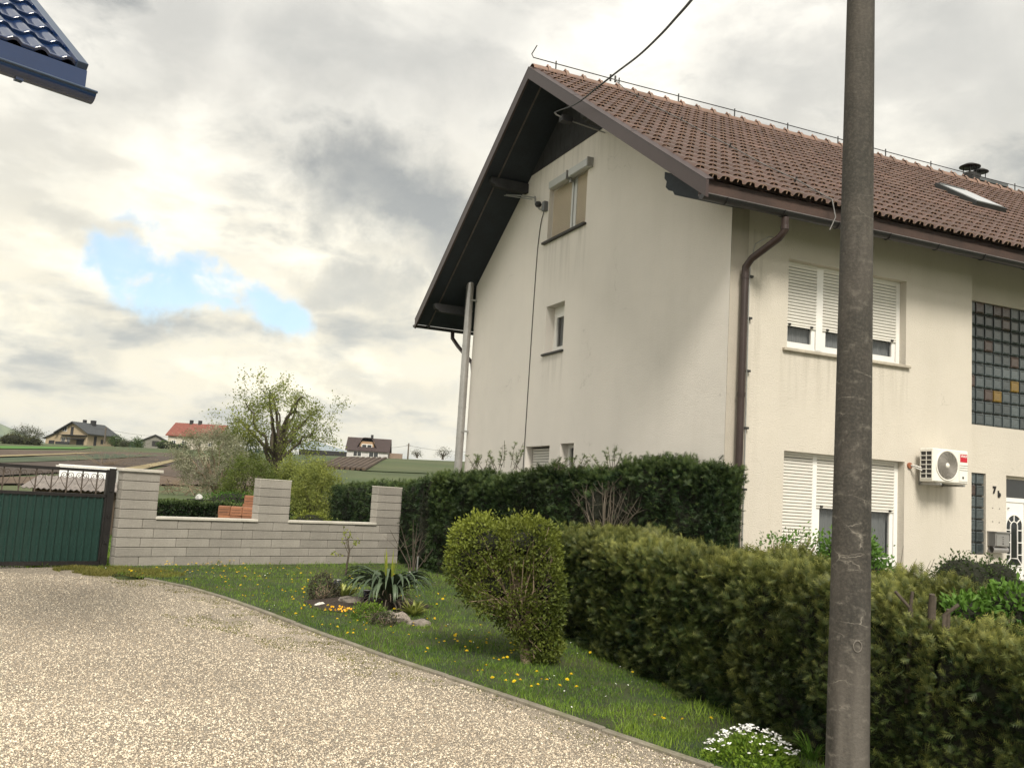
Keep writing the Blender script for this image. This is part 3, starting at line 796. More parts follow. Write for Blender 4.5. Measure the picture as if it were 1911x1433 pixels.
# skylight
sk = MB(); o0 = np.array([7.02, 0, 0])
def RS(a, s_, n_): p = np.array([a, VE, ROOFZ(VE)]) + BY * s_ + BN * n_; return tuple(p)
s0, s1 = (1.93 - VE) / cs, (2.92 - VE) / cs
sk = MB()
sk.box((7.04, s0, .03), (7.12, s1, .15), T=RS); sk.box((7.78, s0, .03), (7.86, s1, .15), T=RS)
sk.box((7.12, s0, .03), (7.78, s0 + .09, .15), T=RS); sk.box((7.12, s1 - .09, .03), (7.78, s1, .17), T=RS)
sko = sk.build('skylight', mat('skylight_frame', (.06, .065, .065), .4, .1, metallic=.4), house)
MB().box((7.10, s0 + .05, .150), (7.80, s1 - .07, .162), T=RS).build('pane', mat('glass_sky_reflection', (.60, .62, .63), .08, .02, 1, 0, spec=1.0, metallic=.5), sko)  # pale base colour stands in for the sky mirrored in the pane
# chimney with two cowls
ch = empty('chimney'); ch.parent = house
MB().box((11.55, 5.6, 9.2), (12.45, 6.3, 10.12)).build('stack', mat('chimney_render', (.22, .21, .20), .9, .2), ch)
MB().box((11.48, 5.53, 10.12), (12.52, 6.37, 10.22), bev=.01).build('cap', mat('chimney_cap', (.10, .11, .115), .6, .2), ch)
MB().box((11.22, 5.5, 9.6), (11.48, 5.85, 10.26)).build('flue', MT['black'], ch)
def cowl(u, v, z0, r, h):
    cw = MB(); cw.tube([(u, v, z0 - .1), (u, v, z0 + .05)], r * .55, 16)
    for k in range(4):
        a = math.pi / 4 + k * math.pi / 2; cw.tube([(u + r * .6 * math.cos(a), v + r * .6 * math.sin(a), z0), (u + r * .6 * math.cos(a), v + r * .6 * math.sin(a), z0 + h)], .012, 4)
    cw.lathe([(0, h + .10), (r * .5, h + .075), (r, h + .01), (r, h - .005), (0, h - .005)], (u, v, z0), 28)
    cw.build('cowl', MT['black'], ch)
cowl(11.34, 5.68, 10.26, .25, .20); cowl(11.78, 5.75, 10.22, .20, .22)

# lightning conductor along the ridge and down the roof
lc = MB(); zr = RZ + .24
lc.tube([(U0 + .12, RV, zr + .26), (U0 + .02, RV, zr + .06), (U0 + .06, RV, zr), (.9, RV, zr - .01), (4, RV, zr + .01), (9, RV, zr - .01), (14, RV, zr), (18, RV, zr)], .011, 6)
lo = lc.build('lightning_conductor', MT['cable'], house)
for k in range(14):
    u = U0 + .55 + k * 1.42
    MB().tube([(u, RV, RZ + .08), (u, RV, zr + .05)], .014, 5).build('wire_holder', MT['cable'], lo)
for dv in (-.05, .06): MB().tube([(.82 + dv, RV, zr - .06), (.82 + dv, RV, zr + .07)], .022, 6).build('clamp', MT['cable'], lo)
def on_roof(u, v, h=.10): return np.array([u, v, ROOFZ(v)]) + BN * h
pts = [np.array([.86, RV, zr])] + [on_roof(u, v, h) for u, v, h in ((.90, 4.9, .12), (.93, 4.5, .11), (.95, 3.6, .10), (.97, 2.9, .11), (.99, 2.1, .10), (1.0, 1.5, .11), (.98, .7, .11), (1.10, .02, .12), (1.16, -.35, .10), (1.16, -.66, .10))] + [np.array([1.15, -.80, 5.72]), np.array([1.05, -.80, 5.52])]
MB().tube(pts, .009, 5).build('down_wire', mat('weathered_wire', (.16, .155, .15), .6, metallic=.3), lo)
for v in (4.5, 2.95, 1.5, .05):
    p = on_roof(.97 if v > .2 else 1.10, v, .02); q = on_roof(.97 if v > .2 else 1.10, v, .16); MB().tube([p, q], .014, 5).build('wire_holder', MT['cable'], lo)
# conductor pipe beside the downpipe, with clips
cp = MB(); cp.tube([(.33, -.03, -.1), (.325, -.03, 2.5), (.31, -.03, 4.7), (.32, -.03, 5.1), (.38, -.05, 5.38), (.50, -.2, 5.47), (.52, -.45, 5.40), (.40, -.62, 5.34)], .010, 6)
cpo = cp.build('earthing_wire', MT['galv'], house)
for z in (.9, 1.9, 2.75, 3.55, 4.3, 4.9): MB().box((.315, -.055, z - .015), (.365, -.001, z + .015)).build('clip', MT['cable'], cpo)

# ------------------------------------------------------------------ things fixed to the house
def at_house(name, u, v, z, label, cat):
    p = to_world((u, v, z)); return empty(name, tuple(p), HROT, label, cat)
def text_obj(name, body, size, extr, m, parent, loc, rot, offset=0.0, sx=1.0):
    cu = bpy.data.curves.new(name, 'FONT'); cu.body = body; cu.size = size; cu.extrude = extr; cu.offset = offset
    cu.align_x = 'CENTER'; cu.align_y = 'CENTER'; cu.materials.append(m)
    t_ = bpy.data.objects.new(name, cu); COL.objects.link(t_); bpy.context.view_layer.update()
    me = bpy.data.meshes.new_from_object(t_.evaluated_get(bpy.context.evaluated_depsgraph_get())); bpy.data.objects.remove(t_)
    o = link(name, me, parent); o.location = loc; o.rotation_euler = rot; o.scale = (sx, 1, 1); return o
ac = at_house('air_conditioner', 3.51, 0, 2.21, 'white air conditioner outdoor unit with round fan grille and red badge on the wall', 'air conditioner')
aw = mat('ac_casing', (.78, .76, .70), .4, .05, 2, 30); ag = mat('ac_grille', (.36, .335, .30), .5, .1, 3, 30); ad = mat('ac_inside', (.035, .034, .033), .7, .1)
W_, H_, D0, D1 = .725, .50, -.10, -.36
cb = MB(); cb.box((0, D0, 0), (W_, D1, H_), bev=.014); body = cb.build('casing', aw, ac)
cx_, cz_, r_ = .285, .255, .222
fan = MB(); fan.lathe([(r_, -.012), (r_ + .012, .004), (r_ + .004, .014), (r_ - .010, .012), (r_ - .014, -.006)], (0, 0, 0), 40)
fo = fan.build('grille_rim', aw, ac); fo.rotation_euler = (math.pi / 2, 0, 0); fo.location = (cx_, D1, cz_)
dk = MB(); dk.lathe([(0, .001), (r_ - .008, .001)], (0, 0, 0), 40); o = dk.build('fan_recess', ad, ac); o.rotation_euler = (math.pi / 2, 0, 0); o.location = (cx_, D1, cz_)
gl = MB()
for k in range(9):
    rr_ = .050 + k * .0195; gl.tube([(rr_ * math.cos(a), rr_ * math.sin(a), .008 + .010 * (1 - rr_ / r_)) for a in np.linspace(0, 2 * math.pi, 33)], .0052, 5, caps=False)
for k in range(14):
    a0 = 2 * math.pi * k / 14; gl.tube([((.04 + t * .17) * math.cos(a0 + t * .9), (.04 + t * .17) * math.sin(a0 + t * .9), .010) for t in np.linspace(0, 1, 5)], .003, 4)
o = gl.build('fan_grille', ag, ac); o.rotation_euler = (math.pi / 2, 0, 0); o.location = (cx_, D1, cz_)
hb = MB(); hb.lathe([(0, .026), (.030, .024), (.040, .012), (.040, 0)], (0, 0, 0), 24); o = hb.build('fan_hub', aw, ac); o.rotation_euler = (math.pi / 2, 0, 0); o.location = (cx_, D1, cz_)
pn = MB(); pn.box((.530, D1 - .010, .03), (.708, D1 + .002, .475), bev=.006); pno = pn.build('service_panel', aw, ac)
for z in (.20, .235, .27): MB().box((.535, D1 - .013, z), (.703, D1 - .009, z + .006)).build('groove', ad, pno)
MB().box((.590, D1 - .014, .075), (.622, D1 - .009, .107)).build('latch', ad, pno)
rd = mat('badge_red', (.50, .012, .030), .4, .03, 2, 0)
MB().box((.545, D1 - .0135, .325), (.690, D1 - .009, .445)).build('badge', rd, ac)
text_obj('lettering', 'VIVAX', .050, .001, MT['white'], ac, (.6175, D1 - .0150, .412), (math.pi / 2, 0, 0), .0012, .92)
sg = MB(); sg.box((-.004, -.335, .05), (.0, -.13, .455)); sg.build('side_coil', ad, ac)
sb = MB()
for y in np.linspace(-.345, -.135, 3): sb.box((-.010, y - .006, .045), (-.003, y + .006, .46))
for z in np.linspace(.05, .455, 7): sb.box((-.012, -.345, z - .006), (-.004, -.135, z + .006))
sb.build('side_grille', aw, ac)
for x in (.12, .60):
    k = MB(); k.box((x - .018, -.40, -.045), (x + .018, -.001, -.012)); k.box((x - .018, -.03, -.05), (x + .018, -.001, .22)); k.build('bracket', MT['galv'], ac)
k = MB(); k.tube([(-.005, -.14, .20), (-.06, -.12, .22), (-.09, -.05, .235), (-.08, .01, .24)], .014, 8); k.tube([(-.005, -.16, .16), (-.05, -.14, .18), (-.085, -.06, .215), (-.085, .01, .225)], .010, 8)
k.build('hose', mat('hose_white', (.6, .58, .54), .6), ac)
MB().tube([(-.10, -.03, .23), (-.10, .002, .23)], .045, 12).build('wall_sleeve', mat('wall_sleeve', (.28, .10, .05), .7), ac)

mbx = at_house('mailbox', 5.44, .3, 1.20, 'silver metal mailbox with newspaper tube, beside the front door', 'mailbox')
ms = mat('mailbox_metal', (.36, .35, .345), .35, .08, 3, 30, metallic=.6)
k = MB(); k.box((0, -.16, .09), (.31, -.002, .315), bev=.008); k.build('box', ms, mbx)
k = MB(); k.box((.012, -.168, .10), (.298, -.158, .27)); k.build('door', ms, mbx)
k = MB(); k.box((-.006, -.19, .305), (.316, 0, .325), bev=.004); k.build('lid', ms, mbx)
for q in range(4): MB().tube([(.155, -.1685, .135 + q * .035), (.155, -.1715, .135 + q * .035)], .009 if q else .013, 8).build('peephole', MT['black'], mbx)
k = MB(); k.tube([(-.01, -.085, .035), (.33, -.085, .035)], .052, 16, caps=False); k.build('newspaper_tube', ms, mbx)
hn = at_house('house_number', 5.60, .3, 2.19, 'house number 7b in dark raised figures on the wall', 'house number')
text_obj('digit', '7', .155, .008, MT['black'], hn, (-.005, -.010, .0), (math.pi / 2, 0, 0), .006, .85)
text_obj('digit', 'b', .140, .008, MT['black'], hn, (.105, -.010, -.062), (math.pi / 2, 0, 0), .006, .85)
for (a, z) in ((5.565, 1.90), (5.72, 1.895), (5.565, 1.68), (5.715, 1.67)):
    o = at_house('wall_plug', a, .3, z, 'tiny dark screw plug left in the wall under the house number', 'screw plug'); o['group'] = 'screw plugs under the house number'
    MB().tube([(0, -.004, 0), (0, .004, 0)], .009, 8).build('plug_head', MT['black'], o)

# overhead supply cable with its bracket under the gable point, and the telephone cable down the wall
_d = raydir(1035, 210); _Ax = np.array([math.cos(HROT), math.sin(HROT), 0]); _q = np.array([HC[0], HC[1], 0]) - _Ax * 1.14
a0 = CAM + _d * (((_q - CAM) @ _Ax) / (_d @ _Ax)); _l = a0 - np.array(HC); _hu, _hv, _hz = float(_l @ _Ax), float(_l @ np.array([-math.sin(HROT), math.cos(HROT), 0])), float(a0[2])
cbk = at_house('cable_hook', _hu, _hv, _hz, 'small steel hook holding the overhead cable under the roof overhang', 'cable hook')
MB().tube([(0, 0, 0), (.05, .02, -.03), (.30, .10, -.03), (1.13, .2, -.06)], .014, 6).build('arm', MT['galv'], cbk)
MB().box((.16, .0, -.10), (.36, .14, .0)).build('block', MT['bark_wood'], cbk)
P = [a0, atY(1075, 194, a0[1] - 1.0), atY(1117, 162, a0[1] - 2.2), atY(1150, 136, 13.0), atY(1192, 104, 11.6), atY(1232, 66, 10.2), atY(1262, 33, 9.2), atY(1293, -3, 8.2), atY(1345, -75, 6.6), atY(1420, -190, 4.6)]
def spline(P, n=8):
    P = [np.array(p) for p in P]; Q = [2 * P[0] - P[1]] + P + [2 * P[-1] - P[-2]]; out = []
    for i in range(1, len(Q) - 2):
        for t in np.linspace(0, 1, n, endpoint=False):
            p0, p1, p2, p3 = Q[i - 1:i + 3]
            out.append(.5 * ((2 * p1) + (-p0 + p2) * t + (2 * p0 - 5 * p1 + 4 * p2 - p3) * t * t + (-p0 + 3 * p1 - 3 * p2 + p3) * t ** 3))
    return out + [P[-1]]
pc = spline(P, 8); nn = len(pc)
tag(MB().tube(pc, [.010 + .004 * min(1, i / 14) for i in range(nn)], 7).build('overhead_cable', MT['cable']),
    'thick black overhead cable sagging to the gable of the house', 'cable')
sb_ = at_house('cable_bracket', 0, 6.55, 7.60, 'steel cable bracket with black insulator left of the shuttered gable window', 'cable bracket')
MB().tube([(-.42, .85, .40), (-.22, .42, .30), (-.10, .06, .18)], .016, 6).tube([(-.46, .86, .38), (-.14, .10, .15)], .010, 5).build('arm', MT['galv'], sb_)
MB().tube([(-.10, .06, .20), (-.13, -.02, .16), (-.12, -.05, .0), (-.06, -.12, -.10), (-.02, -.28, -.14)], .020, 7).build('hook', MT['galv'], sb_)
MB().lathe([(0, -.05), (.05, -.05), (.075, 0), (.05, .05), (0, .05)], (-.10, -.13, -.01), 12).build('insulator', MT['cable'], sb_)
MB().box((-.09, -.40, -.20), (-.001, -.29, .0), bev=.006).build('junction_box', mat('junction_grey', (.17, .18, .19), .5), sb_)
pts = [(-.02, 6.30, 7.42), (-.015, 6.42, 7.2), (-.012, 6.50, 6.8), (-.012, 6.53, 6.4), (-.012, 6.56, 5.2), (-.012, 6.575, 3.9), (-.012, 6.59, 2.6), (-.012, 6.60, 1.0), (-.012, 6.60, .1)]
hw = at_house('wall_cable', 0, 0, 0, 'thin dark cable running straight down the gable wall', 'cable')
MB().tube([tuple(p) for p in spline(pts, 5)], .0085, 5).build('cable', MT['cable'], hw)

# ------------------------------------------------------------------ ground
def ground_mat():
    m = mat('soil', (.10, .085, .05), .95, .25, .5, 12, .01, 30, col2=(.06, .09, .03), mixscale=.12); return m
def grid_sheet(name, us, vs_, fn, m, lift=0.0, **kw):
    U, V = np.meshgrid(us, vs_, indexing='ij'); x, y = fn(U, V); z = gh(x, y) + lift
    P = np.stack([x, y, z], -1).reshape(-1, 3); nu, nv = len(us), len(vs_)
    idx = np.arange(nu * nv).reshape(nu, nv)
    F = np.stack([idx[:-1, :-1], idx[1:, :-1], idx[1:, 1:], idx[:-1, 1:]], -1).reshape(-1, 4)
    o = mesh_np(name, P, F, m, smooth=True); o['kind'] = 'structure'
    return o
radii = np.concatenate([[0.01, 2, 4, 6], np.arange(8, 30, .5), np.arange(30, 60, 1.5), np.arange(60, 230, 5), np.arange(230, 600, 20), np.geomspace(620, 4200, 18)])
grass_far = mat('meadow', (.048, .075, .020), .95, .25, .08, 2.0, 0, 30, col2=(.075, .085, .034), mixscale=.03)
grid_sheet('ground', np.linspace(0, 2 * math.pi, 241), radii, lambda a, r_: (r_ * np.sin(a), r_ * np.cos(a)), grass_far, -.035)

KERB = np.array([(5.0, 1.3), (3.45, 3.35), (2.36, 4.77), (1.21, 6.32), (.68, 7.05), (.0, 7.97), (-.65, 8.79), (-2.34, 10.94), (-3.2, 12.02), (-4.05, 12.95), (-5.0, 13.62)])
seg = np.linalg.norm(np.diff(KERB, axis=0), axis=1); KL = np.concatenate([[0], np.cumsum(seg)])
def kerb_at(s): return np.stack([np.interp(s, KL, KERB[:, 0]), np.interp(s, KL, KERB[:, 1])], -1)
KD = np.array([-.62, .785]); KN = np.array([.785, .62])       # along, towards the lawn
def kerb_side(x, y):
    """signed distance from the kerb line, positive on the lawn"""
    P = np.stack([x, y], -1)[..., None, :]; A_ = KERB[:-1]; B_ = KERB[1:]; d = B_ - A_; L2 = (d ** 2).sum(-1)
    t = np.clip(((P - A_) * d).sum(-1) / L2, 0, 1); q = P - (A_ + t[..., None] * d); D = np.linalg.norm(q, axis=-1); k = D.argmin(-1)
    cr = d[k, 0] * np.take_along_axis(q[..., 1], k[..., None], -1)[..., 0] - d[k, 1] * np.take_along_axis(q[..., 0], k[..., None], -1)[..., 0]
    return np.where(cr < 0, 1, -1) * D.min(-1)

# gravel drive
def gravel_mat():
    m = bpy.data.materials.new('gravel'); m.use_nodes = True; nt = m.node_tree; N = nt.nodes; L = nt.links; b = N['Principled BSDF']
    tc = N.new('ShaderNodeTexCoord')
    def vor(sc, feat='F1', out='Color'):
        n = N.new('ShaderNodeTexVoronoi'); n.feature = feat; n.inputs['Scale'].default_value = sc; L.new(tc.outputs['Object'], n.inputs['Vector']); return n
    def rr(v, a, c, o0, o1):
        n = N.new('ShaderNodeMapRange'); L.new(v, n.inputs[0])
        for i, q in enumerate((a, c, o0, o1)): n.inputs[i + 1].default_value = q
        return n.outputs[0]
    def nz(sc, det=4):
        n = N.new('ShaderNodeTexNoise'); n.inputs['Scale'].default_value = sc; n.inputs['Detail'].default_value = det; L.new(tc.outputs['Object'], n.inputs['Vector']); return n.outputs[0]
    v1 = vor(80); v2 = vor(80, 'DISTANCE_TO_EDGE')
    cr = N.new('ShaderNodeValToRGB'); L.new(v1.outputs['Color'], cr.inputs[0])
    e = cr.color_ramp.elements; e[0].position = 0.05; e[0].color = (.38, .31, .225, 1); e[1].position = .9; e[1].color = (.86, .76, .61, 1)
    for p, c in ((.35, (.52, .44, .345, 1)), (.6, (.68, .59, .475, 1)), (.75, (.78, .68, .54, 1))): q = e.new(p); q.color = c
    mx = N.new('ShaderNodeMix'); mx.data_type = 'RGBA'; mx.blend_type = 'MULTIPLY'; mx.inputs[0].default_value = 1
    L.new(cr.outputs[0], mx.inputs[6])
    dk = rr(v2.outputs[0], 0.0, .12, .45, 1.0); cc = N.new('ShaderNodeCombineXYZ')  # cell edges darkened: shade between the stones put into the colour
    big = rr(nz(.55, 7), .3, .7, .80, 1.12); mm = N.new('ShaderNodeMath'); mm.operation = 'MULTIPLY'; L.new(dk, mm.inputs[0]); L.new(big, mm.inputs[1])
    for i in range(3): L.new(mm.outputs[0], cc.inputs[i])
    L.new(cc.outputs[0], mx.inputs[7])
    L.new(mx.outputs[2], b.inputs['Base Color']); b.inputs['Roughness'].default_value = .9
    bp = N.new('ShaderNodeBump'); bp.inputs['Distance'].default_value = .012; L.new(rr(v2.outputs[0], 0, .3, 0, 1), bp.inputs['Height']); L.new(bp.outputs[0], b.inputs['Normal'])
    return m
MT['gravel'] = gravel_mat()
ks = np.linspace(0, KL[-1], 70)
def drive(U, V):
    p = kerb_at(U); return p[..., 0] - KN[0] * V, p[..., 1] - KN[1] * V
grid_sheet('gravel_drive', ks, np.concatenate([[-.02], np.geomspace(.3, 13, 40)]), drive, MT['gravel'], .006)
def far_drive(U, V):
    p = kerb_at(np.full_like(U, KL[-1])); return p[..., 0] - KN[0] * V + KD[0] * U - .0, p[..., 1] - KN[1] * V + KD[1] * U
grid_sheet('gravel_drive', np.linspace(0.0, 7.5, 40), np.concatenate([[.35], np.geomspace(.6, 13, 22)]), far_drive, MT['gravel'], .0065)
lawn_base = mat('lawn_soil', (.030, .050, .014), .95, .3, 2, 20, .02, 25, col2=(.055, .060, .022), mixscale=1.2)
grid_sheet('lawn', ks, np.concatenate([[0.0], np.geomspace(.2, 11, 26)]), lambda U, V: (kerb_at(U)[..., 0] + KN[0] * V, kerb_at(U)[..., 1] + KN[1] * V), lawn_base, .010)
grid_sheet('lawn', np.linspace(0, 3.4, 12), np.linspace(0, 6, 20), lambda U, V: (KERB[-1, 0] + KN[0] * V + KD[0] * U, KERB[-1, 1] + KN[1] * V + KD[1] * U), lawn_base, .014)

# kerb of concrete edging stones
kc = mat('kerb_concrete', (.23, .205, .165), .9, .3, 3, 50, .004, 50, stain=(3.5, .45, .7, (.10, .11, .035), .7))
kerb = empty('kerb', (0, 0, 0)); kerb['kind'] = 'structure'
s_ = .0
while s_ < KL[-1] - .25:
    a, b = kerb_at(s_ + .006), kerb_at(min(s_ + .99, KL[-1])); d = (b - a) / np.linalg.norm(b - a); L_ = np.linalg.norm(b - a)
    m = MB(); m.box((0, -.030, -.10), (L_, .030, .045), bev=.007)
    o = m.build('kerb_stone', kc, kerb); o.location = (a[0], a[1], float(gh(*a)) - .012 + R.uniform(-.004, .005)); o.rotation_euler = (R.gauss(0, .02), R.gauss(0, .003) - math.atan2(float(gh(*b) - gh(*a)), L_), math.atan2(d[1], d[0]) + R.gauss(0, .004))
    s_ += 1.0

# loose stones on the drive, where they can be told apart
sv = np.array([(1, 0, 0), (0, 1, 0), (-1, 0, 0), (0, -1, 0), (.1, .1, .75), (0, 0, -.6)]); sf_ = [(0, 1, 4), (1, 2, 4), (2, 3, 4), (3, 0, 4), (1, 0, 5), (2, 1, 5), (3, 2, 5), (0, 3, 5)]
n = 190000
yy = 4.3 + 9.2 * rng.random(n) ** 1.5; xx = -.60 * yy + rng.random(n) * (yy * 1.2)
k = (kerb_side(xx, yy) < -.03); xx, yy = xx[k], yy[k]
ks_ = kerb_side(xx, yy); k = (ks_ < -.60 * (.25 + 1.1 * np.clip(vnoise(np.stack([xx, yy, 0 * xx], -1), 1.3, 9) + .35, 0, 1))) | (rng.random(len(xx)) < .35); xx, yy = xx[k], yy[k]; n = len(xx)
dd = rng.random(n); P = np.stack([xx, yy, gh(xx, yy) + .008], -1)
ang = rng.random(n) * 6.283; X = np.stack([np.cos(ang), np.sin(ang), rng.normal(0, .25, n)], -1)
Nn = unit(np.stack([rng.normal(0, .35, n), rng.normal(0, .35, n), np.ones(n)], -1))
V, F = scatter(P, X, Nn, .0040 + .0050 * rng.random(n) ** 1.8, sv, sf_)
V = V + (rng.random((len(V), 3)) - .5) * .004
st = mat('stones', (.40, .325, .24), .8, .12, 8, 0, 0, 30, col2=(.88, .78, .62), tint=True)
o = mesh_np('gravel_stones', V, F, st, tint=np.repeat(np.clip(dd * 1.12 + .08 * rng.normal(size=n) + .20 * vnoise(P, .8, 12) + .12 * vnoise(P, 2.6, 13) - .04, 0, 1), 6))
tag(o, 'loose cream and brown gravel stones covering the drive', 'gravel', kind='stuff')

# ------------------------------------------------------------------ garden wall of concrete blocks
WP = (-6.021, 15.0, 0.154); WR = math.radians(46)
bm_ = mat('wall_block', (.305, .285, .255), .9, .16, 1.6, 35, .004, 40, rand=.11, stain=(1.1, .52, .75, (.20, .185, .155), .5))
wl = empty('garden_wall', WP, WR, 'low grey concrete block wall with three raised pillars behind the lawn', 'wall')
CH = .1485; blk = {}
def block(x0, x1, z0, z1, dep=.20):
    key = (round(x1 - x0, 3), round(z1 - z0, 3), dep)
    if key not in blk:
        m = MB(); m.box((.004, 0, .004), (x1 - x0 - .004, dep, z1 - z0 - .004), bev=.006); o = m.build('block', bm_, wl); blk[key] = o.data
    else: o = link('block', blk[key], wl)
    o.location = (x0, R.uniform(-.004, .004), z0); o.rotation_euler = (R.gauss(0, .004), 0, R.gauss(0, .003))
for r_ in range(-1, 5):
    x = 0.0; nx = .394 if r_ % 2 == 0 else .594
    while x < 5.69:
        e = min(nx, 5.70)
        if e - x > .05: block(x, e, r_ * CH, (r_ + 1) * CH)
        x = e; nx = x + .60
PILL = ((0.0, .615), (2.455, 3.105), (5.08, 5.70))
for (a, b) in PILL:
    for r_ in range(5, 10): block(a, b, r_ * CH, (r_ + 1) * CH)
mc = MB(); mc.box((.01, .02, -.1), (5.69, .18, .735))
for a, b in PILL: mc.box((a + .012, .02, .74), (b - .012, .18, 1.48))
mc.build('mortar', mat('wall_mortar', (.17, .155, .135), .95, .2, 6, 50), wl)
cm = mat('wall_coping', (.56, .53, .47), .85, .15, 3, 40, .003, 40, stain=(6, .5, .8, (.25, .24, .2), .5))
for a, b in ((.615, 2.455), (3.105, 5.08)):
    MB().box((a - .015, -.025, .745), (b + .015, .225, .79), bev=.006).build('coping', cm, wl)
MB().box((-.03, -.03, 1.485), (.645, .23, 1.535), bev=.006).build('coping', cm, wl)
for a, b in PILL[1:]: MB().box((a, 0.0, 1.485), (b, .20, 1.503), bev=.004).build('coping', cm, wl)

# ------------------------------------------------------------------ gate
gt = empty('gate', WP, WR, 'dark green sheet metal sliding gate with wrought scroll railing on top', 'gate')
gp = mat('gate_green', (.013, .040, .033), .42, .3, 1.2, 25, .001, 30, rand=.04); gk = mat('gate_black', (.016, .014, .014), .5, .3, 5, 30)
rust = mat('wrought_iron', (.075, .058, .045), .6, .4, 8, 40)
pitch = .110; x = -.262; GX0 = -5.4; k = 0
prf = [(0, 0), (.012, .0), (.022, .020), (.040, .020), (.052, 0), (.104, 0), (.112, 0)]
rib = MB(); vs = []
for (a, b) in prf: vs += [(-a, -b, .085), (-a, -b, 1.06)]
rib.add(vs, [(2 * i, 2 * i + 2, 2 * i + 3, 2 * i + 1) for i in range(len(prf) - 1)])
ro = None
while x > GX0:
    if ro is None: ro = rib.build('sheet_rib', gp, gt); o = ro
    else: o = ro.copy(); COL.objects.link(o)
    o.location = (x, .01, 0); x -= pitch
MB().box((GX0, -.01, .03), (-.235, .04, .09)).build('bottom_rail', gk, gt)
MB().box((GX0, -.015, 1.06), (-.235, .04, 1.105)).build('middle_rail', gk, gt)
MB().box((GX0, -.015, 1.44), (-.235, .04, 1.485)).build('top_rail', gk, gt)
MB().box((-.262, -.015, .09), (-.235, .04, 1.44)).build('end_post', gk, gt)
MB().box((-1.03, -.03, 1.490), (-.24, .03, 1.515)).build('guard_strip', mat('pale_strip', (.7, .69, .66), .5), gt)
def scroll(cx0, cz0, s_, m):
    pts = []
    for t in np.linspace(0, 1, 26):
        a = 2.2 * math.pi * (1 - t) * 1.15; r_ = .008 + .036 * t
        pts.append((cx0 + s_ * (r_ * math.cos(a)), .0, cz0 + r_ * math.sin(a)))
    e = pts[-1]; pts += [(e[0] + s_ * .01, 0, e[2] - .05), (e[0] - s_ * .03, 0, e[2] - .13), (e[0] - s_ * .08, 0, e[2] - .20), (e[0] - s_ * .085, 0, e[2] - .27)]
    m.tube(pts, .0052, 4, caps=True)
so = None; br = None
x = -.40
while x > GX0:
    if br is None:
        br = MB().box((-.008, -.008, 1.105), (.008, .008, 1.44)).build('bar', rust, gt); o = br
        m = MB(); scroll(.045, 1.375, 1, m); so = m.build('scroll', rust, gt); q = so
        m = MB(); scroll(-.045, 1.375, -1, m); so2 = m.build('scroll', rust, gt); q2 = so2
    else:
        o = br.copy(); q = so.copy(); q2 = so2.copy()
        for c in (o, q, q2): COL.objects.link(c)
    for c in (o, q, q2): c.location = (x, .012, 0)
    x -= .225
gpo = empty('gate_post', WP, WR, 'black square steel gate post between the green gate and the block wall', 'gate post')
MB().box((-.222, .0, -.1), (-.115, .11, 1.50)).build('post', gk, gpo)
MB().box((-.228, -.006, 1.50), (-.109, .116, 1.512)).build('cap', gk, gpo)
for z in (.35, .75, 1.15): MB().box((-.19, -.012, z), (-.15, .0, z + .05)).build('bolt_plate', gk, gpo)
MB().box((-.112, .03, 1.30), (-.075, .07, 1.46)).build('catch', mat('white_enamel', (.7, .7, .68), .5), gpo)

# ------------------------------------------------------------------ foliage
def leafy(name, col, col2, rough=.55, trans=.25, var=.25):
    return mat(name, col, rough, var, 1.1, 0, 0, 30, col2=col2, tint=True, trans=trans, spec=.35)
MF = {'thuja': leafy('thuja_leaf', (.014, .042, .011), (.36, .36, .095)),
      'tall': leafy('tall_hedge_leaf', (.012, .034, .010), (.14, .19, .05), .6, .2),
      'privet': leafy('privet_leaf', (.030, .055, .010), (.32, .36, .05)),
      'green': leafy('bush_leaf', (.022, .075, .010), (.22, .40, .06)),
      'grass': leafy('grass_blade', (.052, .130, .016), (.33, .46, .06), .5, .35),
      'moss': leafy('moss_blade', (.10, .115, .02), (.30, .26, .07), .7, .2),
      'tree': leafy('tree_leaf', (.085, .125, .025), (.40, .43, .11), .6, .45),
      'blossom': leafy('blossom_petal', (.13, .15, .07), (.52, .50, .38), .7, .3),
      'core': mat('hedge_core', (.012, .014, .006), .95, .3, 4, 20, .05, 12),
      'bark': mat('bark', (.075, .060, .045), .9, .3, 6, 50, .004, 40),
      'twig': mat('bare_twig', (.23, .175, .12), .85, .3, 6, 40)}
BIG_V, BIG_F = fern_template(4, w=.046); FERN_V, FERN_F = fern_template(3, w=.060); SF_V, SF_F = fern_template(2, w=.060)

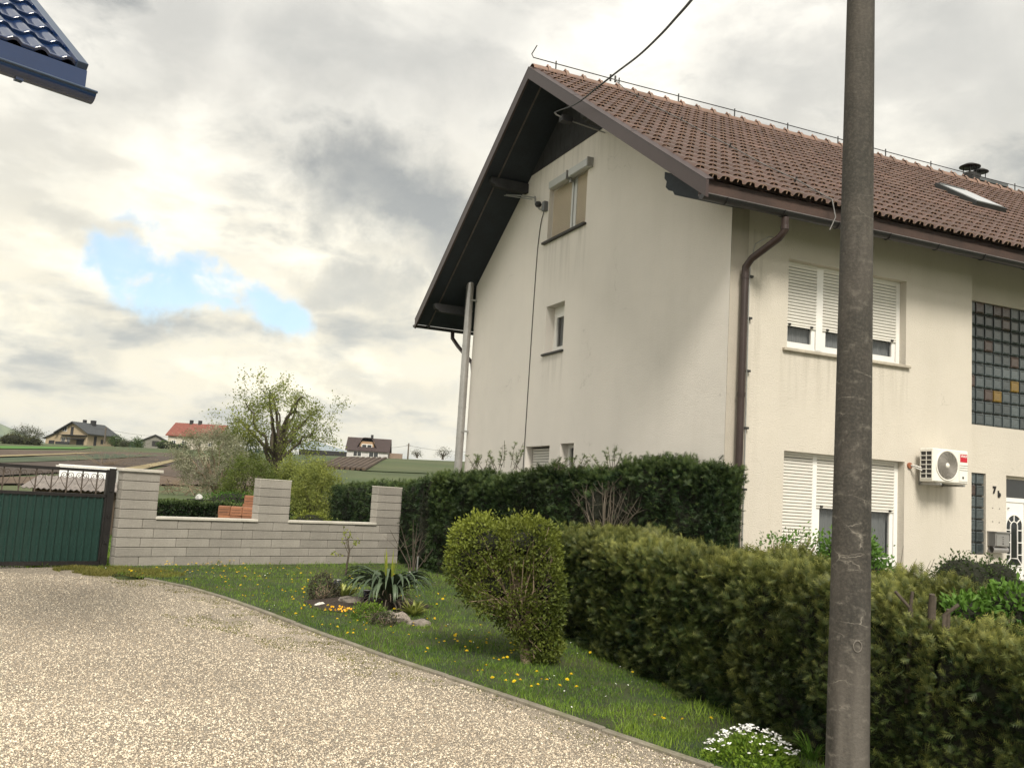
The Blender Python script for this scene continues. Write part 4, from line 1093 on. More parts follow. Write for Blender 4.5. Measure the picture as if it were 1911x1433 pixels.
def hedge(name, A_, B_, T, H, n, size, m, label, tmpl, seed, ht_amp=.06, out_amp=.07, core=True, hole=None, topb=.75, zfun=None, face_only=False, tips=.0, back=False, lean=0.0, part='foliage', outer=0):
    """A_->B_ : base line of the face towards the viewer, T thickness, H height or function of s in 0..1"""
    rs = np.random.default_rng(seed)
    A_ = np.array(A_, float); B_ = np.array(B_, float); d = B_ - A_; L_ = np.linalg.norm(d); d /= L_
    nb = np.array([d[1], -d[0]])
    if nb @ A_ < 0 and not back: nb = -nb            # away from the camera
    if back: nb = -nb if nb @ A_ > 0 else nb
    Hf = H if callable(H) else (lambda s: np.full_like(s, H))
    def surf(s, q, infl=0.0):
        h = Hf(s / L_); per = h + T + h; q = q * per
        r = .16
        y = np.where(q < h, 0.0, np.where(q < h + T, q - h, T)); z = np.where(q < h, q, np.where(q < h + T, h, h - (q - h - T)))
        ny = np.where(q < h, -1.0, np.where(q < h + T, 0.0, 1.0)); nz_ = np.where((q >= h) & (q < h + T), 1.0, 0.0)
        # rounded shoulders
        k = np.clip((z - (h - r)) / r, 0, 1) * (ny != 0); nz_ = nz_ + k * .8
        e = np.clip((r - y) / r, 0, 1) * (ny == 0) ; ny = ny - e * .8
        z = z - r * .45 * e ** 2; y = y + r * .45 * k ** 2 * (q < h)
        e2 = np.clip((y - (T - r)) / r, 0, 1) * (nz_ > .9) ; ny = ny + e2 * .8; z = z - r * .4 * e2 ** 2
        P = np.stack([A_[0] + d[0] * s + nb[0] * (y + lean * z), A_[1] + d[1] * s + nb[1] * (y + lean * z), z], -1)
        N_ = unit(np.stack([nb[0] * ny, nb[1] * ny, nz_], -1))
        amp = out_amp * (.55 * vnoise(P, 1.6, seed) + .75 * vnoise(P, 3.9, seed + 1)) + .5 * out_amp * vnoise(P, 9, seed + 2)
        P = P + N_ * (amp + infl)[:, None]
        P[:, 2] += gh(P[:, 0], P[:, 1]) + ht_amp * vnoise(P * np.array([1, 1, 0]), 2.2, seed + 3) * (z > h * .6)
        return P, N_, z / h, amp
    root = empty(name, (0, 0, 0)); tag(root, label, 'hedge')
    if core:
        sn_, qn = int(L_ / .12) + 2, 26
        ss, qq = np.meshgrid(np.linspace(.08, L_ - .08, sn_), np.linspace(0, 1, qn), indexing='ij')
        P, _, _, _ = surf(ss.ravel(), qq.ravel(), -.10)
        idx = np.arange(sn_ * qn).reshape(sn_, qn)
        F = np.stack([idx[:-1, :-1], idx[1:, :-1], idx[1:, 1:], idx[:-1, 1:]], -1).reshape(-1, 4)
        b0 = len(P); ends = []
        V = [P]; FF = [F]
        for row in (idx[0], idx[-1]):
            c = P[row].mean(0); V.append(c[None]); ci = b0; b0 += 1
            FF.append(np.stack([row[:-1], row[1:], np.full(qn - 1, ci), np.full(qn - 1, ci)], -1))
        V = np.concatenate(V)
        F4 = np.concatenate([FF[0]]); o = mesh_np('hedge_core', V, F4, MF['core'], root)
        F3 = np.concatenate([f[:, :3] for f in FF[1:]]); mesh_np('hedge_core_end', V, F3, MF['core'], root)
    s = rs.random(n) * L_; q = rs.random(n)
    if face_only: q = q ** 1.0 * topb
    ne = int(n * T / L_ * .8)
    P, N_, hz_, amp = surf(s, q, 0); 
    # ends
    for sgn, s0 in ((-1, 0.0), (1, L_)):
        yy_ = rs.random(ne) * T; zz_ = rs.random(ne) * Hf(np.full(ne, s0 / L_))
        rr_ = .10 * (1 - np.sqrt(np.clip(1 - ((2 * yy_ / T - 1) ** 2), 0, 1)))
        p = np.stack([A_[0] + d[0] * (s0 - sgn * rr_) + nb[0] * yy_, A_[1] + d[1] * (s0 - sgn * rr_) + nb[1] * yy_, zz_], -1)
        hzz = zz_ / Hf(np.full(ne, s0 / L_)); nn_ = np.tile(np.array([d[0] * sgn, d[1] * sgn, 0.15]), (ne, 1))
        am = out_amp * vnoise(p, 1.6, seed + 8); p = p + nn_ * am[:, None]; p[:, 2] += gh(p[:, 0], p[:, 1])
        P = np.concatenate([P, p]); N_ = np.concatenate([N_, nn_]); hz_ = np.concatenate([hz_, hzz]); amp = np.concatenate([amp, am])
    n = len(P)
    if hole is not None:
        k = hole(P) < rs.random(n); P, N_, hz_, amp = P[k], N_[k], hz_[k], amp[k]; n = len(P)
    lumpy = vnoise(P, 5.5, seed + 9); depth = rs.random(n) ** 1.4; P = P - N_ * (depth * .12 - .045 * lumpy)[:, None]
    X = unit(N_ * (.55 + .5 * rs.random((n, 1))) + rs.normal(0, .72, (n, 3)) + np.array([0, 0, .22]))
    side = unit(np.cross(X, np.stack([rs.normal(size=n), rs.normal(size=n), rs.normal(size=n) * .35], -1)))
    sc = size * (.65 + .7 * rs.random(n)) * np.clip(P[:, 1] / 7.5, .68, 1)
    V, F = scatter(P, X, side, sc, tmpl[0], tmpl[1])
    clump = .5 + .5 * vnoise(P, 2.6, seed + 5) ; clump2 = .5 + .5 * vnoise(P, 7.0, seed + 6)
    tint = .26 * clump * clump2 + .10 * rs.random(n) + .40 * np.clip((hz_ - .82) / .18, 0, 1) * (.10 + clump * clump2 * 2.4) * (N_[:, 2] > .2) + .12 * np.clip(amp / out_amp, -1, 1) + tips * rs.random(n) ** 7  # tops lighter: yellowish new growth, with the lit top put into the tint
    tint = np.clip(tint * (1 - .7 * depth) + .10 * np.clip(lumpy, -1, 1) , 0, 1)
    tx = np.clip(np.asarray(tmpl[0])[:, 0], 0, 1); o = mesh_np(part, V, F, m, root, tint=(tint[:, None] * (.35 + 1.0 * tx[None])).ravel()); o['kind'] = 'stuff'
    if outer:
        k = np.argsort(rs.random(n) - .9 * clump * clump2 - .25 * (hz_ > .8))[:outer]; p = P[k] + N_[k] * (.02 + .03 * rs.random((outer, 1)))
        X = unit(N_[k] * .55 + np.array([0, 0, .55]) + rs.normal(0, .50, (outer, 3))); sd_ = unit(np.cross(X, N_[k] + rs.normal(0, .5, (outer, 3))))
        V, F = scatter(p, X, np.cross(sd_, X), size * (1.0 + .6 * rs.random(outer)) * np.clip(p[:, 1] / 8.0, .60, 1), BIG_V, BIG_F)
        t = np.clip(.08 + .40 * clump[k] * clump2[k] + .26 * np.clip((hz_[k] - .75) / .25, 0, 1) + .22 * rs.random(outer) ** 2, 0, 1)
        tx = np.clip(BIG_V[:, 0], 0, 1); o = mesh_np('sprays', V, F, m, root, tint=(t[:, None] * (.20 + 1.5 * tx[None] ** 1.5)).ravel()); o['kind'] = 'stuff'
    return root

FA, FB = (.60, 11.55), (3.52, 2.0)
fh = hedge('hedge', FA, FB, .95, lambda s: 1.15 + .018 * np.sin(s * 21) - .17 * sstep((s - .56) / .12), 66000, .075, MF['thuja'],
           'long clipped thuja hedge with yellowish top, running along the lawn behind the concrete pole', (FERN_V, FERN_F), 3, ht_amp=.04, out_amp=.11, tips=.3, topb=.9, outer=19000)
# cut stems poking out of its top
tw = MF['twig']
for (px, py, Y, h, r_) in ((1700, 1150, 5.75, .13, .012), (1735, 1152, 5.6, .12, .020), (1762, 1155, 5.5, .08, .014), (1628, 1118, 6.4, .10, .020), (1412, 1060, 8.3, .10, .012), (1425, 1062, 8.2, .08, .012)):
    p = atY(px, py, Y); m = MB()
    for k in range(2): m.tube([(R.gauss(0, .01), R.gauss(0, .01), -.5), (R.gauss(0, .02), 0, h * .3), (R.gauss(0, .04), R.gauss(0, .02), h + R.gauss(0, .02))], [r_, r_, r_ * .85], 6)
    m.build('cut_stem', MF['bark'], fh).location = tuple(p)

def bare_gap(P):
    """where the tall hedge has died back: thin foliage, stems show"""
    d_ = P - CAM; z = d_ @ fw; x = d_ @ rt / z * FPX + CX; y = -(d_ @ up) / z * FPX + CY
    return .93 * np.clip(1.25 - np.sqrt(((x - 1092) / 62) ** 2 + ((y - 935) / 62) ** 2), 0, 1)
GAPC = to_world((-2.6, -.1, 1.1))
TA, TB = (-1.36, 17.62), (2.70, 12.32)
def gapf(P):
    c = on_gap; return .97 * np.clip(1.9 - 1.35 * np.linalg.norm((P - c) / np.array([.62, .62, .42]), axis=1), 0, 1)
t_ = .70; on_gap = np.array([TA[0] + (TB[0] - TA[0]) * t_ - .05, TA[1] + (TB[1] - TA[1]) * t_ - .05, 1.46])
tallH = lambda s: 1.72 + .40 * np.clip(s, 0, 1) + .05 * np.sin(s * 17)
th_ = hedge('hedge', TA, TB, .62, tallH, 46000, .080, MF['tall'], 'tall dark green hedge running to the house corner, with a bare gap showing its stems',
            (SF_V, SF_F), 21, ht_amp=.08, out_amp=.12, hole=gapf, tips=.6, outer=7000)
# its bare fan of stems
fan_m = MB(); base = on_gap + np.array([.06, .03, -.45])
for k in range(26):
    a = (k - 12.5) / 12.5; w_ = R.uniform(-.1, .1)
    dx = np.array([TB[0] - TA[0], TB[1] - TA[1], 0]); dx /= np.linalg.norm(dx); fwd = np.array([-.66, -.75, 0]) * R.uniform(-.06, .08)
    if abs(a) < .35: e = base + dx * (a * .45) + np.array([0, 0, .86 + R.uniform(-.1, .12)]); mid_ = base + dx * (a * .40) + fwd + np.array([0, 0, .5])
    else: e = base + dx * (a * .78 + w_) + np.array([0, 0, .80 + R.uniform(-.3, .12)]); mid_ = base + dx * (a * .5) + fwd + np.array([0, 0, .38])
    r0_ = R.uniform(.006, .014) if abs(a) > .3 else R.uniform(.010, .020)
    pts = spline([base + dx * a * .1 + np.array([0, 0, -.4]), base + dx * a * .16 + fwd * .5, mid_, e], 5)
    fan_m.tube(pts, list(np.linspace(r0_, r0_ * .35, len(pts))), 5)
    for q in range(3):
        b_ = pts[R.randint(7, len(pts) - 2)]; v_ = dx * R.gauss(0, .16) + np.array([R.gauss(0, .06), R.gauss(0, .06), R.uniform(.1, .28)])
        fan_m.tube([b_, b_ + v_ * .5 + np.array([0, 0, -.02]), b_ + v_], [r0_ * .4, r0_ * .3, .002], 4)
fan_m.build('stems', mat('old_stem', (.12, .10, .075), .85, .35, 6, 40), th_)
# long shoots above the trimmed top
sh = MB(); LP = []
for (px, py, Y, h) in ((945, 858, 15.1, .34), (960, 862, 15.0, .20), (925, 862, 15.3, .18), (1148, 858, 14.0, .22), (1135, 862, 14.0, .16), (1080, 860, 14.4, .10), (1190, 862, 13.9, .10), (1240, 862, 13.7, .09), (890, 862, 15.6, .10), (1290, 862, 13.5, .08), (905, 862, 15.5, .14), (1040, 862, 14.6, .10)):
    p = atY(px, py, Y)
    for k in range(4):
        q = p + np.array([R.gauss(0, .09), R.gauss(0, .09), -.12]); e = q + np.array([R.gauss(0, .10), R.gauss(0, .06), .12 + h * R.uniform(.55, 1.1)])
        sh.tube([q, (q + e) / 2 + np.array([R.gauss(0, .02), 0, 0]), e], [.006, .005, .002], 4)
        for j in range(9): LP.append(q + (e - q) * R.uniform(.25, 1))
sh.build('shoots', MF['bark'], th_)['kind'] = 'stuff'
LP = np.array(LP); n = len(LP); Xd = unit(rng.normal(size=(n, 3)) * np.array([1, 1, .6]) + np.array([0, 0, .7]))
V, F = scatter(LP, Xd, rng.normal(size=(n, 3)), .075, SF_V, SF_F)
o = mesh_np('shoot_foliage', V, F, MF['tall'], th_, tint=np.repeat(.4 + .5 * rng.random(n), len(SF_V))); o['kind'] = 'stuff'

hedge('hedge', (-1.60, 18.0), (-4.75, 25.9), 1.0, lambda s: 1.70 - .45 * s, 16000, .095, MF['tall'],
      'dark hedge behind the block wall, seen through the gap beside the third pillar', (SF_V, SF_F), 33, out_amp=.10, tips=.5)
hedge('hedge', (-10.2, 24.0), (-5.6, 24.6), .7, .66, 15000, .07, MF['tall'],
      'low clipped dark hedge beyond the block wall, left of the brick pallets', (LEAF_V, LEAF_F), 41, ht_amp=.02, out_amp=.03, tips=.4)

# ---- free standing bushes made of twigs and leaves
def blob_bush(name, c, blobs, n, size, m, label, seed, tmpl=(LEAF_V, LEAF_F), twigs=30, trunk=None, cat='bush', tipk=.7, twm=None, shell=.75, base_z=0.0, inner=None):
    """blobs: list of (dx,dy,dz,rx,ry,rz)"""
    rs = np.random.default_rng(seed); root = empty(name, (c[0], c[1], c[2])); tag(root, label, cat)
    vol = np.array([b[3] * b[4] + b[4] * b[5] + b[3] * b[5] for b in blobs]); cnt = (vol / vol.sum() * n).astype(int); PP = []; NN = []
    for b, k in zip(blobs, cnt):
        dr_ = unit(rs.normal(size=(k, 3))); rad = 1 - (1 - shell) * rs.random((k, 1)) ** .7 * 1.6
        lump = 1 + .22 * vnoise(dr_ * 2.6 + np.array(b[:3]), 1.0, seed) [:, None] + .13 * vnoise(dr_ * 6 + np.array(b[:3]), 1.0, seed + 1)[:, None] + .22 * (rs.random((k, 1)) ** 9)
        PP.append(np.array(b[:3]) + dr_ * np.array(b[3:]) * rad * lump); NN.append(dr_)
    P = np.concatenate(PP); N_ = np.concatenate(NN)
    ins = np.zeros(len(P), bool)
    for b in blobs: ins |= (((P - np.array(b[:3])) / np.array(b[3:])) ** 2).sum(1) < .42
    k = (~ins) & (P[:, 2] > .02); P, N_ = P[k], N_[k]; n = len(P)
    X = unit(N_ + rs.normal(0, .7, (n, 3)) + np.array([0, 0, .3])); sd_ = rs.normal(size=(n, 3))
    V, F = scatter(P, X, sd_, size * (.6 + .8 * rs.random(n)), tmpl[0], tmpl[1])
    zt = (P[:, 2] - P[:, 2].min()) / (np.ptp(P[:, 2]) + 1e-6)
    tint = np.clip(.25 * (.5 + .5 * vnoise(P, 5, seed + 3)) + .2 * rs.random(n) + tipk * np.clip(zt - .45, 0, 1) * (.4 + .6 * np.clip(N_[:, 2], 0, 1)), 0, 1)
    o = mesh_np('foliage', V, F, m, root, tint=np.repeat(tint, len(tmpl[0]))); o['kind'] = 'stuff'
    tb = MB()
    for i in range(twigs):
        j = rs.integers(len(P)); e = P[j] * .97; s_ = np.array([rs.normal(0, .04), rs.normal(0, .04), 0]) if trunk is None else np.array(trunk[-1][:3]) + rs.normal(0, .03, 3)
        mid_ = (e + s_) / 2 + rs.normal(0, .04, 3) + np.array([0, 0, .05]); tb.tube([s_, mid_, e], [.010, .007, .003], 4)
    if trunk is not None:
        for tr in (trunk if isinstance(trunk[0][0], (list, tuple)) else [trunk]): tb.tube([t[:3] for t in tr], [t[3] for t in tr], 7)
    tb.build('branches', twm or MF['twig'], root)
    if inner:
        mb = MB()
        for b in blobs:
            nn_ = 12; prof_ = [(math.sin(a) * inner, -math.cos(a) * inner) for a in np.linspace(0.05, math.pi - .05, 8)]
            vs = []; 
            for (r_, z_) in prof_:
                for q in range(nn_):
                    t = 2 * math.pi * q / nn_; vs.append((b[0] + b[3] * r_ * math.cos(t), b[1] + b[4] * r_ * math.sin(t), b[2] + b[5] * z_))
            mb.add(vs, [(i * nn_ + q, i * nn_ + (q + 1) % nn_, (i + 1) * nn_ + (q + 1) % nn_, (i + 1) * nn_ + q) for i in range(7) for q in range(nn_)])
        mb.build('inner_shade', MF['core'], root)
    return root

PV = gz = None
pc_ = np.array([.26, 9.45, float(gh(.26, 9.45))])
blob_bush('privet_bush', pc_, [(-.42, .0, 1.12, .36, .36, .28), (-.05, .02, 1.15, .36, .38, .28), (.14, .02, 1.05, .22, .32, .30), (-.58, .0, .94, .26, .30, .30), (.17, .0, .74, .22, .30, .34), (-.28, 0, .74, .42, .32, .34), (-.02, 0, .50, .30, .26, .30), (.16, 0, .46, .22, .24, .30), (.14, 0, .24, .24, .2, .26), (.27, .05, .62, .14, .2, .45), (.24, 0, .20, .16, .18, .2), (-.66, 0, 1.16, .14, .18, .18), (-.5, 0, 1.28, .16, .2, .14), (.1, 0, 1.30, .16, .2, .12)],
          62000, .034, MF['privet'], 'boxy clipped yellow green privet bush on the lawn at the end of the long hedge', 51, twigs=190,
          trunk=[(.06, 0, -.05, .06), (.02, 0, .12, .05), (-.06, 0, .38, .035)], tipk=.75, shell=.62, inner=.40)

# bushes by the house front
blob_bush('bush', (3.05, 10.7, .08), [(0, 0, 1.02, .30, .3, .30), (.28, 0, 1.12, .28, .26, .28), (.10, 0, .72, .42, .35, .3)], 5200, .042, MF['green'],
          'half bare bush with grey twigs under the left part of the lower house window', 61, twigs=150, tipk=.6, shell=.5)
blob_bush('bush', (3.86, 10.6, .08), [(0, 0, 1.10, .36, .34, .36), (.12, 0, .80, .46, .4, .42), (-.20, 0, .80, .38, .35, .35), (.25, 0, .5, .34, .35, .35)], 8500, .046, MF['green'],
          'dense bright green bush in front of the lower house window, half behind the concrete pole', 63, twigs=60, tipk=.8, inner=.7)
blob_bush('bush', (3.08, 5.75, .0), [(0, 0, 1.10, .20, .22, .17), (.28, .05, 1.12, .24, .24, .18), (-.24, .08, 1.05, .16, .2, .13), (.2, 0, .9, .34, .26, .22)], 6500, .042, MF['green'],
          'bright green laurel bush with glossy leaves behind the hedge at the right edge', 65, twigs=40, tipk=.9, inner=.75)
blob_bush('bush', (5.02, 10.4, .0), [(0, 0, 1.02, .34, .34, .26), (.35, 0, 1.0, .3, .3, .26), (.1, 0, .7, .5, .4, .3)], 6000, .035, MF['tall'],
          'small dark evergreen bush in front of the entrance door', 67, twigs=20, tipk=.4, inner=.8)
# bare shrub twigs beside the window
tb = empty('bare_shrub', (4.55, 11.3, .05), 0, 'leafless thin shrub twigs rising at the right side of the lower window', 'shrub'); m = MB()
for k in range(16):
    a = R.uniform(-.9, .9); e = (a * .75, R.gauss(0, .1), R.uniform(.5, 1.35) - abs(a) * .2); m.tube([(0, 0, 0), (a * .25, 0, .35), e], [.010, .007, .002], 4)
    m.tube([(e[0] * .6, e[1] * .6, e[2] * .6), (e[0] * .6 + R.gauss(0, .2), 0, e[2] * .6 + .2)], [.005, .002], 4)
m.build('twigs', MF['bark'], tb)

# ------------------------------------------------------------------ grass, moss
def hedge_side(x, y):      # distance in front of the hedge face, positive on the lawn
    d = np.array(FB) - np.array(FA); d /= np.linalg.norm(d); nb = np.array([d[1], -d[0]])
    if nb @ np.array(FA) < 0: nb = -nb
    return -((x - FA[0]) * nb[0] + (y - FA[1]) * nb[1])
def in_bed(x, y, k=1.0):
    ca, sa = math.cos(.2), math.sin(.2); dx, dy = x + 1.72, y - 12.45
    return ((dx * ca + dy * sa) / (.80 * k)) ** 2 + ((-dx * sa + dy * ca) / (.62 * k)) ** 2 < 1
BL_V = np.array([(0, -.5, 0), (0, .5, 0), (.55, -.36, .10), (.55, .36, .10), (1.0, 0, .34)]); BL_F = [(0, 1, 3), (0, 3, 2), (2, 3, 4)]
def grass_patch(name, n, cond, ymin, ymax, xa, xb, hgt, wid, m, label, power=1.8, tint0=.0, tk=1.0, clump=True):
    t = rng.random(n); yy = ymin + (ymax - ymin) * t ** power; xx = (xa + (xb - xa) * rng.random(n)) * yy / 10.0
    k = cond(xx, yy); xx, yy = xx[k], yy[k]
    if clump:
        c = vnoise(np.stack([xx, yy, 0 * xx], -1), 3.5, 77); k = rng.random(len(xx)) < .55 + .6 * c + .25; xx, yy = xx[k], yy[k]
    n = len(xx); P = np.stack([xx, yy, gh(xx, yy) + .006], -1)
    cl = vnoise(P, 1.1, 71) * .5 + .5; cl2 = vnoise(P, 5.0, 72) * .5 + .5
    h = hgt * (.45 + .7 * rng.random(n)) * (.6 + .8 * cl2); w_ = wid * (.7 + .6 * rng.random(n)) * (1 + .035 * (yy - 6))
    X = unit(np.stack([rng.normal(0, .38, n), rng.normal(0, .38, n), np.ones(n)], -1)); a = rng.random(n) * 6.283
    Y = unit(np.cross(np.stack([np.cos(a), np.sin(a), 0 * a], -1), X)); Z = np.cross(X, Y)
    tv = BL_V; V = P[:, None] + tv[None, :, :1] * X[:, None] * h[:, None, None] + tv[None, :, 1:2] * Y[:, None] * w_[:, None, None] + tv[None, :, 2:] * Z[:, None] * h[:, None, None]
    F = (np.array(BL_F)[None] + (np.arange(n) * 5)[:, None, None]).reshape(-1, 3)
    tt = np.clip(tint0 + tk * (.55 * cl * cl2 + .5 * rng.random(n) ** 2), 0, 1)
    o = mesh_np(name, V.reshape(-1, 3), F, m, tint=np.repeat(tt, 5)); tag(o, label, 'grass', kind='stuff'); return o
lawn_ok = lambda x, y: (kerb_side(x, y) > .045) & (hedge_side(x, y) > -.35) & (~in_bed(x, y, .92))
wallside = lambda x, y: (-(x - WP[0]) * math.sin(WR) + (y - WP[1]) * math.cos(WR)) < .0
def side_ok(x, y): return lawn_ok(x, y) & wallside(x, y)
grass_patch('grass', 300000, lambda x, y: side_ok(x, y) & (kerb_side(x, y) > .045), 4.2, 19.0, -4.6, 4.3, .050, .0042, MF['grass'], 'short green lawn grass between the kerb and the hedges', 1.45)
grass_patch('grass', 16000, lambda x, y: lawn_ok(x, y) & (y < 11) & (vnoise(np.stack([x, y, 0 * x], -1), 1.7, 5) > .25), 4.2, 11, -4.6, 4.3, .105, .0060, MF['grass'], 'taller grass tufts standing out of the lawn', 1.3, .1)
def edge_w(x, y, w_, seed): return (kerb_side(x, y) < -.03) & (kerb_side(x, y) > -w_ * (.25 + 1.1 * np.clip(vnoise(np.stack([x, y, 0 * x], -1), 1.3, seed) + .35, 0, 1)))
grass_patch('moss', 150000, lambda x, y: edge_w(x, y, .85, 9) & (vnoise(np.stack([x, y, 0 * x], -1), 6, 3) > -.15) & (rng.random(len(x)) < np.clip((y - 5.5) / 5, .15, 1)), 4.5, 15, -4.9, 3.2, .016, .007, MF['moss'], 'yellow green moss and weeds creeping over the gravel along the kerb', 1.3, clump=False)
endd = lambda x, y: (np.hypot((x + 5.62) / .95, (y - 14.25) / .60) < 1) & wallside(x, y) & (vnoise(np.stack([x, y, 0 * x], -1), 4, 8) > -.45)
grass_patch('grass', 90000, endd, 12.6, 15.4, -5.6, -3.2, .045, .006, MF['moss'], 'yellowish grass growing over the gravel at the foot of the first wall pillar', 1.0, .0, .9)
grass_patch('grass', 60000, lambda x, y: (~wallside(x, y)) & (y < 24) & (x < -1.5), 14, 24, -6.5, -1, .09, .010, MF['grass'], 'green grass behind the block wall and the gate', 1.2)

# ------------------------------------------------------------------ dandelions and daisies
def dandelion():
    m = MB(); m.tube([(0, 0, 0), (.004, .003, .05), (.002, .004, .088)], .0018, 4)
    for ring, (r_, z_, n_) in enumerate(((.017, .089, 12), (.012, .094, 9), (.006, .097, 6))):
        for k in range(n_):
            a = 2 * math.pi * k / n_ + ring; c, s_ = math.cos(a), math.sin(a); w_ = .0035
            m.add([(c * .002 - s_ * w_, s_ * .002 + c * w_, .088), (c * .002 + s_ * w_, s_ * .002 - c * w_, .088), (c * r_, s_ * r_, z_)], [(0, 1, 2)], 1)
    return m.build('dandelion', [mat('flower_stem', (.10, .16, .04), .7), mat('dandelion_yellow', (.85, .62, .01), .6, .08, 8, 0, rand=.08)])
d0 = dandelion(); first = True
spots = [(1365, 0)]
near = [(968, 1290), (1000, 1293), (1034, 1298), (1080, 1307), (1003, 1272), (1064, 1282), (1225, 1355), (1236, 1361), (1242, 1366), (1318, 1362), (942, 1275), (1287, 1368), (993, 1296), (1108, 1228), (1125, 1230), (1180, 1268),
        (834, 1184), (842, 1198), (812, 1210), (942, 1243), (923, 1245), (944, 1238), (930, 1251), (1053, 1288)]
mid_ = [(850, 1195), (870, 1213), (862, 1225), (884, 1200), (904, 1208), (828, 1210), (776, 1185), (738, 1194), (720, 1186), (688, 1182), (650, 1174), (628, 1178), (640, 1166), (609, 1155), (602, 1148), (560, 1110),
        (568, 1095), (605, 1080), (618, 1085), (565, 1130), (535, 1118), (420, 1090), (350, 1080), (365, 1074), (395, 1079), (410, 1084), (440, 1078), (460, 1072), (480, 1085), (500, 1090), (290, 1072), (310, 1063), (415, 1068),
        (420, 1100), (540, 1100), (498, 1108), (815, 1138), (830, 1125), (800, 1230), (845, 1250), (870, 1235), (910, 1262)]
pts_ = [on_ground(*p)[:2] for p in near + mid_]
for _ in range(900):
    if len(pts_) >= 235: break
    yy_ = rng.uniform(8.0, 16.5); xx_ = rng.uniform(-.40, .08) * yy_
    if side_ok(np.array([xx_]), np.array([yy_]))[0] and vnoise(np.array([[xx_, yy_, 0]]), 1.1, 4)[0] > -.25 and hedge_side(xx_, yy_) > .8: pts_.append((xx_, yy_))
for (x, y) in pts_:
    o = d0 if first else d0.copy()
    if not first: COL.objects.link(o)
    first = False
    o.location = (x, y, float(gh(x, y)) - .01); o.rotation_euler = (R.gauss(.12, .22), R.gauss(0, .22), R.uniform(0, 6.28)); s_ = R.uniform(.8, 1.15) * 1.2; o.scale = (s_, s_, s_)
    tag(o, 'small yellow dandelion flower in the lawn grass', 'dandelion', 'yellow dandelions scattered over the lawn')
n = 420
yy = 6.5 + 10 * rng.random(n); xx = rng.uniform(-.42, .16, n) * yy; k = side_ok(xx, yy) & (vnoise(np.stack([xx, yy, 0 * xx], -1), 1.6, 14) > .1); xx, yy = xx[k], yy[k]; n = len(xx)
P = np.stack([xx, yy, gh(xx, yy) + .045], -1); dv = np.array([(math.cos(a), math.sin(a), 0) for a in np.linspace(0, 2 * math.pi, 6, endpoint=False)]); df = [(0, 1, 2), (0, 2, 3), (0, 3, 4), (0, 4, 5)]
V, F = scatter(P, unit(rng.normal(size=(n, 3)) * np.array([1, 1, .3])), np.tile([0., 0, 1], (n, 1)) + rng.normal(0, .3, (n, 3)), .0075, dv, df)
tag(mesh_np('daisies', V, F, mat('daisy_white', (.85, .85, .80), .7, .05)), 'tiny white daisies sprinkled in the lawn', 'daisies', kind='stuff')

# white flowering cushion by the kerb near the pole
cp_ = on_ground(1400, 1422); wc = empty('candytuft', tuple(cp_), 0, 'low cushion of small white flowers at the lawn edge left of the concrete pole', 'flower')
n = 1500; a = rng.random(n) * 6.283; r_ = np.sqrt(rng.random(n)); P = np.stack([r_ * np.cos(a) * .30, r_ * np.sin(a) * .22, .02 + .15 * (1 - r_ ** 2) * (.5 + .5 * rng.random(n))], -1)
V, F = scatter(P, unit(P + rng.normal(0, .12, (n, 3)) + np.array([0, 0, .12])), rng.normal(size=(n, 3)), .034, LEAF_V, LEAF_F)
o = mesh_np('leaves', V, F, MF['grass'], wc, tint=np.repeat(.2 + .6 * rng.random(n), 4)); o['kind'] = 'stuff'
n = 120; a = rng.random(n) * 6.283; r_ = np.sqrt(rng.random(n)); P = np.stack([r_ * np.cos(a) * .30, r_ * np.sin(a) * .22, .07 + .14 * (1 - r_ ** 2) + .03 * rng.random(n)], -1)
PP = []; NX = []
for p in P:
    for q in range(6):
        PP.append(p + np.array([R.gauss(0, .007), R.gauss(0, .007), R.gauss(0, .003)]))
PP = np.array(PP); n = len(PP)
V, F = scatter(PP, unit(rng.normal(size=(n, 3)) * np.array([1, 1, .2])), np.tile([0, 0, 1.], (n, 1)) + rng.normal(0, .35, (n, 3)), .0072, dv, df)
o = mesh_np('petals', V, F, mat('petal_white', (.88, .88, .86), .7, .04), wc); o['kind'] = 'stuff'
# broad grass tuft at the foot of the pole
gp_ = np.array([2.12, 6.45, 0]); tf2 = empty('grass_tuft', tuple(gp_), 0, 'broad bladed green tuft at the foot of the concrete pole', 'plant')
def strap_leaves(n, L0, L1, w_, spread, droop, seed, z0=0.0, nseg=6, tint0=.2):
    rs = np.random.default_rng(seed); V = []; F = []; T = []
    for i in range(n):
        a = rs.random() * 6.283; L_ = rs.uniform(L0, L1); el = rs.uniform(*spread); dr0 = rs.uniform(*droop); p = np.array([.02 * math.cos(a), .02 * math.sin(a), z0]); b = len(V)
        s_ = np.array([-math.sin(a), math.cos(a), 0]); ww = w_ * rs.uniform(.7, 1.2); tt = rs.random()
        for k in range(nseg + 1):
            t = k / nseg; wk = ww * (math.sin(math.pi * min(1, .18 + t * .82)) ** .7 if t < 1 else .02)
            V += [p - s_ * wk / 2 + np.array([0, 0, wk * .25]), p, p + s_ * wk / 2 + np.array([0, 0, wk * .25])]; T += [tint0 + .5 * tt + .2 * t] * 3
            e = el - dr0 * t * t * 1.0; dv_ = np.array([math.cos(a) * math.cos(e), math.sin(a) * math.cos(e), math.sin(e)]); p = p + dv_ * L_ / nseg
        for k in range(nseg):
            c = b + 3 * k; F += [(c, c + 1, c + 4, c + 3), (c + 1, c + 2, c + 5, c + 4)]
    return np.array(V), np.array(F), np.clip(T, 0, 1)
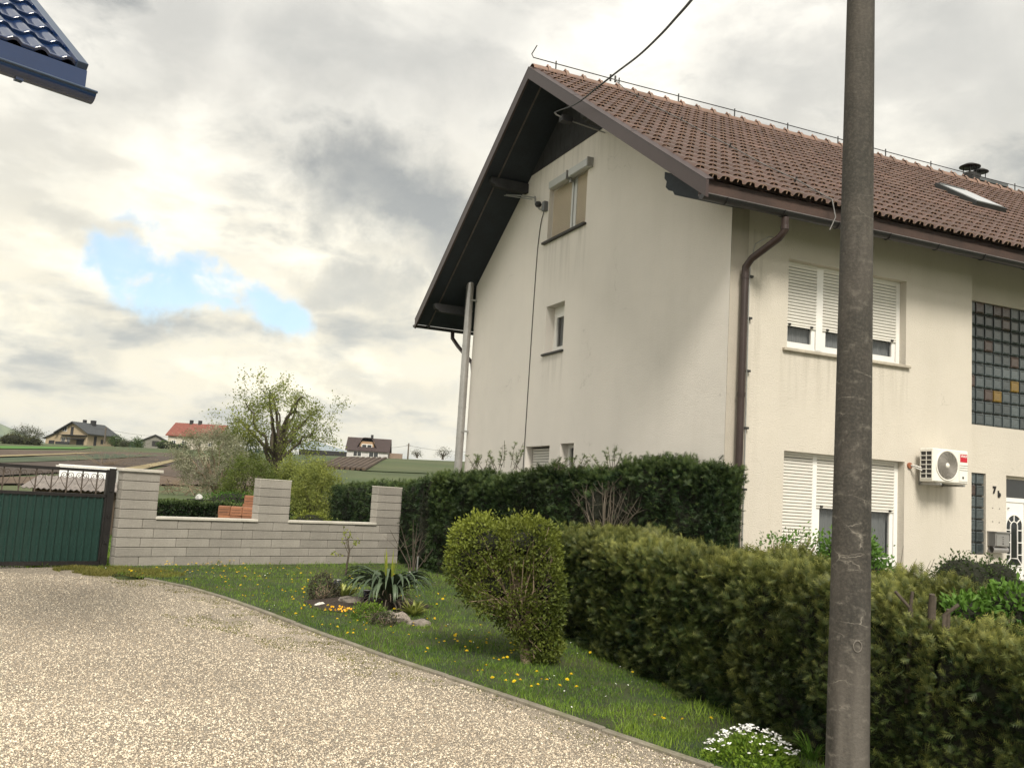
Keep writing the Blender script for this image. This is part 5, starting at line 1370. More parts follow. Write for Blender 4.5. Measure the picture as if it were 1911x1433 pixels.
def strap_plant(name, loc, label, cat, m, *a, leafname='leaves', **k):
    r = empty(name, tuple(loc), 0, label, cat); V, F, T = strap_leaves(*a, **k); o = mesh_np(leafname, V, F, m, r, tint=T, smooth=True); o['kind'] = 'stuff'; return r
V, F, T = strap_leaves(34, .10, .22, .018, (.7, 1.4), (.3, 1.4), 5); o = mesh_np('leaves', V, F, MF['green'], tf2, tint=T); o['kind'] = 'stuff'

# ------------------------------------------------------------------ flower bed
bs = mat('bed_soil', (.035, .024, .017), .95, .4, 6, 40, .01, 40)
nn_ = 40; vs = [(-1.72, 12.45, float(gh(-1.72, 12.45)) + .07)]; ca, sa = math.cos(.2), math.sin(.2)
for rr_, zz in ((.55, .06), (1.0, .005)):
    for k in range(nn_):
        a = 2 * math.pi * k / nn_; q = rr_ * (1 + .10 * math.sin(3 * a + 1) + .05 * math.sin(7 * a)); X_, Y_ = .80 * q * math.cos(a), .62 * q * math.sin(a)
        x, y = -1.72 + X_ * ca - Y_ * sa, 12.45 + X_ * sa + Y_ * ca; vs.append((x, y, float(gh(x, y)) + .012 + zz))
fs = [(0, 1 + k, 1 + (k + 1) % nn_) for k in range(nn_)] + [(1 + k, 1 + nn_ + k, 1 + nn_ + (k + 1) % nn_, 1 + (k + 1) % nn_) for k in range(nn_)]
tag(MB().add(vs, fs, 0, True).build('flower_bed', bs), 'oval bed of dark soil in the lawn', 'flower bed', kind='structure')
yucca_m = leafy('yucca_leaf', (.018, .036, .018), (.13, .175, .10), .4, .1)
yp = on_ground(722, 1140)
yc = empty('yucca', tuple(yp), 0, 'large yucca with long drooping dark blue green leaves in the middle of the flower bed', 'plant')
V, F, T = strap_leaves(84, .66, .90, .056, (.80, 1.25), (2.5, 3.1), 8, z0=.10, nseg=9, tint0=.05)
vb = len(V)
for i in range(len(F)): pass
nl = 84; per = 30
for i in range(nl):
    me = bpy.data.meshes.new('leaf'); vv_ = V[i * per:(i + 1) * per]; ff = F[i * 18:(i + 1) * 18] - i * per
    me.from_pydata([tuple(p) for p in vv_], [], [tuple(map(int, f)) for f in ff]); me.materials.append(yucca_m)
    at = me.attributes.new('tint', 'FLOAT', 'POINT'); at.data.foreach_set('value', np.asarray(T[i * per:(i + 1) * per], np.float32)); me.polygons.foreach_set('use_smooth', [True] * len(ff)); me.update()
    link('leaf', me, yc)
V, F, T = strap_leaves(9, .50, .66, .030, (1.42, 1.55), (.0, .12), 18, z0=.15, tint0=.6); o = mesh_np('centre_leaves', V, F, MF['privet'], yc, tint=T)
V, F, T = strap_leaves(60, .30, .5, .018, (.2, .9), (2.0, 3.0), 28, z0=.10, tint0=.0); o = mesh_np('dead_leaves', V, F, mat('dead_leaf', (.16, .13, .10), .9, .3), yc, tint=T)
MB().tube([(0, 0, -.05), (0, 0, .16)], [.07, .06], 10).build('stem', MF['bark'], yc)
vg = leafy('variegated_leaf', (.05, .12, .03), (.55, .56, .16), .5, .2)
strap_plant('hosta', on_ground(640, 1120), 'variegated plant with striped yellow green leaves beside the purple shrub', 'plant', vg, 90, .16, .30, .042, (.6, 1.4), (.4, 1.5), 71)
strap_plant('hosta', on_ground(771, 1150), 'low variegated plant with cream edged leaves at the right end of the flower bed', 'plant', vg, 70, .15, .25, .034, (.5, 1.3), (.3, 1.2), 72)
ht = leafy('heather_leaf', (.045, .040, .030), (.13, .13, .07), .8, .1)
blob_bush('heather', on_ground(598, 1122), [(0, 0, .16, .18, .16, .22), (.12, .05, .12, .12, .12, .14)], 2600, .028, ht, 'small dusky purple brown shrub at the left end of the flower bed', 73, (LEAF_V, LEAF_F), twigs=20, cat='shrub', tipk=.5)
blob_bush('cushion_plant', on_ground(690, 1160), [(0, 0, .08, .24, .2, .15)], 2200, .024, MF['grass'], 'round green cushion plant at the front edge of the flower bed', 74, twigs=6, cat='plant', tipk=.8)
blob_bush('cushion_plant', on_ground(716, 1168), [(0, 0, .06, .16, .14, .11)], 1100, .022, ht, 'low brownish cushion plant between the green one and the pale rock', 75, twigs=6, cat='plant', tipk=.4)
pn_ = on_ground(637, 1146); pz = empty('pansies', tuple(pn_), 0, 'patch of orange yellow pansies at the front of the flower bed', 'flowers')
n = 34; P = np.stack([rng.normal(0, .11, n), rng.normal(0, .04, n), .04 + .05 * rng.random(n)], -1)
V, F = scatter(P, unit(rng.normal(size=(n, 3))), np.array([[.2, -.7, .7]]) + rng.normal(0, .3, (n, 3)), .014, dv, df)
o = mesh_np('petals', V, F, mat('pansy_yellow', (.80, .42, .01), .6, .2, 20), pz); o['kind'] = 'stuff'
def rock(loc, s_, label, m, seed, sq=.6):
    rs = np.random.default_rng(seed); vs = []; n_, k_ = 12, 8
    for i in range(k_):
        a = math.pi * (i + .02) / (k_ - 1 + .04)
        for j in range(n_):
            b = 2 * math.pi * j / n_; d_ = np.array([math.sin(a) * math.cos(b), math.sin(a) * math.sin(b), math.cos(a)])
            r_ = s_ * (1 + .35 * float(vnoise(d_[None] * 1.7, 1, seed)[0]) + .14 * float(vnoise(d_[None] * 5, 1, seed + 1)[0])); vs.append(d_ * r_ * np.array([1.25, .9, sq]))
    fs = [(i * n_ + j, (i + 1) * n_ + j, (i + 1) * n_ + (j + 1) % n_, i * n_ + (j + 1) % n_) for i in range(k_ - 1) for j in range(n_)]
    o = MB().add(vs, fs, 0, False).build('rock', m); o.location = (loc[0], loc[1], loc[2] + s_ * .25); return tag(o, label, 'rock')
rkm = mat('garden_rock', (.20, .175, .15), .9, .35, 12, 60, .01, 30)
rock(on_ground(596, 1132), .055, 'small white rounded stone at the left front of the flower bed', mat('white_stone', (.68, .66, .60), .7, .1), 1, .8)
rock(on_ground(652, 1132), .14, 'grey rock leaning beside the yucca at the back left of the bed', rkm, 2, .7)
rock(on_ground(738, 1160), .15, 'rough pale grey rock at the front of the flower bed', mat('pale_rock', (.25, .215, .185), .95, .5, 30, 80, .015, 30), 3, .65)
rock(on_ground(786, 1168), .095, 'grey rock at the right front corner of the flower bed', rkm, 4, .7)
rock(on_ground(770, 1166), .06, 'small dark rock tucked under the variegated plant at the right', rkm, 5, .7)
for (px, py, lb, h) in ((627, 1118, 'black solar garden lamp with pale rim in front of the striped plant', .26), (683, 1130, 'dull black solar garden lamp under the yucca leaves', .20)):
    L_ = empty('solar_lamp', tuple(on_ground(px, py)), 0, lb, 'garden lamp')
    MB().tube([(0, 0, -.02), (0, 0, h * .4)], .012, 8).build('stake', MT['cable'], L_); MB().lathe([(.0, h * .35), (.038, h * .35), (.050, h * .98), (.0, h * .98)], (0, 0, 0), 16).build('lamp_body', mat('lamp_body', (.012, .016, .030), .35), L_)
    MB().lathe([(.0, h), (.052, h), (.054, h * .965), (.05, h * .96)], (0, 0, 0), 16).build('lamp_rim', MT['galv'], L_)
# sapling by the wall and the tied shrub at the hedge
sp = np.array([-2.52, 15.7, float(gh(-2.52, 15.7))]); sr = empty('sapling', tuple(sp), 0, 'thin young tree with a few yellow green leaves in front of the block wall', 'sapling'); m = MB()
m.tube([(0, 0, 0), (.01, 0, .2), (.03, 0, .42), (-.02, 0, .62)], [.020, .017, .014, .008], 6); LPp = []
for e in ((.02, 0, .40, .16, 0, .58), (.02, 0, .36, -.12, 0, .62), (0, 0, .5, .02, .02, .75), (.01, 0, .33, -.24, .02, .34), (0, 0, .45, -.10, .02, .78)):
    m.tube([e[:3], ((e[0] + e[3]) / 2, 0, (e[2] + e[5]) / 2 + .02), e[3:]], [.007, .005, .002], 4)
    for q in range(9): t = R.uniform(.4, 1.05); LPp.append([e[i] + (e[i + 3] - e[i]) * t + R.gauss(0, .012) for i in range(3)])
m.build('trunk', MF['bark'], sr); n = len(LPp)
V, F = scatter(np.array(LPp), unit(rng.normal(size=(n, 3)) + np.array([0, 0, .8])), rng.normal(size=(n, 3)), .062, LEAF_V, LEAF_F); o = mesh_np('leaves', V, F, MF['tree'], sr, tint=np.repeat(.3 + .7 * rng.random(n), 4)); o['kind'] = 'stuff'
ts = empty('bare_shrub', (-1.42, 15.6, .14), 0, 'slender shrub with bare stems tied with a white band, in front of the tall hedge', 'shrub'); m = MB()
for k, (dx, h) in enumerate(((-.42, .82), (-.05, 1.0), (.02, .95), (.30, .55), (-.25, .9), (.12, .8))):
    m.tube([(dx * .08, 0, 0), (dx * .2, -.02, h * .35), (dx, -.04, h)], [.012, .010, .003], 5)
    for q in range(3): b = (dx * .6, -.02, h * .6); m.tube([b, (b[0] + R.gauss(0, .15), R.gauss(0, .05), b[2] + .22)], [.005, .002], 4)
m.build('stems', MF['bark'], ts); MB().tube([(.055 * math.cos(a), .055 * math.sin(a), .16) for a in np.linspace(0, 2 * math.pi, 13)], .007, 5).build('band', MT['white'], ts)
MB().tube([(.07, -.05, -.05), (.07, -.05, .42)], .012, 6).build('stake', MT['galv'], ts)

# ------------------------------------------------------------------ concrete pole
def pole_mat():
    m = bpy.data.materials.new('pole_concrete'); m.use_nodes = True; nt = m.node_tree; N = nt.nodes; L = nt.links; b = N['Principled BSDF']; tc = N.new('ShaderNodeTexCoord')
    def mp(s_): n = N.new('ShaderNodeMapping'); n.inputs['Scale'].default_value = s_; L.new(tc.outputs['Object'], n.inputs[0]); return n.outputs[0]
    def nz(v, sc, det=5, ro=.6):
        n = N.new('ShaderNodeTexNoise'); n.inputs['Scale'].default_value = sc; n.inputs['Detail'].default_value = det; n.inputs['Roughness'].default_value = ro; L.new(v, n.inputs['Vector']); return n
    def rr(v, a, c, o0, o1):
        n = N.new('ShaderNodeMapRange'); L.new(v, n.inputs[0])
        for i, q in enumerate((a, c, o0, o1)): n.inputs[i + 1].default_value = q
        return n.outputs[0]
    def mx(f, a, c, bt='MIX'):
        n = N.new('ShaderNodeMix'); n.data_type = 'RGBA'; n.blend_type = bt
        L.new(f, n.inputs[0]) if not isinstance(f, float) else None
        if isinstance(f, float): n.inputs[0].default_value = f
        for i, v in ((6, a), (7, c)):
            if isinstance(v, tuple): n.inputs[i].default_value = (*v, 1)
            else: L.new(v, n.inputs[i])
        return n.outputs[2]
    def mt(op, a, c):
        n = N.new('ShaderNodeMath'); n.operation = op
        for i, v in enumerate((a, c)):
            if isinstance(v, (int, float)): n.inputs[i].default_value = v
            else: L.new(v, n.inputs[i])
        return n.outputs[0]
    o = mp((1, 1, 1)); st = mp((1, 1, .12))
    c = mx(rr(nz(st, 9).outputs[0], .35, .68, 0, 1), (.036, .032, .027), (.080, .071, .061))
    c = mx(rr(nz(o, 2.2).outputs[0], .42, .62, 0, .75), c, (.028, .027, .023))
    c = mx(rr(nz(o, 60, 3).outputs[0], .45, .75, 0, .35), c, (.15, .135, .11))
    # lime bloom along hair cracks, mostly running round the pole
    w = nz(o, 3.0, 6); wd = N.new('ShaderNodeVectorMath'); wd.operation = 'SCALE'; L.new(w.outputs['Color'], wd.inputs[0]); wd.inputs[3].default_value = .9
    ad = N.new('ShaderNodeVectorMath'); ad.operation = 'ADD'; L.new(mp((2.2, 2.2, 7.5)), ad.inputs[0]); L.new(wd.outputs[0], ad.inputs[1])
    v = N.new('ShaderNodeTexVoronoi'); v.feature = 'DISTANCE_TO_EDGE'; v.inputs['Scale'].default_value = 1.25; L.new(ad.outputs[0], v.inputs['Vector'])
    line = rr(v.outputs[0], 0.0, .016, 1, 0); line = mt('MULTIPLY', line, rr(nz(o, 3.5).outputs[0], .53, .64, 0, 1))
    sx = N.new('ShaderNodeSeparateXYZ'); L.new(tc.outputs['Object'], sx.inputs[0])
    line = mt('MULTIPLY', line, rr(sx.outputs[2], 4.6, 2.6, 0, 1))
    halo = mt('MULTIPLY', rr(v.outputs[0], 0.0, .10, .5, 0), rr(nz(o, 12, 6, .7).outputs[0], .50, .66, 0, 1)); halo = mt('MULTIPLY', halo, rr(sx.outputs[2], 4.2, 2.0, 0, 1))
    c = mx(mt('MINIMUM', mt('ADD', mt('MULTIPLY', line, .5), mt('MULTIPLY', halo, .5)), 1.0), c, (.50, .46, .39))
    low = mt('MULTIPLY', rr(sx.outputs[2], 1.3, .1, 0, .55), rr(nz(st, 5).outputs[0], .4, .6, 0, 1)); c = mx(low, c, (.19, .175, .155))
    L.new(c, b.inputs['Base Color']); b.inputs['Roughness'].default_value = .85
    bp = N.new('ShaderNodeBump'); bp.inputs['Distance'].default_value = .004; L.new(nz(o, 70, 4).outputs[0], bp.inputs['Height']); L.new(bp.outputs[0], b.inputs['Normal']); return m
po = empty('utility_pole', (2.262 * .903, 5.6, 0), 0, 'round weathered concrete utility pole with pale hair cracks in front of the hedge', 'utility pole')
m = MB(); m.lathe([(.1215 - .0080 * z, z) for z in np.linspace(-.2, 9.2, 40)] + [(0, 9.2)], (0, 0, 0), 40); m.build('shaft', pole_mat(), po)
rg = MB(); rg.tube([(.024 * math.cos(a), .026 * math.sin(a) * 1.2, 0) for a in np.linspace(0, 2 * math.pi, 17)], .0035, 4, caps=False); o = rg.build('cast_ring', mat('lime_bloom', (.17, .155, .135), .9), po)
ra = math.radians(-88); o.location = (.1155 * math.cos(ra), .1155 * math.sin(ra), .88); o.rotation_euler = (math.pi / 2, 0, ra + math.pi / 2)

# ------------------------------------------------------------------ neighbour's dark metal roof, top left
Zc = 7.0; NC = CAM + ((160 - CX) * rt - (132 - CY) * up) / FPX * Zc + fw * Zc
nr = empty('neighbour_roof', tuple(NC), WR, 'glossy black metal tile roof corner with painted sky reflection and gutter at the top left', 'roof')
nmat = mat('metal_tile_sky_tint', (.006, .026, .095), .22, .12, 2, 0, .0, 30, spec=.9, coat=.5); nm2 = mat('metal_trim_sky_tint', (.040, .065, .115), .34, .1, 2, 0, spec=.7)  # blue in both base colours stands for sky mirrored in black metal
mt_, st2 = .72, .35
c2, s2 = 1 / math.hypot(1, mt_), mt_ / math.hypot(1, mt_)
def NRm(a, s_, n_): return (a, s_ * c2 - n_ * s2, s_ * s2 + n_ * c2)      # local: x along the eave towards the corner
nu, WV = 18, .186
for j in range(16):
    for i in range(22):
        if j * 1 > 9 and i > 16: continue
        me_name = 'tile_sheet'
        if i == 0 and j == 0:
            V = []; F = []; NU = 12; NS = 6
            for sN in range(NS + 1):
                t = sN / NS
                for q in range(NU + 1):
                    x = -WV * q / NU; ph = q / NU; w_ = .030 * (math.sin(math.pi * min(1, ph / .58)) ** 1.2 if ph < .58 else 0.0) + .004
                    V.append(NRm(x, st2 * t, w_ + .024 * (1 - t) ** 1.0 + .0))
            for q in range(NU + 1):
                x = -WV * q / NU; ph = q / NU; w_ = .030 * (math.sin(math.pi * min(1, ph / .58)) ** 1.2 if ph < .58 else 0.0) + .004; V.append(NRm(x, 0.0, w_ + .001))
            for sN in range(NS):
                for q in range(NU): a_ = sN * (NU + 1) + q; F.append((a_, a_ + 1, a_ + NU + 2, a_ + NU + 1))
            b_ = (NS + 1) * (NU + 1)
            for q in range(NU): F.append((q, b_ + q, b_ + q + 1, q + 1))
            me = bpy.data.meshes.new('metal_tile'); me.from_pydata([tuple(p) for p in V], [], F); me.materials.append(nmat); me.polygons.foreach_set('use_smooth', [True] * (NS * NU) + [False] * NU); me.update()
        if i < 8 and j < 6:
            o = link('metal_tile', me, nr); o.location = NRm(-.075 - i * WV, .0 + j * st2, 0)
x0 = -.075 - 12 * WV
MB().box((-1.56, 0.0, -.03), (-.075, 2.1, -.012), T=lambda a, b, c: NRm(a, b, c)).build('deck', nmat, nr)
MB().box((-.078, -.02, -.06), (.0, 2.1, .055), T=NRm, bev=.003).build('verge_trim', nm2, nr)
MB().box((-.082, -.01, .03), (-.076, 2.1, .056), T=NRm).build('verge_lip', nmat, nr)
MB().box((-1.56, -.03, -.225), (.0, .0, -.012)).build('fascia', nmat, nr)
g = MB(); r_ = .072; pr = [(math.cos(math.pi + math.pi * k / 10) * r_, math.sin(math.pi + math.pi * k / 10) * r_) for k in range(11)]
gx0, gx1, gy, gz_ = -1.56, .03, -.105, -.205
for rr_ in (1, .95): g.add([(gx0, gy + a * rr_, gz_ + b * rr_) for a, b in pr] + [(gx1, gy + a * rr_, gz_ + b * rr_) for a, b in pr], [(i, i + 1, 12 + i, 11 + i) for i in range(10)], 0, True)
g.add([(gx1, gy + a, gz_ + b) for a, b in pr], [list(range(11))]); go = g.build('gutter', nmat, nr)
MB().tube([(gx0, gy - r_, gz_), (gx1 + .005, gy - r_, gz_)], .010, 8).build('rim', nm2, go)
for x in (-.50, -1.1, -1.7): MB().box((x, gy - .03, gz_ - r_ - .012), (x + .05, gy + .02, gz_ - r_ + .01)).build('bracket', nmat, go)

# ------------------------------------------------------------------ yard behind the gate and wall
shp = atY(30, 918, 21.0); shz = float(gh(shp[0], 21))
sh_o = empty('shed', (shp[0] + .35, 21.0, shz), math.radians(14), 'low dark timber shed with corrugated sheet roof behind the green gate', 'shed')
tm = mat('shed_timber', (.10, .072, .05), .9, .35, 3, 30, .003, 40, rand=.25, stretch=(1, 1, .2)); cr_ = mat('corrugated_sheet', (.26, .23, .21), .7, .3, 3, 30, rand=.12)
sl = MB(); sl.box((0, 0, 0), (.145, .03, .99)); so_ = None
for k in range(13):
    if so_ is None: so_ = sl.build('plank', tm, sh_o); o = so_
    else: o = so_.copy(); COL.objects.link(o)
    o.location = (k * .158, R.gauss(0, .004), 0)
MB().box((0, .04, 0), (2.05, 1.3, .96)).build('inner_wall', MT['bark_wood'], sh_o)
co = None
for k in range(3):
    m = MB(); nw = 28; vs = []
    for q in range(nw + 1):
        x = .82 * q / nw; z = .018 * math.sin(q * 2 * math.pi / 4); vs += [(x, -.22, .985 + z), (x, 1.5, 1.26 + z)]
    m.add(vs, [(2 * i, 2 * i + 1, 2 * i + 3, 2 * i + 2) for i in range(nw)], 0, False)
    m.add([(v[0], v[1], v[2] - .012) for v in vs], [(2 * i, 2 * i + 2, 2 * i + 3, 2 * i + 1) for i in range(nw)], 0, False)
    o = m.build('roof_sheet', cr_, sh_o); o.location = (-.22 + k * .78, 0, .004 * k)
wt = atY(107, 905, 24.0); wz = float(gh(wt[0], 24))
tr_ = empty('trailer', (wt[0], 24.0, wz), math.radians(4), 'plain white box trailer standing behind the shed roof', 'trailer')
wm_ = mat('white_panel', (.82, .83, .84), .4, .03, 1, 0)
MB().box((0, 0, .35), (1.42, 3.0, 1.40), bev=.02).build('body', wm_, tr_); MB().box((-.02, -.02, 1.40), (1.44, 3.02, 1.445), bev=.008).build('roof', wm_, tr_)
for x in (.2, 1.2): MB().tube([(x, 1.2, .22), (x, 1.34, .22)], .22, 16).build('wheel', MT['black'], tr_)
MB().box((.1, .2, .28), (1.3, 2.8, .35)).build('chassis', MT['cable'], tr_)
cfp = atY(12, 914, 19.5); cf = empty('crate', (cfp[0], 19.5, float(gh(cfp[0], 19.5)) + .0), .2, 'small grey box with white edge behind the left of the gate', 'box')
MB().box((-.10, 0, 0), (.12, .2, .88)).build('body', MT['galv'], cf); MB().box((.12, -.01, .0), (.14, .21, .86)).build('edge_board', MT['white'], cf)

# pallets of orange hollow bricks
bkm = mat('hollow_brick', (.27, .12, .065), .85, .25, 4, 30, .003, 40, rand=.28)
def pallet(px, py, Y, nx, nz, lab, ny=2):
    p = atY(px, py, Y); z = float(gh(p[0], Y)); o_ = empty('brick_stack', (p[0], Y, z), math.radians(12), lab, 'bricks'); o_['group'] = 'stacks of orange bricks behind the wall'
    pb = MB(); 
    for x in (0, .45, .95): pb.box((x, 0, 0), (x + .09, .9, .09))
    for k in range(7): pb.box((0, k * .14, .09), (1.1, k * .14 + .09, .11))
    pb.build('pallet', MF['twig'], o_); b0 = None
    for j in range(nz):
        for i in range(nx):
            for q in range(ny):
                if b0 is None:
                    m = MB(); m.box((0, 0, 0), (.242, .24, .185), bev=.004)
                    for hz2 in (.06, .12): m.box((.02, -.0015, hz2 - .004), (.222, 0.001, hz2 + .004), 1)
                    b0 = m.build('brick', [bkm, MT['dark_room']], o_); o = b0
                else: o = b0.copy(); COL.objects.link(o)
                o.location = (i * .25 + R.gauss(0, .006), q * .25 + R.gauss(0, .006), .11 + j * .19); o.rotation_euler = (0, 0, R.gauss(0, .05))
pallet(406, 965, 20.5, 4, 4, 'wide low stack of orange hollow bricks on a pallet behind the wall')
pallet(453, 955, 21.8, 3, 5, 'taller stack of orange hollow bricks right against the middle pillar', 2)
bg = atY(371, 936, 26.0); o = empty('white_bag', (bg[0], 26, float(gh(bg[0], 26)) + .0), 0, 'white crumpled bag on the grass beyond the low hedge', 'bag')
vs = []
for i in range(7):
    for j in range(10):
        a, b = math.pi * (i + .01) / 6.02, 2 * math.pi * j / 10; r_ = .09 * (1 + .3 * math.sin(3 * b + i) + .2 * math.sin(5 * b)); vs.append((r_ * math.sin(a) * math.cos(b), r_ * .7 * math.sin(a) * math.sin(b), .70 + .08 * math.cos(a) * (1 + .4 * math.sin(2 * b))))
MB().add(vs, [(i * 10 + j, (i + 1) * 10 + j, (i + 1) * 10 + (j + 1) % 10, i * 10 + (j + 1) % 10) for i in range(6) for j in range(10)]).build('sack', mat('sack_cloth', (.5, .5, .48), .8, .2, 20), o)
MB().box((-.3, -.1, 0), (.3, .25, .66)).build('support', MF['core'], o)

# ------------------------------------------------------------------ trees
def tree(name, loc, H_, seed, label, mleaf, nleaf, lsize, trunk_r, fork=.32, spread=.75, levels=4, bark=None, leafdroop=.1, top_leaf=.9, cat='tree', multi=1, crown_w=1.0, grp=None, tk=(.15, .7), lt=(LEAF_V, LEAF_F), up_=.35, nb=(3, 4)):
    rs = random.Random(seed); root = empty(name, tuple(loc), 0, label, cat)
    if grp: root['group'] = grp
    tr = MB(); br = MB(); tips_ = []
    def grow(p, d, L_, r_, lv):
        n = 4; pts = [p]; dd_ = d.copy()
        for k in range(n):
            dd_ = dd_ + np.array([rs.gauss(0, .16), rs.gauss(0, .16), rs.gauss(0, .10) + (.06 if lv < 2 else -.02)]); dd_ /= np.linalg.norm(dd_); pts.append(pts[-1] + dd_ * L_ / n)
        (tr if lv == 0 else br).tube(pts, [r_ * (1 - .42 * k / n) for k in range(n + 1)], 7 if lv < 2 else 4, caps=False)
        if lv >= levels - 2:
            for k in range(1, n + 1): tips_.append((pts[k], lv))
        if lv == levels - 1: return
        for q in range(rs.randint(*nb)):
            t = rs.uniform(.45, 1.0) if lv else rs.uniform(.72, 1.0); i = min(n - 1, int(t * n)); b = pts[i] + (pts[i + 1] - pts[i]) * (t * n - i)
            a = rs.uniform(0, 6.283); v = np.array([math.cos(a) * crown_w, math.sin(a) * crown_w, up_ + rs.uniform(-.15, .55)]); v = unit(v * spread + dd_ * .7)
            grow(b, v, L_ * rs.uniform(.62, .85), r_ * rs.uniform(.42, .6), lv + 1)
    for q in range(multi):
        a = rs.uniform(0, 6.28); d0_ = unit(np.array([.12 * rs.gauss(0, 1), .12 * rs.gauss(0, 1), 1.0]) + (np.array([math.cos(a), math.sin(a), 0]) * .45 if multi > 1 else 0))
        grow(np.array([0, 0, -.15]), d0_, H_ * fork, trunk_r, 0)
    tr.build('trunk', bark or MF['bark'], root); br.build('branches', bark or MF['bark'], root)
    tp = np.array([t[0] for t in tips_]); rn = np.random.default_rng(seed)
    k = rn.integers(len(tp), size=nleaf); P = tp[k] + rn.normal(0, lsize * 1.25, (nleaf, 3)) + np.array([0, 0, -leafdroop * lsize])
    # thin out some clusters so that sky shows
    keep = (vnoise(P, 1.4, seed) > -.42); P = P[keep]; n = len(P)
    X = unit(rn.normal(size=(n, 3)) + np.array([0, 0, .3])); V, F = scatter(P, X, rn.normal(size=(n, 3)), lsize * (.55 + .8 * rn.random(n)), lt[0], lt[1])
    cl = .5 + .5 * vnoise(P, 1.6, seed + 3); t = np.clip(tk[0] + tk[1] * cl * (.4 + .8 * rn.random(n)), 0, 1)
    o = mesh_np('crown', V, F, mleaf, root, tint=np.repeat(t, len(lt[0]))); o['kind'] = 'stuff'
    zt = P[:, 2].max(); s_ = H_ / zt; 
    root.scale = (s_, s_, s_); return root
def crown_tree(name, loc, H_, W_, seed, label, mleaf, nleaf, lsize, tr_, zlow=.35, limbs=9, subs=150, bark=None, tk=(.1, .7), flat=1.0, cat='tree', lean=0.0, clus=1.5, multi=1, off=(0, 0), tiplen=.35, hang=0.0, irr=.25):
    """crown filling an uneven ellipsoid: limbs reach into it, twigs branch from the nearest limb, leaves cluster along the outer twigs"""
    rn = np.random.default_rng(seed); root = empty(name, tuple(loc), 0, label, cat); zc = H_ * (1 + zlow) / 2; rz = H_ * (1 - zlow) / 2; rx = W_ / 2
    C0 = np.array([off[0], off[1], zc]); Rr = np.array([rx, rx * flat, rz]); tr = MB(); br = MB(); nodes = []
    def bez(a, b, c, n): t = np.linspace(0, 1, n)[:, None]; return (1 - t) ** 2 * a + 2 * t * (1 - t) * b + t ** 2 * c
    base = np.array([0, 0, -.15]); fork = np.array([lean * H_, 0, H_ * zlow * .85])
    if multi == 1: tr.tube([base, fork * .5 + rn.normal(0, tr_ * .2, 3), fork], [tr_ * 1.25, tr_, tr_ * .85], 9)
    for i in range(limbs):
        a = 2 * math.pi * (i + rn.uniform(-.3, .3)) / limbs * 1.0; el = [-.05, .45, .95][i % 3] + rn.normal(0, .1)
        e = C0 + Rr * np.array([math.cos(a) * math.cos(el), math.sin(a) * math.cos(el), math.sin(el)]) * .80
        s0 = fork if multi == 1 else base + np.array([math.cos(a), math.sin(a), 0]) * tr_ * 1.5
        c = (s0 + e) / 2 + np.array([0, 0, .10 * H_]) + rn.normal(0, .08 * rx, 3); p = bez(s0, c, e, 9); p[1:-1] += rn.normal(0, .03 * rx, (7, 3))
        r0_ = tr_ * rn.uniform(.38, .62); (tr if False else br).tube(list(p), list(np.linspace(r0_, r0_ * .22, 9)), 6, caps=False); nodes += [(q, r0_ * (1 - .8 * k / 8)) for k, q in enumerate(p) if k > 1]
    tips = []; dirs = []
    for i in range(subs):
        d = unit(rn.normal(size=3)); lump = 1 + irr * float(vnoise(d[None] * 2.2, 1, seed)[0]); t = C0 + Rr * d * (rn.uniform(.45, 1.0) ** .5) * lump
        if t[2] < H_ * zlow * .9 and rn.random() < .6: continue
        N_ = np.array([q for q, _ in nodes]); k = int(np.argmin(np.linalg.norm(N_ - t, axis=1) + .25 * np.maximum(0, N_[:, 2] - t[2]))); s0, r0_ = nodes[k]
        L_ = np.linalg.norm(t - s0); c = (s0 + t) / 2 + rn.normal(0, .12 * L_ + .01, 3) + np.array([0, 0, -.05 * L_]); p = bez(s0, c, t, 6); r1 = max(.004, min(r0_ * .55, .012 + .02 * L_))
        br.tube(list(p), list(np.linspace(r1, r1 * .3, 6)), 4, caps=False); nodes += [(p[3], r1 * .6), (p[4], r1 * .5)]
        for k in (2, 3, 4, 5): tips.append(p[k])
        for q in range(2):
            e = t + unit(rn.normal(size=3) + d * .9) * tiplen * rn.uniform(.4, 1.0) + np.array([0, 0, -hang]); b_ = p[4]; br.tube([b_, (b_ + e) / 2 + rn.normal(0, .02, 3), e], [r1 * .35, r1 * .25, r1 * .1], 3, caps=False)
            tips += [(b_ + e) / 2, e * .6 + b_ * .4, e]
    tr.build('trunk', bark or MF['bark'], root) if multi == 1 else None
    br.build('branches', bark or MF['bark'], root); T = np.array(tips); k = rn.integers(len(T), size=nleaf); P = T[k] + rn.normal(0, lsize * clus, (nleaf, 3)); P = P[P[:, 2] > .05]; n = len(P)
    X = unit(rn.normal(size=(n, 3)) + np.array([0, 0, .3])); V, F = scatter(P, X, rn.normal(size=(n, 3)), lsize * (.55 + .8 * rn.random(n)), LEAF_V, LEAF_F)
    cl = .5 + .5 * vnoise(P, 3.0 / rx, seed + 3); t = np.clip(tk[0] + tk[1] * cl * (.4 + .8 * rn.random(n)), 0, 1)
    o = mesh_np('crown', V, F, mleaf, root, tint=np.repeat(t, 4)); o['kind'] = 'stuff'; return root
def tp_(px, py, Y):
    p = atY(px, py, Y); return (p[0], Y, float(gh(p[0], Y)))
Yt = 36.0
crown_tree('fruit_tree', tp_(507, 920, Yt), 4.75, 4.0, 4, 'tall old fruit tree with thick dark trunk and sparse fresh green leaves', MF['tree'], 11500, .085, .17, zlow=.36, limbs=12, subs=165, tk=(.1, .75), lean=.01, tiplen=.55, off=(.12, 0), irr=.5)
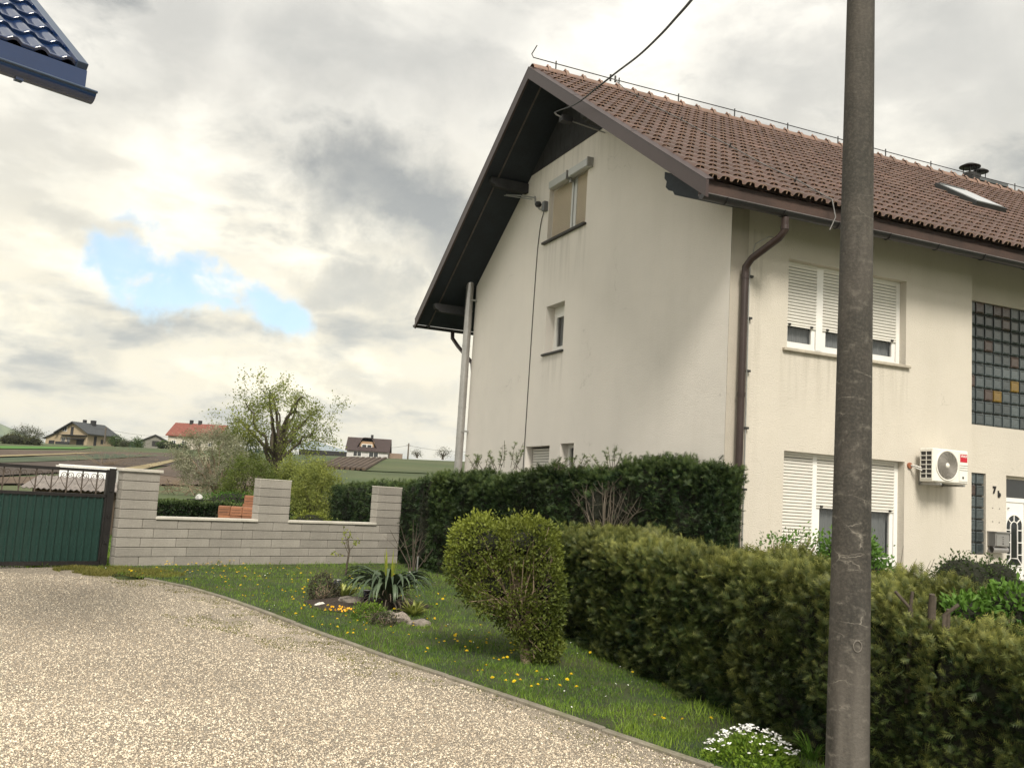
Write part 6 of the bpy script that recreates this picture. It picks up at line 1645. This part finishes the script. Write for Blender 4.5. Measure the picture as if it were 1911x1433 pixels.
crown_tree('fruit_tree', tp_(400, 925, 33.0), 2.75, 2.5, 9, 'bushy plum tree in fading white blossom leaning left in the orchard', MF['blossom'], 21000, .052, .085, zlow=.22, limbs=10, subs=230, bark=MF['twig'], tk=(.0, .9), off=(-.28, 0), tiplen=.30)
crown_tree('fruit_tree', tp_(432, 925, 35.5), 2.9, 1.6, 17, 'young green tree between the blossoming tree and the tall fruit tree', MF['tree'], 9500, .065, .06, zlow=.25, limbs=8, subs=130, tk=(.0, .5), tiplen=.35)
crown_tree('fruit_tree', tp_(466, 935, 31.0), 1.75, 1.9, 23, 'low dense green shrub tree directly left of the middle wall pillar', MF['tree'], 14000, .062, .05, zlow=.05, limbs=9, subs=170, tk=(.0, .35), multi=3)
crown_tree('fruit_tree', tp_(588, 950, 28.0), 1.75, 1.35, 31, 'yellow green leafy shrub tree right of the middle wall pillar', MF['tree'], 13000, .060, .045, zlow=.05, limbs=9, subs=150, tk=(.2, .8), multi=3)
crown_tree('fruit_tree', tp_(556, 945, 32.0), 1.8, 1.9, 37, 'light green tree behind the yellow green shrub, under the tall fruit tree', MF['tree'], 13000, .065, .045, zlow=.08, limbs=9, subs=150, tk=(.1, .7), multi=3)
blob_bush('bush', tp_(582, 962, 22.0), [(0, 0, .42, .55, .4, .36), (.6, 0, .30, .5, .4, .28)], 4200, .05, MF['privet'], 'low yellow green bush just behind the wall gap', 91, tipk=.8, inner=.8)
blob_bush('bush', tp_(440, 948, 30.0), [(0, 0, .35, 1.1, .6, .40), (1.2, 0, .4, .9, .5, .45)], 5500, .07, MF['green'], 'dark green undergrowth beneath the orchard trees', 92, tipk=.2, inner=.85)
br_m = MF['twig']
bh = empty('brush_pile', tp_(330, 912, 40.0), 0, 'grey brown heap of brushwood at the orchard edge', 'brushwood'); m = MB()
for k in range(150):
    a = R.uniform(0, 3.14); c = np.array([R.uniform(-.6, 3.6), R.uniform(-.4, .4), R.uniform(.05, .5)]); v = np.array([math.cos(a), R.gauss(0, .3), abs(math.sin(a)) * .4]) * R.uniform(.2, .6); m.tube([c - v, c + v], .012, 4)
m.build('sticks', MF['twig'], bh)

# ------------------------------------------------------------------ fields on the far slope
def field(px_poly, m, lift, name='field', n=22):
    """px_poly: 4 picture corners of a field on the slope, clockwise from top left"""
    c = [on_ground(*p)[:2] for p in px_poly]; a, b, d_, e = [np.array(q) for q in c]
    U, V = np.meshgrid(np.linspace(0, 1, n), np.linspace(0, 1, n), indexing='ij')
    Pxy = ((1 - U) * (1 - V))[..., None] * a + (U * (1 - V))[..., None] * b + (U * V)[..., None] * d_ + ((1 - U) * V)[..., None] * e
    z = gh(Pxy[..., 0], Pxy[..., 1]) + lift; P = np.concatenate([Pxy, z[..., None]], -1).reshape(-1, 3); idx = np.arange(n * n).reshape(n, n)
    F = np.stack([idx[:-1, :-1], idx[1:, :-1], idx[1:, 1:], idx[:-1, 1:]], -1).reshape(-1, 4)
    o = mesh_np(name, P, F, m, smooth=True); o['kind'] = 'structure'; return o
plough = mat('ploughed_soil', (.070, .047, .034), .95, .25, .15, 2.5, .05, 3, col2=(.095, .068, .048), mixscale=.05)
plough2 = mat('ploughed_soil_dark', (.055, .040, .030), .95, .25, .2, 2.5, .05, 3)
crop = mat('young_crop', (.038, .062, .030), .95, .2, .2, 3, .03, 3, col2=(.075, .090, .045), mixscale=.1)
bright = mat('spring_grass', (.060, .170, .020), .95, .15, .2, 3)
dry = mat('dry_grass', (.26, .21, .11), .95, .3, .5, 3)
field([(-60, 838), (330, 846), (330, 852), (-60, 851)], plough, .05)
field([(-60, 832), (175, 835), (150, 838.5), (-60, 837)], bright, .06)
field([(-60, 853), (150, 846), (190, 846), (-60, 856)], dry, .10, 'field_edge')
field([(-60, 857), (200, 847), (330, 849), (-60, 866)], crop, .05)
field([(-60, 867), (330, 850), (430, 858), (-60, 892)], plough2, .05)
field([(200, 880), (330, 857), (345, 857), (250, 881)], dry, .10, 'field_edge')
field([(260, 884), (350, 860), (500, 866), (500, 912), (200, 912)][:4], plough, .07)
field([(-60, 893), (330, 885), (430, 906), (-60, 904)], mat('weedy_soil', (.095, .065, .042), .95, .4, .4, 3), .05)
field([(632, 853.5), (722, 854.5), (674, 878), (600, 872)], plough2, .05)
fr = empty('furrows', (0, 0, 0)); fr['kind'] = 'structure'
for k in range(9):
    t = k / 8; a = on_ground(636 + 84 * t, 855 + t * .5); b = on_ground(598 + 80 * t, 873 + 5 * t)
    n_ = 14; m = MB(); pts = []
    for q in range(n_ + 1):
        p = a + (b - a) * q / n_; p[2] = float(gh(p[0], p[1])) + .10; pts.append(p)
    m.tube(pts, .28, 4); m.build('furrow', plough, fr)
field([(724, 854.5), (800, 857), (800, 884), (676, 878.5)], bright, .06)
field([(716, 854), (722, 854.4), (676, 878.6), (668, 877)], dry, .12, 'field_edge')
blob_bush('bush', on_ground(190, 868), [(0, 0, .5, 3.2, 1.0, 1.2), (2.8, 0, .4, 2, 1, .9)], 420, .10, mat('dry_stalks', (.22, .17, .12), .9), 'thin dry brown stalks in the field behind the gate', 95, twigs=60, cat='weeds')

# ------------------------------------------------------------------ distant buildings
def far_house(loc, yaw, W_, D_, eave, ridge, roofc, wallc, label, cat='house', over=.5, wins=(), side=(), extra=None, gable_mat=None, ridge_x=False, chim=()):
    """local: x along the side seen from the camera, y away. ridge runs along y (gable towards camera) unless ridge_x"""
    base = -2.5; o = empty('house' if cat == 'house' else cat, loc, yaw, label, cat)
    wm = mat('far_wall', wallc, .9, .1, 2, 0); rm_ = mat('far_roof', roofc, .8, .15, 2, 8)
    m = MB()
    if not ridge_x:
        pf = [(-W_ / 2, base), (W_ / 2, base), (W_ / 2, eave), (0, ridge), (-W_ / 2, eave)]
        vs = [(x, 0, z) for x, z in pf] + [(x, D_, z) for x, z in pf]; n = 5
        m.add(vs, [tuple(range(n)), tuple(range(n, 2 * n))[::-1]] + [(i, n + i, n + (i + 1) % n, (i + 1) % n) for i in range(n)]); m.build('wall', wm, o)
        for s_ in (-1, 1):
            sl_ = (ridge - eave) / (W_ / 2); xe = s_ * (W_ / 2 + over); ze = eave - over * sl_
            r = MB(); vs = [(0, -over, ridge + .12), (xe, -over, ze + .12), (xe, D_ + over, ze + .12), (0, D_ + over, ridge + .12), (0, -over, ridge - .10), (xe, -over, ze - .10), (xe, D_ + over, ze - .10), (0, D_ + over, ridge - .10)]
            r.add(vs, [(0, 1, 2, 3), (7, 6, 5, 4), (0, 4, 5, 1), (1, 5, 6, 2), (2, 6, 7, 3)]); r.build('roof', rm_, o)
    else:
        pf = [(0, base), (D_, base), (D_, eave), (D_ / 2, ridge), (0, eave)]; n = 5
        vs = [(-W_ / 2, y, z) for y, z in pf] + [(W_ / 2, y, z) for y, z in pf]
        m.add(vs, [tuple(range(n))[::-1], tuple(range(n, 2 * n))] + [(i, (i + 1) % n, n + (i + 1) % n, n + i) for i in range(n)]); m.build('wall', wm, o)
        sl_ = (ridge - eave) / (D_ / 2)
        for s_ in (0, 1):
            ye, yr = (-over if s_ == 0 else D_ + over), D_ / 2; ze = eave - over * sl_
            r = MB(); X_ = W_ / 2 + over
            vs = [(-X_, yr, ridge + .12), (X_, yr, ridge + .12), (X_, ye, ze + .12), (-X_, ye, ze + .12), (-X_, yr, ridge - .1), (X_, yr, ridge - .1), (X_, ye, ze - .1), (-X_, ye, ze - .1)]
            r.add(vs, [(0, 1, 2, 3), (7, 6, 5, 4), (0, 4, 5, 1), (1, 5, 6, 2), (2, 6, 7, 3), (3, 7, 4, 0)]); r.build('roof', rm_, o)
    for (x, z, w_, h_, kind) in wins:
        wo = MB().box((x, -.06, z), (x + w_, .02, z + h_)).build('window' if kind != 'door' else 'door', {'w': MT['white'], 'door': MT['black'], 'dark': MT['black'], 'brown': MT['bark_wood']}[kind], o)
        if kind == 'w':
            n_ = 2
            for q in range(n_): MB().box((x + .1 + q * (w_ - .1) / n_, -.09, z + .1), (x + q * (w_ - .1) / n_ + (w_ - .1) / n_, -.05, z + h_ - .1)).build('pane', MT['glass_dark'], wo)
    for (y, z, w_, h_) in side:
        MB().box((W_ / 2 - .02, y, z), (W_ / 2 + .05, y + w_, z + h_)).build('window', MT['bark_wood'], o)
    for (x, y, s_) in chim:
        MB().box((x - s_, y - s_, ridge - 1.0), (x + s_, y + s_, ridge + .9)).build('chimney', MT['bark_wood'], o)
    if extra: extra(o, wm, rm_)
    return o
def pxz(px, py, Y): return atY(px, py, Y)
YA = 240.0; pA = pxz(134, 832, YA); zA = pA[2]; kz = lambda px, py, Y: pxz(px, py, Y)[2]
hA = kz(134, 787, YA) - zA; eA = kz(165, 807, YA) - zA
def exA(o, wm, rm_):
    m = MB(); W2 = 4.7      # lean-to on the left
    m.add([(-W2 - 4.6, .5, -2.5), (-W2, .5, -2.5), (-W2, .5, eA - .1), (-W2 - 4.6, .5, 1.9), (-W2 - 4.6, 7, -2.5), (-W2, 7, -2.5), (-W2, 7, eA - .1), (-W2 - 4.6, 7, 1.9)],
          [(0, 1, 2, 3), (4, 7, 6, 5), (0, 3, 7, 4)]); m.build('annex_wall', wm, o)
    r = MB(); r.add([(-W2, 0, eA + .15), (-W2 - 5.2, 0, 1.75), (-W2 - 5.2, 7.4, 1.75), (-W2, 7.4, eA + .15), (-W2, 0, eA - .1), (-W2 - 5.2, 0, 1.5), (-W2 - 5.2, 7.4, 1.5), (-W2, 7.4, eA - .1)], [(0, 1, 2, 3), (0, 4, 5, 1), (1, 5, 6, 2)]); r.build('annex_roof', rm_, o)
    MB().box((-W2 - 3.4, .42, -.3), (-W2 - 1.6, .5, 1.2)).build('garage_door', MT['bark_wood'], o)
    MB().box((-3.6, -1.1, 2.62), (4.6, .05, 2.80)).build('balcony_floor', MT['bark_wood'], o)
    MB().box((-4.4, -1.1, .0), (.2, -1.02, .95)).build('terrace_rail', MT['bark_wood'], o)
    MB().box((-.6, -1.6, 1.7), (3.9, .05, 1.9)).build('porch_roof', MT['bark_wood'], o)
    MB().box((1.6, -.3, -.2), (3.7, .0, 1.6)).build('porch_wall', MT['black'], o)
far_house((pA[0], YA, zA), math.radians(-20), 9.4, 9.5, eA, hA, (.055, .060, .065), (.36, .29, .195), 'large beige house with dark grey roof, balcony and annex on the far left slope', over=.9,
          wins=[(-3.6, 3.6, 1.5, 1.2, 'w'), (-.9, 2.85, .9, 2.0, 'brown'), (-3.6, .6, 1.3, 1.5, 'w'), (-1.8, .3, 1.0, 1.9, 'w')], side=[(2.2, .4, .9, 2.4), (4.6, 1.0, .8, 1.1)], extra=exA, chim=[(-.6, 4, .35), (.8, 5.5, .5)])
YB = 232.0; pB = pxz(288, 834, YB)
far_house((pB[0], YB, pB[2]), math.radians(14), 5.6, 8, kz(288, 822, YB) - pB[2], kz(283, 811, YB) - pB[2], (.05, .052, .055), (.20, .195, .17), 'small grey barn with dark roof beside the red roofed house', 'barn', over=.45, wins=[(-.6, .2, 1.6, 1.3, 'dark'), (1.9, -.5, .7, 1.6, 'dark')])
YC = 228.0; pC = pxz(358, 834, YC)
far_house((pC[0], YC, pC[2]), math.radians(-6), 12.4, 8.5, kz(358, 812, YC) - pC[2], kz(358, 789, YC) - pC[2], (.20, .065, .047), (.50, .46, .39), 'white house with bright red roof half hidden by the orchard trees', over=.5, ridge_x=True,
          wins=[(-5.2, .3, 1.1, 1.1, 'w'), (-2.6, .3, 1.2, 1.1, 'w'), (1.0, .3, 1.2, 1.1, 'w'), (4, .3, 1.2, 1.1, 'w')], chim=[(-2.6, 4.2, .35), (-.4, 4.2, .35)])
YD = 214.0; pD = pxz(685, 853.5, YD)
def exD(o, wm, rm_):
    e_, r_ = kz(685, 840, YD) - pD[2], kz(685, 816.5, YD) - pD[2]
    m = MB(); zb, zt = e_ + .55, e_ + 2.0
    m.box((-1.9, .9, zb - .4), (1.3, 3.4, zt)); m.build('dormer', mat('dormer_wood', (.34, .22, .13), .8), o)
    for s_ in (-1, 1):
        v = MB(); xe = -.3 + s_ * 2.3; v.add([(-.3 + s_ * .9, .5, zt + .7), (xe, .5, zb - .2), (xe, 3.2, zb - .2), (-.3 + s_ * .9, 3.9, zt + .7)], [(0, 1, 2, 3)]); v.add([(-.3 + s_ * .9, .5, zt + .85), (xe + .0, .5, zb - .05), (xe, 3.2, zb - .05), (-.3 + s_ * .9, 3.9, zt + .85)], [(0, 3, 2, 1)]); v.build('dormer_roof', rm_, o)
    MB().add([(-1.2, .5, zt + .85), (.6, .5, zt + .85), (.6, 4.2, zt + 1.1), (-1.2, 4.2, zt + 1.1)], [(0, 1, 2, 3)]).add([(-1.2, .5, zt + .7), (.6, .5, zt + .7), (.6, 4.2, zt + .95), (-1.2, 4.2, zt + .95)], [(3, 2, 1, 0)]).add([(-1.2, .5, zt + .7), (.6, .5, zt + .7), (.6, .5, zt + .85), (-1.2, .5, zt + .85)], [(0, 1, 2, 3)]).build('dormer_roof', rm_, o)
    w_ = MB().box((-1.5, .80, zb - .05), (.9, .90, zb + .85)).build('window', MT['white'], o)
    for x in (-1.35, -.2): MB().box((x, .76, zb + .1), (x + .95, .81, zb + .7)).build('pane', MT['glass_dark'], w_)
far_house((pD[0], YD, pD[2]), math.radians(4), 9.2, 8.0, kz(685, 839.5, YD) - pD[2], kz(685, 816.5, YD) - pD[2], (.050, .034, .032), (.50, .49, .48), 'house with dark brown roof and a small dormer on the skyline', over=.4, ridge_x=True,
          wins=[(-3.2, .1, 1.9, 1.25, 'w'), (.3, .1, 2.2, 1.25, 'w')], extra=exD, chim=[(.5, 4.0, .28)])
p = pxz(737, 851, YD + 3)
o = empty('garden_wall', (p[0], YD + 3, p[2]), .05, 'low brown outbuilding wall right of the dark roofed house', 'wall'); MB().box((-2.2, 0, -2), (1.7, .4, kz(737, 846, YD + 3) - p[2])).build('masonry', mat('brown_masonry', (.24, .18, .14), .9), o)
YH = 225.0; p = pxz(628, 851, YH); o = empty('barn', (p[0], YH, p[2]), 0, 'long dark hall with pale blue grey metal roof behind the fruit tree', 'barn')
MB().box((-9, 0, -2), (2.8, 10, kz(628, 842, YH) - p[2])).build('wall', MT['black'], o)
zt, zl = kz(590, 822, YH) - p[2], kz(628, 842, YH) - p[2]
MB().add([(-6, 0, zt), (2.4, 0, zl + .15), (2.4, 10, zl + .15), (-6, 10, zt), (-12, 0, zl + .15), (-12, 10, zl + .15), (-6, 0, zl), (2.4, 0, zl), (-12, 0, zl)], [(0, 1, 2, 3), (0, 3, 5, 4), (0, 6, 7, 1), (0, 4, 8, 6)]).build('roof', mat('pale_sheet', (.36, .42, .47), .5), o)

# poles and wires on the skyline
pm = mat('far_pole', (.12, .10, .08), .9)
def far_pole(px, y0, y1, Y, lab):
    a, b = pxz(px, y0, Y), pxz(px - (y1 - y0) * .06, y1, Y); o = empty('power_pole', (a[0], Y, b[2]), 0, lab, 'power pole')
    MB().tube([(0, 0, -1), (0, 0, a[2] - b[2])], [.20, .15], 8).build('post', pm, o); MB().box((-.5, -.06, a[2] - b[2] - .55), (.5, .06, a[2] - b[2] - .45)).build('crossarm', pm, o); return np.array([a[0], Y, a[2] - .5])
t1 = far_pole(198, 797, 820, 235, 'wooden power pole right of the large beige house'); t2 = far_pole(763, 827, 852, 218, 'wooden power pole on the skyline left of the cream house')
def wire(a, b, sag, lab):
    pts = [a + (b - a) * t + np.array([0, 0, -sag * 4 * t * (1 - t)]) for t in np.linspace(0, 1, 16)]
    tag(MB().tube(pts, .035, 4).build('wire', MT['cable']), lab, 'wire')
wire(t1, pxz(330, 815, 228), .5, 'thin wire from the far pole to the red roofed house'); wire(t1, pxz(176, 799, 236), .1, 'short wire from the far pole to the beige house')
wire(pxz(600, 822, 222), t2, 1.2, 'wire passing behind the dark roofed house to the skyline pole'); wire(t2, pxz(900, 842, 214), .6, 'wire from the skyline pole towards the cream house')
# small trees on the skyline
def sky_tree(px, y0, y1, Y, lab, m, seed, n=2500, w=1.2, ls=.28, spread=1.1):
    b = pxz(px, y1, Y); h = pxz(px, y0, Y)[2] - b[2]
    return crown_tree('tree', (b[0], Y, b[2]), h, h * w * 1.15, seed, lab, m, n, ls, .22, zlow=.18, limbs=9, subs=90, tk=(.0, .5), tiplen=.8)
dk = leafy('far_leaf', (.045, .055, .025), (.16, .16, .08), .8, .2); dk2 = leafy('far_leaf_green', (.04, .075, .02), (.14, .20, .06), .8, .2)
sky_tree(51, 797, 828, 232, 'round budding tree left of the large beige house', dk, 101, 2600, 1.5)
sky_tree(216, 816, 834, 236, 'green tree right of the power pole on the slope', dk2, 102, 2200)
sky_tree(256, 822, 836, 222, 'yellow green shrub tree between the beige house and the barn', dk2, 103, 1500)
sky_tree(233, 826, 836, 224, 'low dark tree in front of the conifer wood', dk, 104, 1200)
sky_tree(826, 838, 856, 205, 'small bare tree on the skyline right of the pole', dk, 105, 500, 1.2, .22)
sky_tree(778, 842, 853, 205, 'tiny shrub tree beside the skyline pole', dk, 106, 400, 1.3, .2)
blob_bush('bush', tuple(on_ground(24, 828)), [(0, 0, .5, 2.2, 1.2, .9), (3, 0, .4, 1.4, 1, .7)], 1600, .3, dk, 'dark low shrub at the field edge far left', 107, twigs=5, inner=.9)
blob_bush('bush', tuple(on_ground(310, 837)), [(0, 0, .6, 2.2, 1.2, 1.0), (3, 0, .4, 1.6, 1, .7)], 1600, .3, dk2, 'green shrubs in front of the red roofed house', 108, twigs=5, inner=.9)

# conifer wood behind the ridge (reads as one mass)
vs = []; rs = np.random.default_rng(9); V = []; F = []; T = []
nt_ = 420
for i in range(nt_):
    px = rs.uniform(120, 620); Y = rs.uniform(420, 470); top = 822 + (px - 190) * .055 + rs.normal(0, 2.2) - 3.5 * math.sin(px * .03); p = pxz(px, top, Y); h = 15 + rs.uniform(-3, 3); b = len(V) 
    k = 7; r_ = rs.uniform(2.0, 3.0)
    for lv in range(5):
        z0 = p[2] - h + h * lv / 5 * .95; rr_ = r_ * (1 - lv / 5.2); b = len(V)
        for q in range(k): a = 2 * math.pi * q / k + lv; V.append((p[0] + rr_ * (1 + .25 * rs.normal()) * math.cos(a), Y + rr_ * math.sin(a), z0))
        V.append((p[0], Y, z0 + h * .42 if lv < 4 else p[2]));
        for q in range(k): F.append((b + q, b + (q + 1) % k, b + k))
tag(mesh_np('conifer_wood', V, F, mat('conifer', (.020, .045, .030), .9, .3, .3, 0)), 'dark conifer wood on the horizon between the far houses', 'wood', kind='stuff')

# distant hills
def hills():
    xs = np.linspace(-4200, 4200, 240); ys = [2300, 2600, 2900, 3200, 3500, 3900]; V = []
    def top(x):
        r = x / 3200.0; base = 48 + 105 * math.exp(-((r + .585) / .075) ** 2) + 40 * math.exp(-((r + .75) / .2) ** 2) + 16 * math.sin(x / 510) + 8 * math.sin(x / 170 + 1)
        return base
    prof_ = [-30, 15, 55, 100, 80, -40]
    for y, q in zip(ys, prof_):
        for x in xs: V.append((x, y, -18 + (top(x) + 18) * max(q, -30) / 100 + 5 * math.sin(x / 90 + y)))
    n = len(xs); F = [(j * n + i, j * n + i + 1, (j + 1) * n + i + 1, (j + 1) * n + i) for j in range(len(ys) - 1) for i in range(n - 1)]
    hm = mat('hill_cover_hazy', (.055, .085, .040), .95, .3, .004, .02, 0, 30, col2=(.15, .19, .09), mixscale=.006)  # cover kept pale, so part of the haze is in the colour
    o = mesh_np('hills', V, F, hm, smooth=True); o['kind'] = 'structure'
hills()

# ------------------------------------------------------------------ air
hz_m = bpy.data.materials.new('air'); hz_m.use_nodes = True; N = hz_m.node_tree.nodes; N.remove(N['Principled BSDF'])
pv = N.new('ShaderNodeVolumePrincipled'); pv.inputs['Color'].default_value = (.82, .90, 1.0, 1); pv.inputs['Density'].default_value = .00011; pv.inputs['Anisotropy'].default_value = .2
hz_m.node_tree.links.new(pv.outputs[0], N['Material Output'].inputs['Volume'])
hb_ = MB().box((-4300, -4300, -42), (4300, 4300, 190)).build('haze', hz_m); hb_['kind'] = 'stuff'; hb_['label'] = 'thin spring haze in the air'
